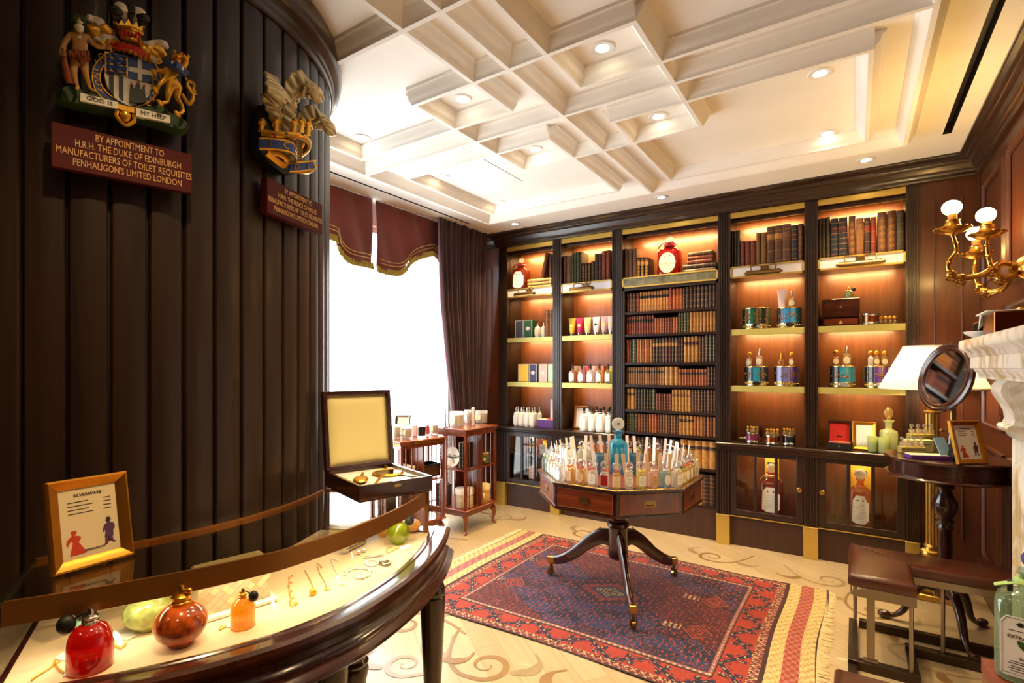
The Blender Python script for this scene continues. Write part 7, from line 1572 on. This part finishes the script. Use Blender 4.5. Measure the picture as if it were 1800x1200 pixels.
# helmet, crown, plumes and mantling
def blob(name, items, m_, parent=cs, loc=L):
    mb = MB()
    for (x, y, rx, ry, z, rz_) in items: q = loc(x, y); mb.T = Matrix.Rotation(0, 4, 'Z'); mb.T = Matrix.Translation((q.x, q.y, 0)); k = .000325 * 1.0; mb.sph((0, 0, z), (rx * K1, ry * K1, rz_), 14, 9)
    return mb.build(name, m_, parent)
K1 = abs(f1(630, 400).x - f1(430, 400).x) / 200
hl = blob('helmet', [(560, 215, 74, 58, .03, .035)], 'crest_gold')
mb = MB()
for k in range(6): x = 512 + k * 20; mb.tube([(*L(x, 196 + k * 4), .058), (*L(x - 4, 222 + k * 5), .066), (*L(x - 2, 246 + k * 5), .056)], .0032, 6)
mb.build('red_bars', 'crest_red', hl)
mb = MB(); mb.tube([(*L(508, 232), .05), (*L(560, 262), .07), (*L(612, 256), .05)], .006, 8); mb.build('helmet_rim', 'crest_gold', hl)
mb = MB()
P = [(470, 140), (486, 158), (505, 128), (524, 158), (548, 125), (572, 164), (600, 142), (612, 176), (640, 162), (632, 215), (560, 190), (486, 176)]
mb.prism([tuple(L(*p)) for p in P][::-1], .0, .05, inset=.06)
for x, y in ((470, 138), (506, 126), (549, 122), (601, 140), (639, 160)): q = L(x, y); mb.sph((q.x, q.y, .04), .0045, 8, 6)
mb.tube([(*L(486, 172), .05), (*L(560, 194), .064), (*L(632, 212), .05)], .006, 8); mb.build('coronet', 'crest_gold', cs)
for nm, P, m_ in (('plume', [(512, 150), (486, 110), (474, 80)], 'crest_black'), ('plume', [(532, 145), (520, 95), (506, 62)], 'crest_white'), ('plume', [(556, 150), (560, 100), (562, 72)], 'crest_black'), ('plume', [(578, 155), (594, 112), (606, 88)], 'crest_white'), ('plume', [(602, 168), (624, 140), (632, 120)], 'crest_black')):
    c_ = cr([(*L(*p), .03 + .012 * i) for i, p in enumerate(P)], 6); n = len(c_); mb = MB(); mb.tube(c_, [.009 + .007 * (i / n) for i in range(n)], 10, flat=.6); mb.sph(tuple(c_[-1] + Vector((0, -.004, .006))), (.017, .013, .012), 12, 8); mb.build(nm, m_, cs)
def leaf(P, r0, m_, n='mantling_leaf', z=.03): c_ = cr([(*L(*p), z + .006 * (i % 2)) for i, p in enumerate(P)], 5); k = len(c_); mb = MB(); mb.tube(c_, [r0 * (.35 + .8 * sin(pi * (.15 + .75 * i / k))) for i in range(k)], 8, flat=.7); mb.build(n, m_, cs)
leaf([(470, 205), (430, 190), (385, 195), (345, 175), (335, 150)], .016, 'crest_gold'); leaf([(400, 180), (385, 135), (350, 115), (312, 100)], .012, 'crest_white'); leaf([(440, 200), (410, 165), (395, 150)], .013, 'crest_gold')
leaf([(480, 222), (430, 228), (390, 232), (368, 245)], .014, 'crest_white'); leaf([(430, 262), (400, 258), (375, 262), (368, 275)], .01, 'crest_gold'); leaf([(640, 250), (670, 268), (720, 258), (760, 262), (780, 272)], .013, 'crest_white')
leaf([(635, 262), (668, 280), (700, 262), (730, 290), (765, 325)], .014, 'crest_gold'); leaf([(650, 300), (690, 310), (720, 340), (728, 365)], .012, 'crest_gold'); leaf([(660, 330), (690, 345), (722, 362)], .009, 'crest_white'); leaf([(620, 240), (650, 292), (690, 318)], .012, 'crest_gold')
mb = MB(); mb.tube([(*L(430, 260), .03), (*L(500, 285), .05), (*L(560, 300), .052), (*L(620, 318), .05), (*L(682, 350), .03)], [.008, .011, .011, .011, .008], 10); wr = mb.build('red_wreath', 'crest_red', cs)
mb = MB()
for k in range(9): u = k / 8; q = L(434 + 244 * u, 252 + 92 * u); mb.sph((q.x, q.y, .05 - .03 * abs(u - .5)), (.008, .017, .012), 8, 6)
mb.build('gold_scrolls', 'crest_gold', wr)
# wild man: one continuous body
V = lambda x, y, z: Vector((*L(x, y), z))
k = K1
pts = [(V(262, 345, .05), 42 * k), (V(262, 295, .055), 40 * k), (V(262, 245, .055), 46 * k), (V(260, 218, .055), 22 * k), (V(257, 188, .06), 30 * k), (V(256, 160, .06), 26 * k),
       (V(212, 225, .055), 22 * k), (V(178, 275, .06), 17 * k), (V(160, 330, .065), 15 * k), (V(160, 360, .07), 14 * k), (V(310, 235, .055), 22 * k), (V(340, 285, .06), 16 * k), (V(385, 305, .062), 12 * k), (V(425, 302, .06), 11 * k),
       (V(236, 385, .05), 30 * k), (V(228, 440, .055), 22 * k), (V(242, 495, .05), 15 * k), (V(256, 525, .05), 11 * k), (V(244, 545, .062), 11 * k), (V(290, 390, .05), 30 * k), (V(298, 450, .055), 22 * k), (V(316, 505, .05), 14 * k), (V(328, 535, .05), 11 * k), (V(362, 556, .06), 10 * k)]
ed = [(0, 1), (1, 2), (2, 3), (3, 4), (4, 5), (2, 6), (6, 7), (7, 8), (8, 9), (2, 10), (10, 11), (11, 12), (12, 13), (0, 14), (14, 15), (15, 16), (16, 17), (17, 18), (0, 19), (19, 20), (20, 21), (21, 22), (22, 23)]
wm = skin('wild_man_figure', pts, ed, 'crest_skin', cs)
mb = MB(); q = V(260, 205, .075); mb.sph(tuple(q), (26 * k, 26 * k, .014), 12, 8); q = V(262, 186, .088); mb.sph(tuple(q), (17 * k, 7 * k, .006), 10, 6); mb.build('white_beard', 'crest_white', wm)
mb = MB(); mb.tube([tuple(V(256, 150, .06) + Vector((31 * k * cos(a), 16 * k * sin(a), .012 * sin(a)))) for a in [2 * pi * i / 16 for i in range(16)]], .006, 8, closed=True); mb.sph(tuple(V(238, 150, .065)), (.009, .012, .012), 8, 6); mb.sph(tuple(V(280, 148, .065)), (.009, .011, .012), 8, 6); mb.build('leaf_wreath', 'crest_green', wm)
mb = MB()
for x in (248, 268): q = V(x, 166, .0845); mb.sph(tuple(q), (4 * k, 2.6 * k, .002), 8, 5)
mb.build('eyes', 'crest_black', wm); mb = MB(); mb.tube([tuple(V(257, 162, .086)), tuple(V(257, 180, .096))], [.0022, .0036], 6); mb.build('nose', 'crest_skin', wm)
mb = MB(); mb.tube([tuple(V(225, 335, .058)), tuple(V(262, 362, .062)), tuple(V(305, 352, .058))], [.0125, .0165, .0135], 12, flat=1.2)
for i in range(7): mb.sph(tuple(V(205 + 17 * i, 352 + (12 if i % 2 else 4), .078)), (13 * k, 24 * k, .009), 8, 6)
mb.build('loincloth', 'crest_brown', wm)
mb = MB(); mb.tube([tuple(V(168, 350, .08)), tuple(V(176, 410, .078)), tuple(V(192, 480, .07)), tuple(V(204, 515, .066))], [.0045, .0065, .009, .0085], 10); mb.build('club', 'crest_brown', wm)
mb = MB()
for dx, dy in ((-9, -7), (-9, -1), (-8, 5), (-4, 9), (9, 0)): mb.tube([tuple(V(163 + dx * .6, 352 + dy * 2.2, .082)), tuple(V(172 + dx * .2, 354 + dy * 2.2, .092)), tuple(V(178, 356 + dy * 2.2, .086))], .0028, 6)
for i in range(4): mb.tube([tuple(V(418, 294 + i * 6, .062)), tuple(V(436, 293 + i * 7, .066)), tuple(V(444, 298 + i * 7, .058))], .0026, 6)
mb.tube([tuple(V(418, 306, .066)), tuple(V(428, 316, .07))], .003, 6); mb.build('fingers', 'crest_skin', wm)
mb = MB(); 
for a in range(5): mb.tube([tuple(V(262, 255, .0735)), tuple(V(262 + 13 * cos(a * 1.2566), 255 + 13 * sin(a * 1.2566), .073))], .0016, 5)
mb.build('chest_star', 'crest_white', wm)
# lion
pts = [(V(800, 490, .05), 44 * k), (V(790, 450, .055), 46 * k), (V(815, 415, .058), 42 * k), (V(842, 372, .06), 34 * k), (V(880, 380, .062), 16 * k), (V(752, 490, .06), 20 * k), (V(722, 520, .062), 14 * k), (V(708, 548, .058), 13 * k),
       (V(748, 440, .06), 20 * k), (V(716, 432, .06), 13 * k), (V(700, 445, .058), 12 * k), (V(790, 540, .055), 32 * k), (V(775, 580, .056), 22 * k), (V(775, 612, .055), 13 * k), (V(735, 622, .06), 13 * k), (V(838, 530, .05), 34 * k), (V(828, 585, .052), 22 * k), (V(862, 630, .05), 14 * k), (V(868, 665, .05), 13 * k), (V(836, 686, .058), 14 * k)]
ed = [(0, 1), (1, 2), (2, 3), (3, 4), (1, 5), (5, 6), (6, 7), (1, 8), (8, 9), (9, 10), (0, 11), (11, 12), (12, 13), (13, 14), (0, 15), (15, 16), (16, 17), (17, 18), (18, 19)]
ln = skin('lion_figure', pts, ed, 'crest_gold', cs)
mb = MB(); mb.tube([tuple(V(772, 405, .07)), tuple(V(812, 432, .09)), tuple(V(872, 462, .07))], [.010, .012, .010], 10, flat=1.3); cl = mb.build('blue_collar', 'crest_blue', ln)
mb = MB()
for i in range(3): mb.sph(tuple(V(790 + 28 * i, 418 + 15 * i, .098 - .006 * abs(i - 1))), (.004, .006, .004), 8, 5)
mb.build('collar_studs', 'crest_white', cl)
mb = MB(); c_ = cr([V(862, 560, .045), V(900, 620, .05), V(925, 575, .05), V(890, 520, .052), V(900, 490, .052), V(930, 510, .05), V(915, 560, .048)], 6); mb.tube(c_, [.006 - .002 * i / len(c_) for i in range(len(c_))], 8)
for x, y in ((940, 540), (948, 560), (935, 585), (880, 465)): mb.tube([tuple(V(912, 556, .05)), tuple(V(x, y, .05))], [.006, .002], 6)
mb.build('tail', 'crest_gold', ln)
mb = MB()
for i in range(12): a = -2.4 + i * .36; mb.sph(tuple(V(838 + 34 * cos(a), 392 + 34 * sin(a), .07)), (.009, .009, .01), 8, 6)
for i in range(5): mb.tube([tuple(V(818 + i * 16, 352 + i * 6, .06)), tuple(V(812 + i * 20, 326 + i * 7 + (i % 2) * 8, .062))], [.005, .003], 6); mb.sph(tuple(V(812 + i * 20, 324 + i * 7 + (i % 2) * 8, .062)), .0045, 7, 5)
mb.build('mane_and_crown', 'crest_gold', ln)
mb = MB(); mb.sph(tuple(V(815, 378, .088)), (.004, .004, .003), 8, 5); mb.sph(tuple(V(850, 366, .092)), (.0035, .0035, .003), 8, 5); mb.tube([tuple(V(788, 380, .075)), tuple(V(800, 392, .08))], .004, 6); mb.build('eyes_and_tongue', 'crest_red', ln)
mb = MB()
for x, y in ((708, 548), (700, 445), (735, 622), (836, 686)):
    for i in range(4): mb.sph(tuple(V(x - 14 + i * 4, y - 8 + i * 8, .064)), (.007, .004, .005), 7, 5)
mb.build('claws', 'crest_gold', ln)
mb = MB(); mb.prism([tuple(f1.l(x, y)) for x, y in ((420, 160), (640, 180), (760, 300), (860, 400), (870, 640), (540, 640), (230, 560), (220, 260))][::-1], -.038, -.008); mb.build('backing_board', 'crest_black', cs)

# second crest: three plumes with a coronet and ribbon
f2 = Face(18.7, .985, lambda x, y: (430 + x / 4, 130 + y / 4))
c = (f2(145, 725) + f2(533, 925) + f2(530, 1130) + f2(135, 970)) / 4
pq = f2.thing('plaque', 'small dark red plaque lettered for the Prince of Wales, under the plumed crest', 'plaque', c); w = (f2(533, 925) - f2(145, 725)).x; h = (f2(145, 725) - f2(135, 970)).y
m = MB(); m.cbox((0, 0, -.004), (w, h, .03), 0, .002); m.build('board', 'plaque_red', pq)
for k_, s in enumerate(('BY APPOINTMENT TO', 'H.R.H. THE PRINCE OF WALES', 'MANUFACTURERS OF TOILET REQUISITES', "PENHALIGON'S LIMITED LONDON")):
    text('lettering', s, h * .21, Matrix.Translation((w * [.03, .02, .0, .0][k_], h * (.33 - .21 * k_), .0112)), 'letter_gold', pq, ext=.0014, fitw=w * [.5, .70, .965, .79][k_])
f2 = Face(18.7, .985, f2.zf, .055); c = f2(335, 420); c2 = f2.thing('plumed_crest', 'gilded crest of three curling plumes with a coronet and blue ribbon, on the round wall', 'crest', c); L2 = f2.l; K2 = abs(f2(435, 400).x - f2(235, 400).x) / 200
V2 = lambda x, y, z: Vector((*L2(x, y), z))
def feather(P, nm, wmax, lean):
    """one plume: a broad ribbed vane on a spine that rises and curls over at the tip"""
    S_ = cr([V2(*p) for p in P], 10); n = len(S_)
    def pos(u, v):
        f = v * (n - 1); i = min(n - 2, int(f)); p = S_[i].lerp(S_[i + 1], f - i); t_ = (S_[i + 1] - S_[i]).normalized(); side = t_.cross(Vector((0, 0, 1)))
        side = side.normalized() if side.length > .25 else Vector((1, 0, 0)); side = (side + Vector((1, 0, 0)) * .6 * (1 if side.x > 0 else -1)).normalized(); nr = side.cross(t_).normalized()
        q = 2 * u - 1; w = wmax * K2 * (.38 + .62 * min(1, v * 1.7) ** 1.1) * (1 if v < .86 else max(.25, 1 - ((v - .86) / .14) ** 2 * .6))
        rib = .0035 * sin(70 * v - 5 * abs(q)) * min(1, abs(q) * 3)
        return tuple(p + side * w * q + nr * (-.016 * q * q + rib + .004 * (1 - abs(q))) - t_ * .012 * abs(q))
    mb = MB(); mb.grid(pos, 18, 110); o = mb.build(nm, 'feather_silver', c2, ang=60, solid=.006)
    mb = MB(); mb.tube([Vector(pos(.5, .02 + .9 * k / 40)) + Vector((0, 0, .002)) for k in range(41)], [.0036 - .0018 * k / 40 for k in range(41)], 7); mb.build('quill', 'crest_gold', o)
feather([(320, 440, .025), (296, 350, .03), (268, 270, .036), (238, 190, .042), (212, 128, .056), (186, 104, .085), (160, 126, .112), (146, 182, .118), (150, 232, .108)], 'plume', 74, -1)
feather([(345, 440, .03), (344, 350, .045), (342, 260, .05), (346, 170, .055), (356, 108, .068), (376, 90, .095), (396, 118, .12), (406, 170, .124), (404, 222, .112)], 'plume', 62, 1)
feather([(375, 460, .025), (402, 410, .032), (432, 366, .038), (462, 330, .045), (488, 312, .06), (510, 322, .085), (522, 360, .105), (524, 404, .108), (516, 442, .098)], 'plume', 60, 1)
for x0, x1 in ((330, 325), (365, 370), (400, 410)):
    mb = MB(); c_ = [V2(x0, 470, .04), V2((x0 + x1) / 2, 540, .042), V2(x1, 612, .035)]; mb.tube(c_, [.017, .016, .01], 10, flat=.6); o = mb.build('plume_stem', 'feather_silver', c2)
    mb = MB()
    for i in range(8): y = 480 + i * 16; mb.tube([tuple(V2(x0 - 22, y + 10, .042)), tuple(V2(x0, y, .054)), tuple(V2(x0 + 22, y + 10, .042))], .002, 5)
    mb.build('barbs', 'feather_silver', o); mb = MB(); mb.tube([tuple(p + Vector((0, 0, .012))) for p in c_], .003, 6); mb.build('quill', 'crest_gold', o)
mb = MB(); c_ = cr([V2(190, 400, .01), V2(250, 425, .05), V2(330, 440, .085), (V2(400, 470, .08)), V2(450, 520, .05), V2(462, 560, .01)], 6); mb.tube(c_, .012, 10)
for x, y, z in ((185, 330, .02), (235, 325, .05), (300, 345, .085), (345, 340, .09), (400, 350, .085), (440, 380, .06), (475, 420, .03)):
    b_ = min(c_, key=lambda p: abs(p.x - V2(x, y, 0).x)); mb.tube([tuple(b_), tuple(V2(x, y + 20, z)), tuple(V2(x, y, z))], [.012, .011, .014], 8, flat=.5); mb.sph(tuple(V2(x - 14, y + 6, z)), .008, 8, 6); mb.sph(tuple(V2(x + 14, y + 8, z)), .008, 8, 6); mb.sph(tuple(V2(x, y - 12, z)), .009, 8, 6)
cn_ = mb.build('coronet', 'crest_gold', c2)
mb = MB()
for x, y, z in ((270, 425, .075), (340, 432, .1), (400, 455, .095)): mb.sph(tuple(V2(x, y, z - .004)), (.009, .005, .005), 8, 6)
mb.build('blue_jewels', 'crest_blue', cn_); mb = MB(); mb.sph(tuple(V2(240, 432, .04)), (.02, .008, .012), 10, 6); mb.sph(tuple(V2(455, 470, .05)), (.008, .008, .006), 8, 6); mb.build('red_lining', 'crest_red', cn_)
def ribbon2(P, hgt, s, nm, sz):
    mb = MB(); n = len(P); c_ = cr([V2(*p) for p in P], 8); vs = []
    for p in c_:
        for dy, dz in ((hgt / 2, 0), (-hgt / 2, 0), (-hgt / 2, -.006), (hgt / 2, -.006)): vs.append((p.x, p.y + dy, p.z + dz))
    k_ = len(c_); mb.add(vs, [(4 * i + a, 4 * i + (a + 1) % 4, 4 * i + 4 + (a + 1) % 4, 4 * i + 4 + a) for i in range(k_ - 1) for a in range(4)]); o = mb.build(nm, 'crest_blue', c2, ang=40)
    mb = MB()
    for dy in (hgt / 2, -hgt / 2): mb.tube([(p.x, p.y + dy, p.z - .002) for p in c_], .0035, 6)
    mb.build('gold_edge', 'crest_gold', o)
    L0 = len(s)
    for i, ch in enumerate(s):
        u = (i + .7) / (L0 + .4) * (k_ - 1); a, b = c_[int(u)], c_[min(k_ - 1, int(u) + 1)]; p = a.lerp(b, u - int(u)); t_ = (b - a).normalized(); nrm = Vector((0, 0, 1)) - t_ * t_.z; nrm.normalize(); up = nrm.cross(t_)
        M_ = Matrix((t_, up, nrm)).transposed().to_4x4(); M_.translation = p + nrm * .001; text('motto_letter', ch, sz, M_, 'crest_gold', o, ext=.0012)
ribbon2([(170, 480, .02), (225, 495, .06), (290, 530, .085), (345, 590, .07)], .036, 'ICH', 'ribbon', .034); ribbon2([(325, 655, .05), (390, 655, .08), (450, 645, .085), (503, 640, .05)], .032, 'DIEN', 'ribbon', .03)
mb = MB(); mb.tube(cr([V2(200, 535, .03), V2(260, 560, .05), V2(310, 610, .05), V2(300, 640, .04), V2(250, 600, .035), V2(200, 550, .03)], 5), .012, 8, flat=.5); mb.tube(cr([V2(370, 680, .05), V2(430, 690, .06), V2(490, 670, .05)], 5), .008, 8); mb.build('gold_ribbon_back', 'crest_gold', c2)
mb = MB(); mb.prism([tuple(L2(x, y)) for x, y in ((230, 200), (420, 200), (470, 420), (450, 640), (420, 700), (340, 690), (250, 620), (180, 520), (200, 360))][::-1], -.03, .01); mb.build('backing_board', 'crest_black', c2)
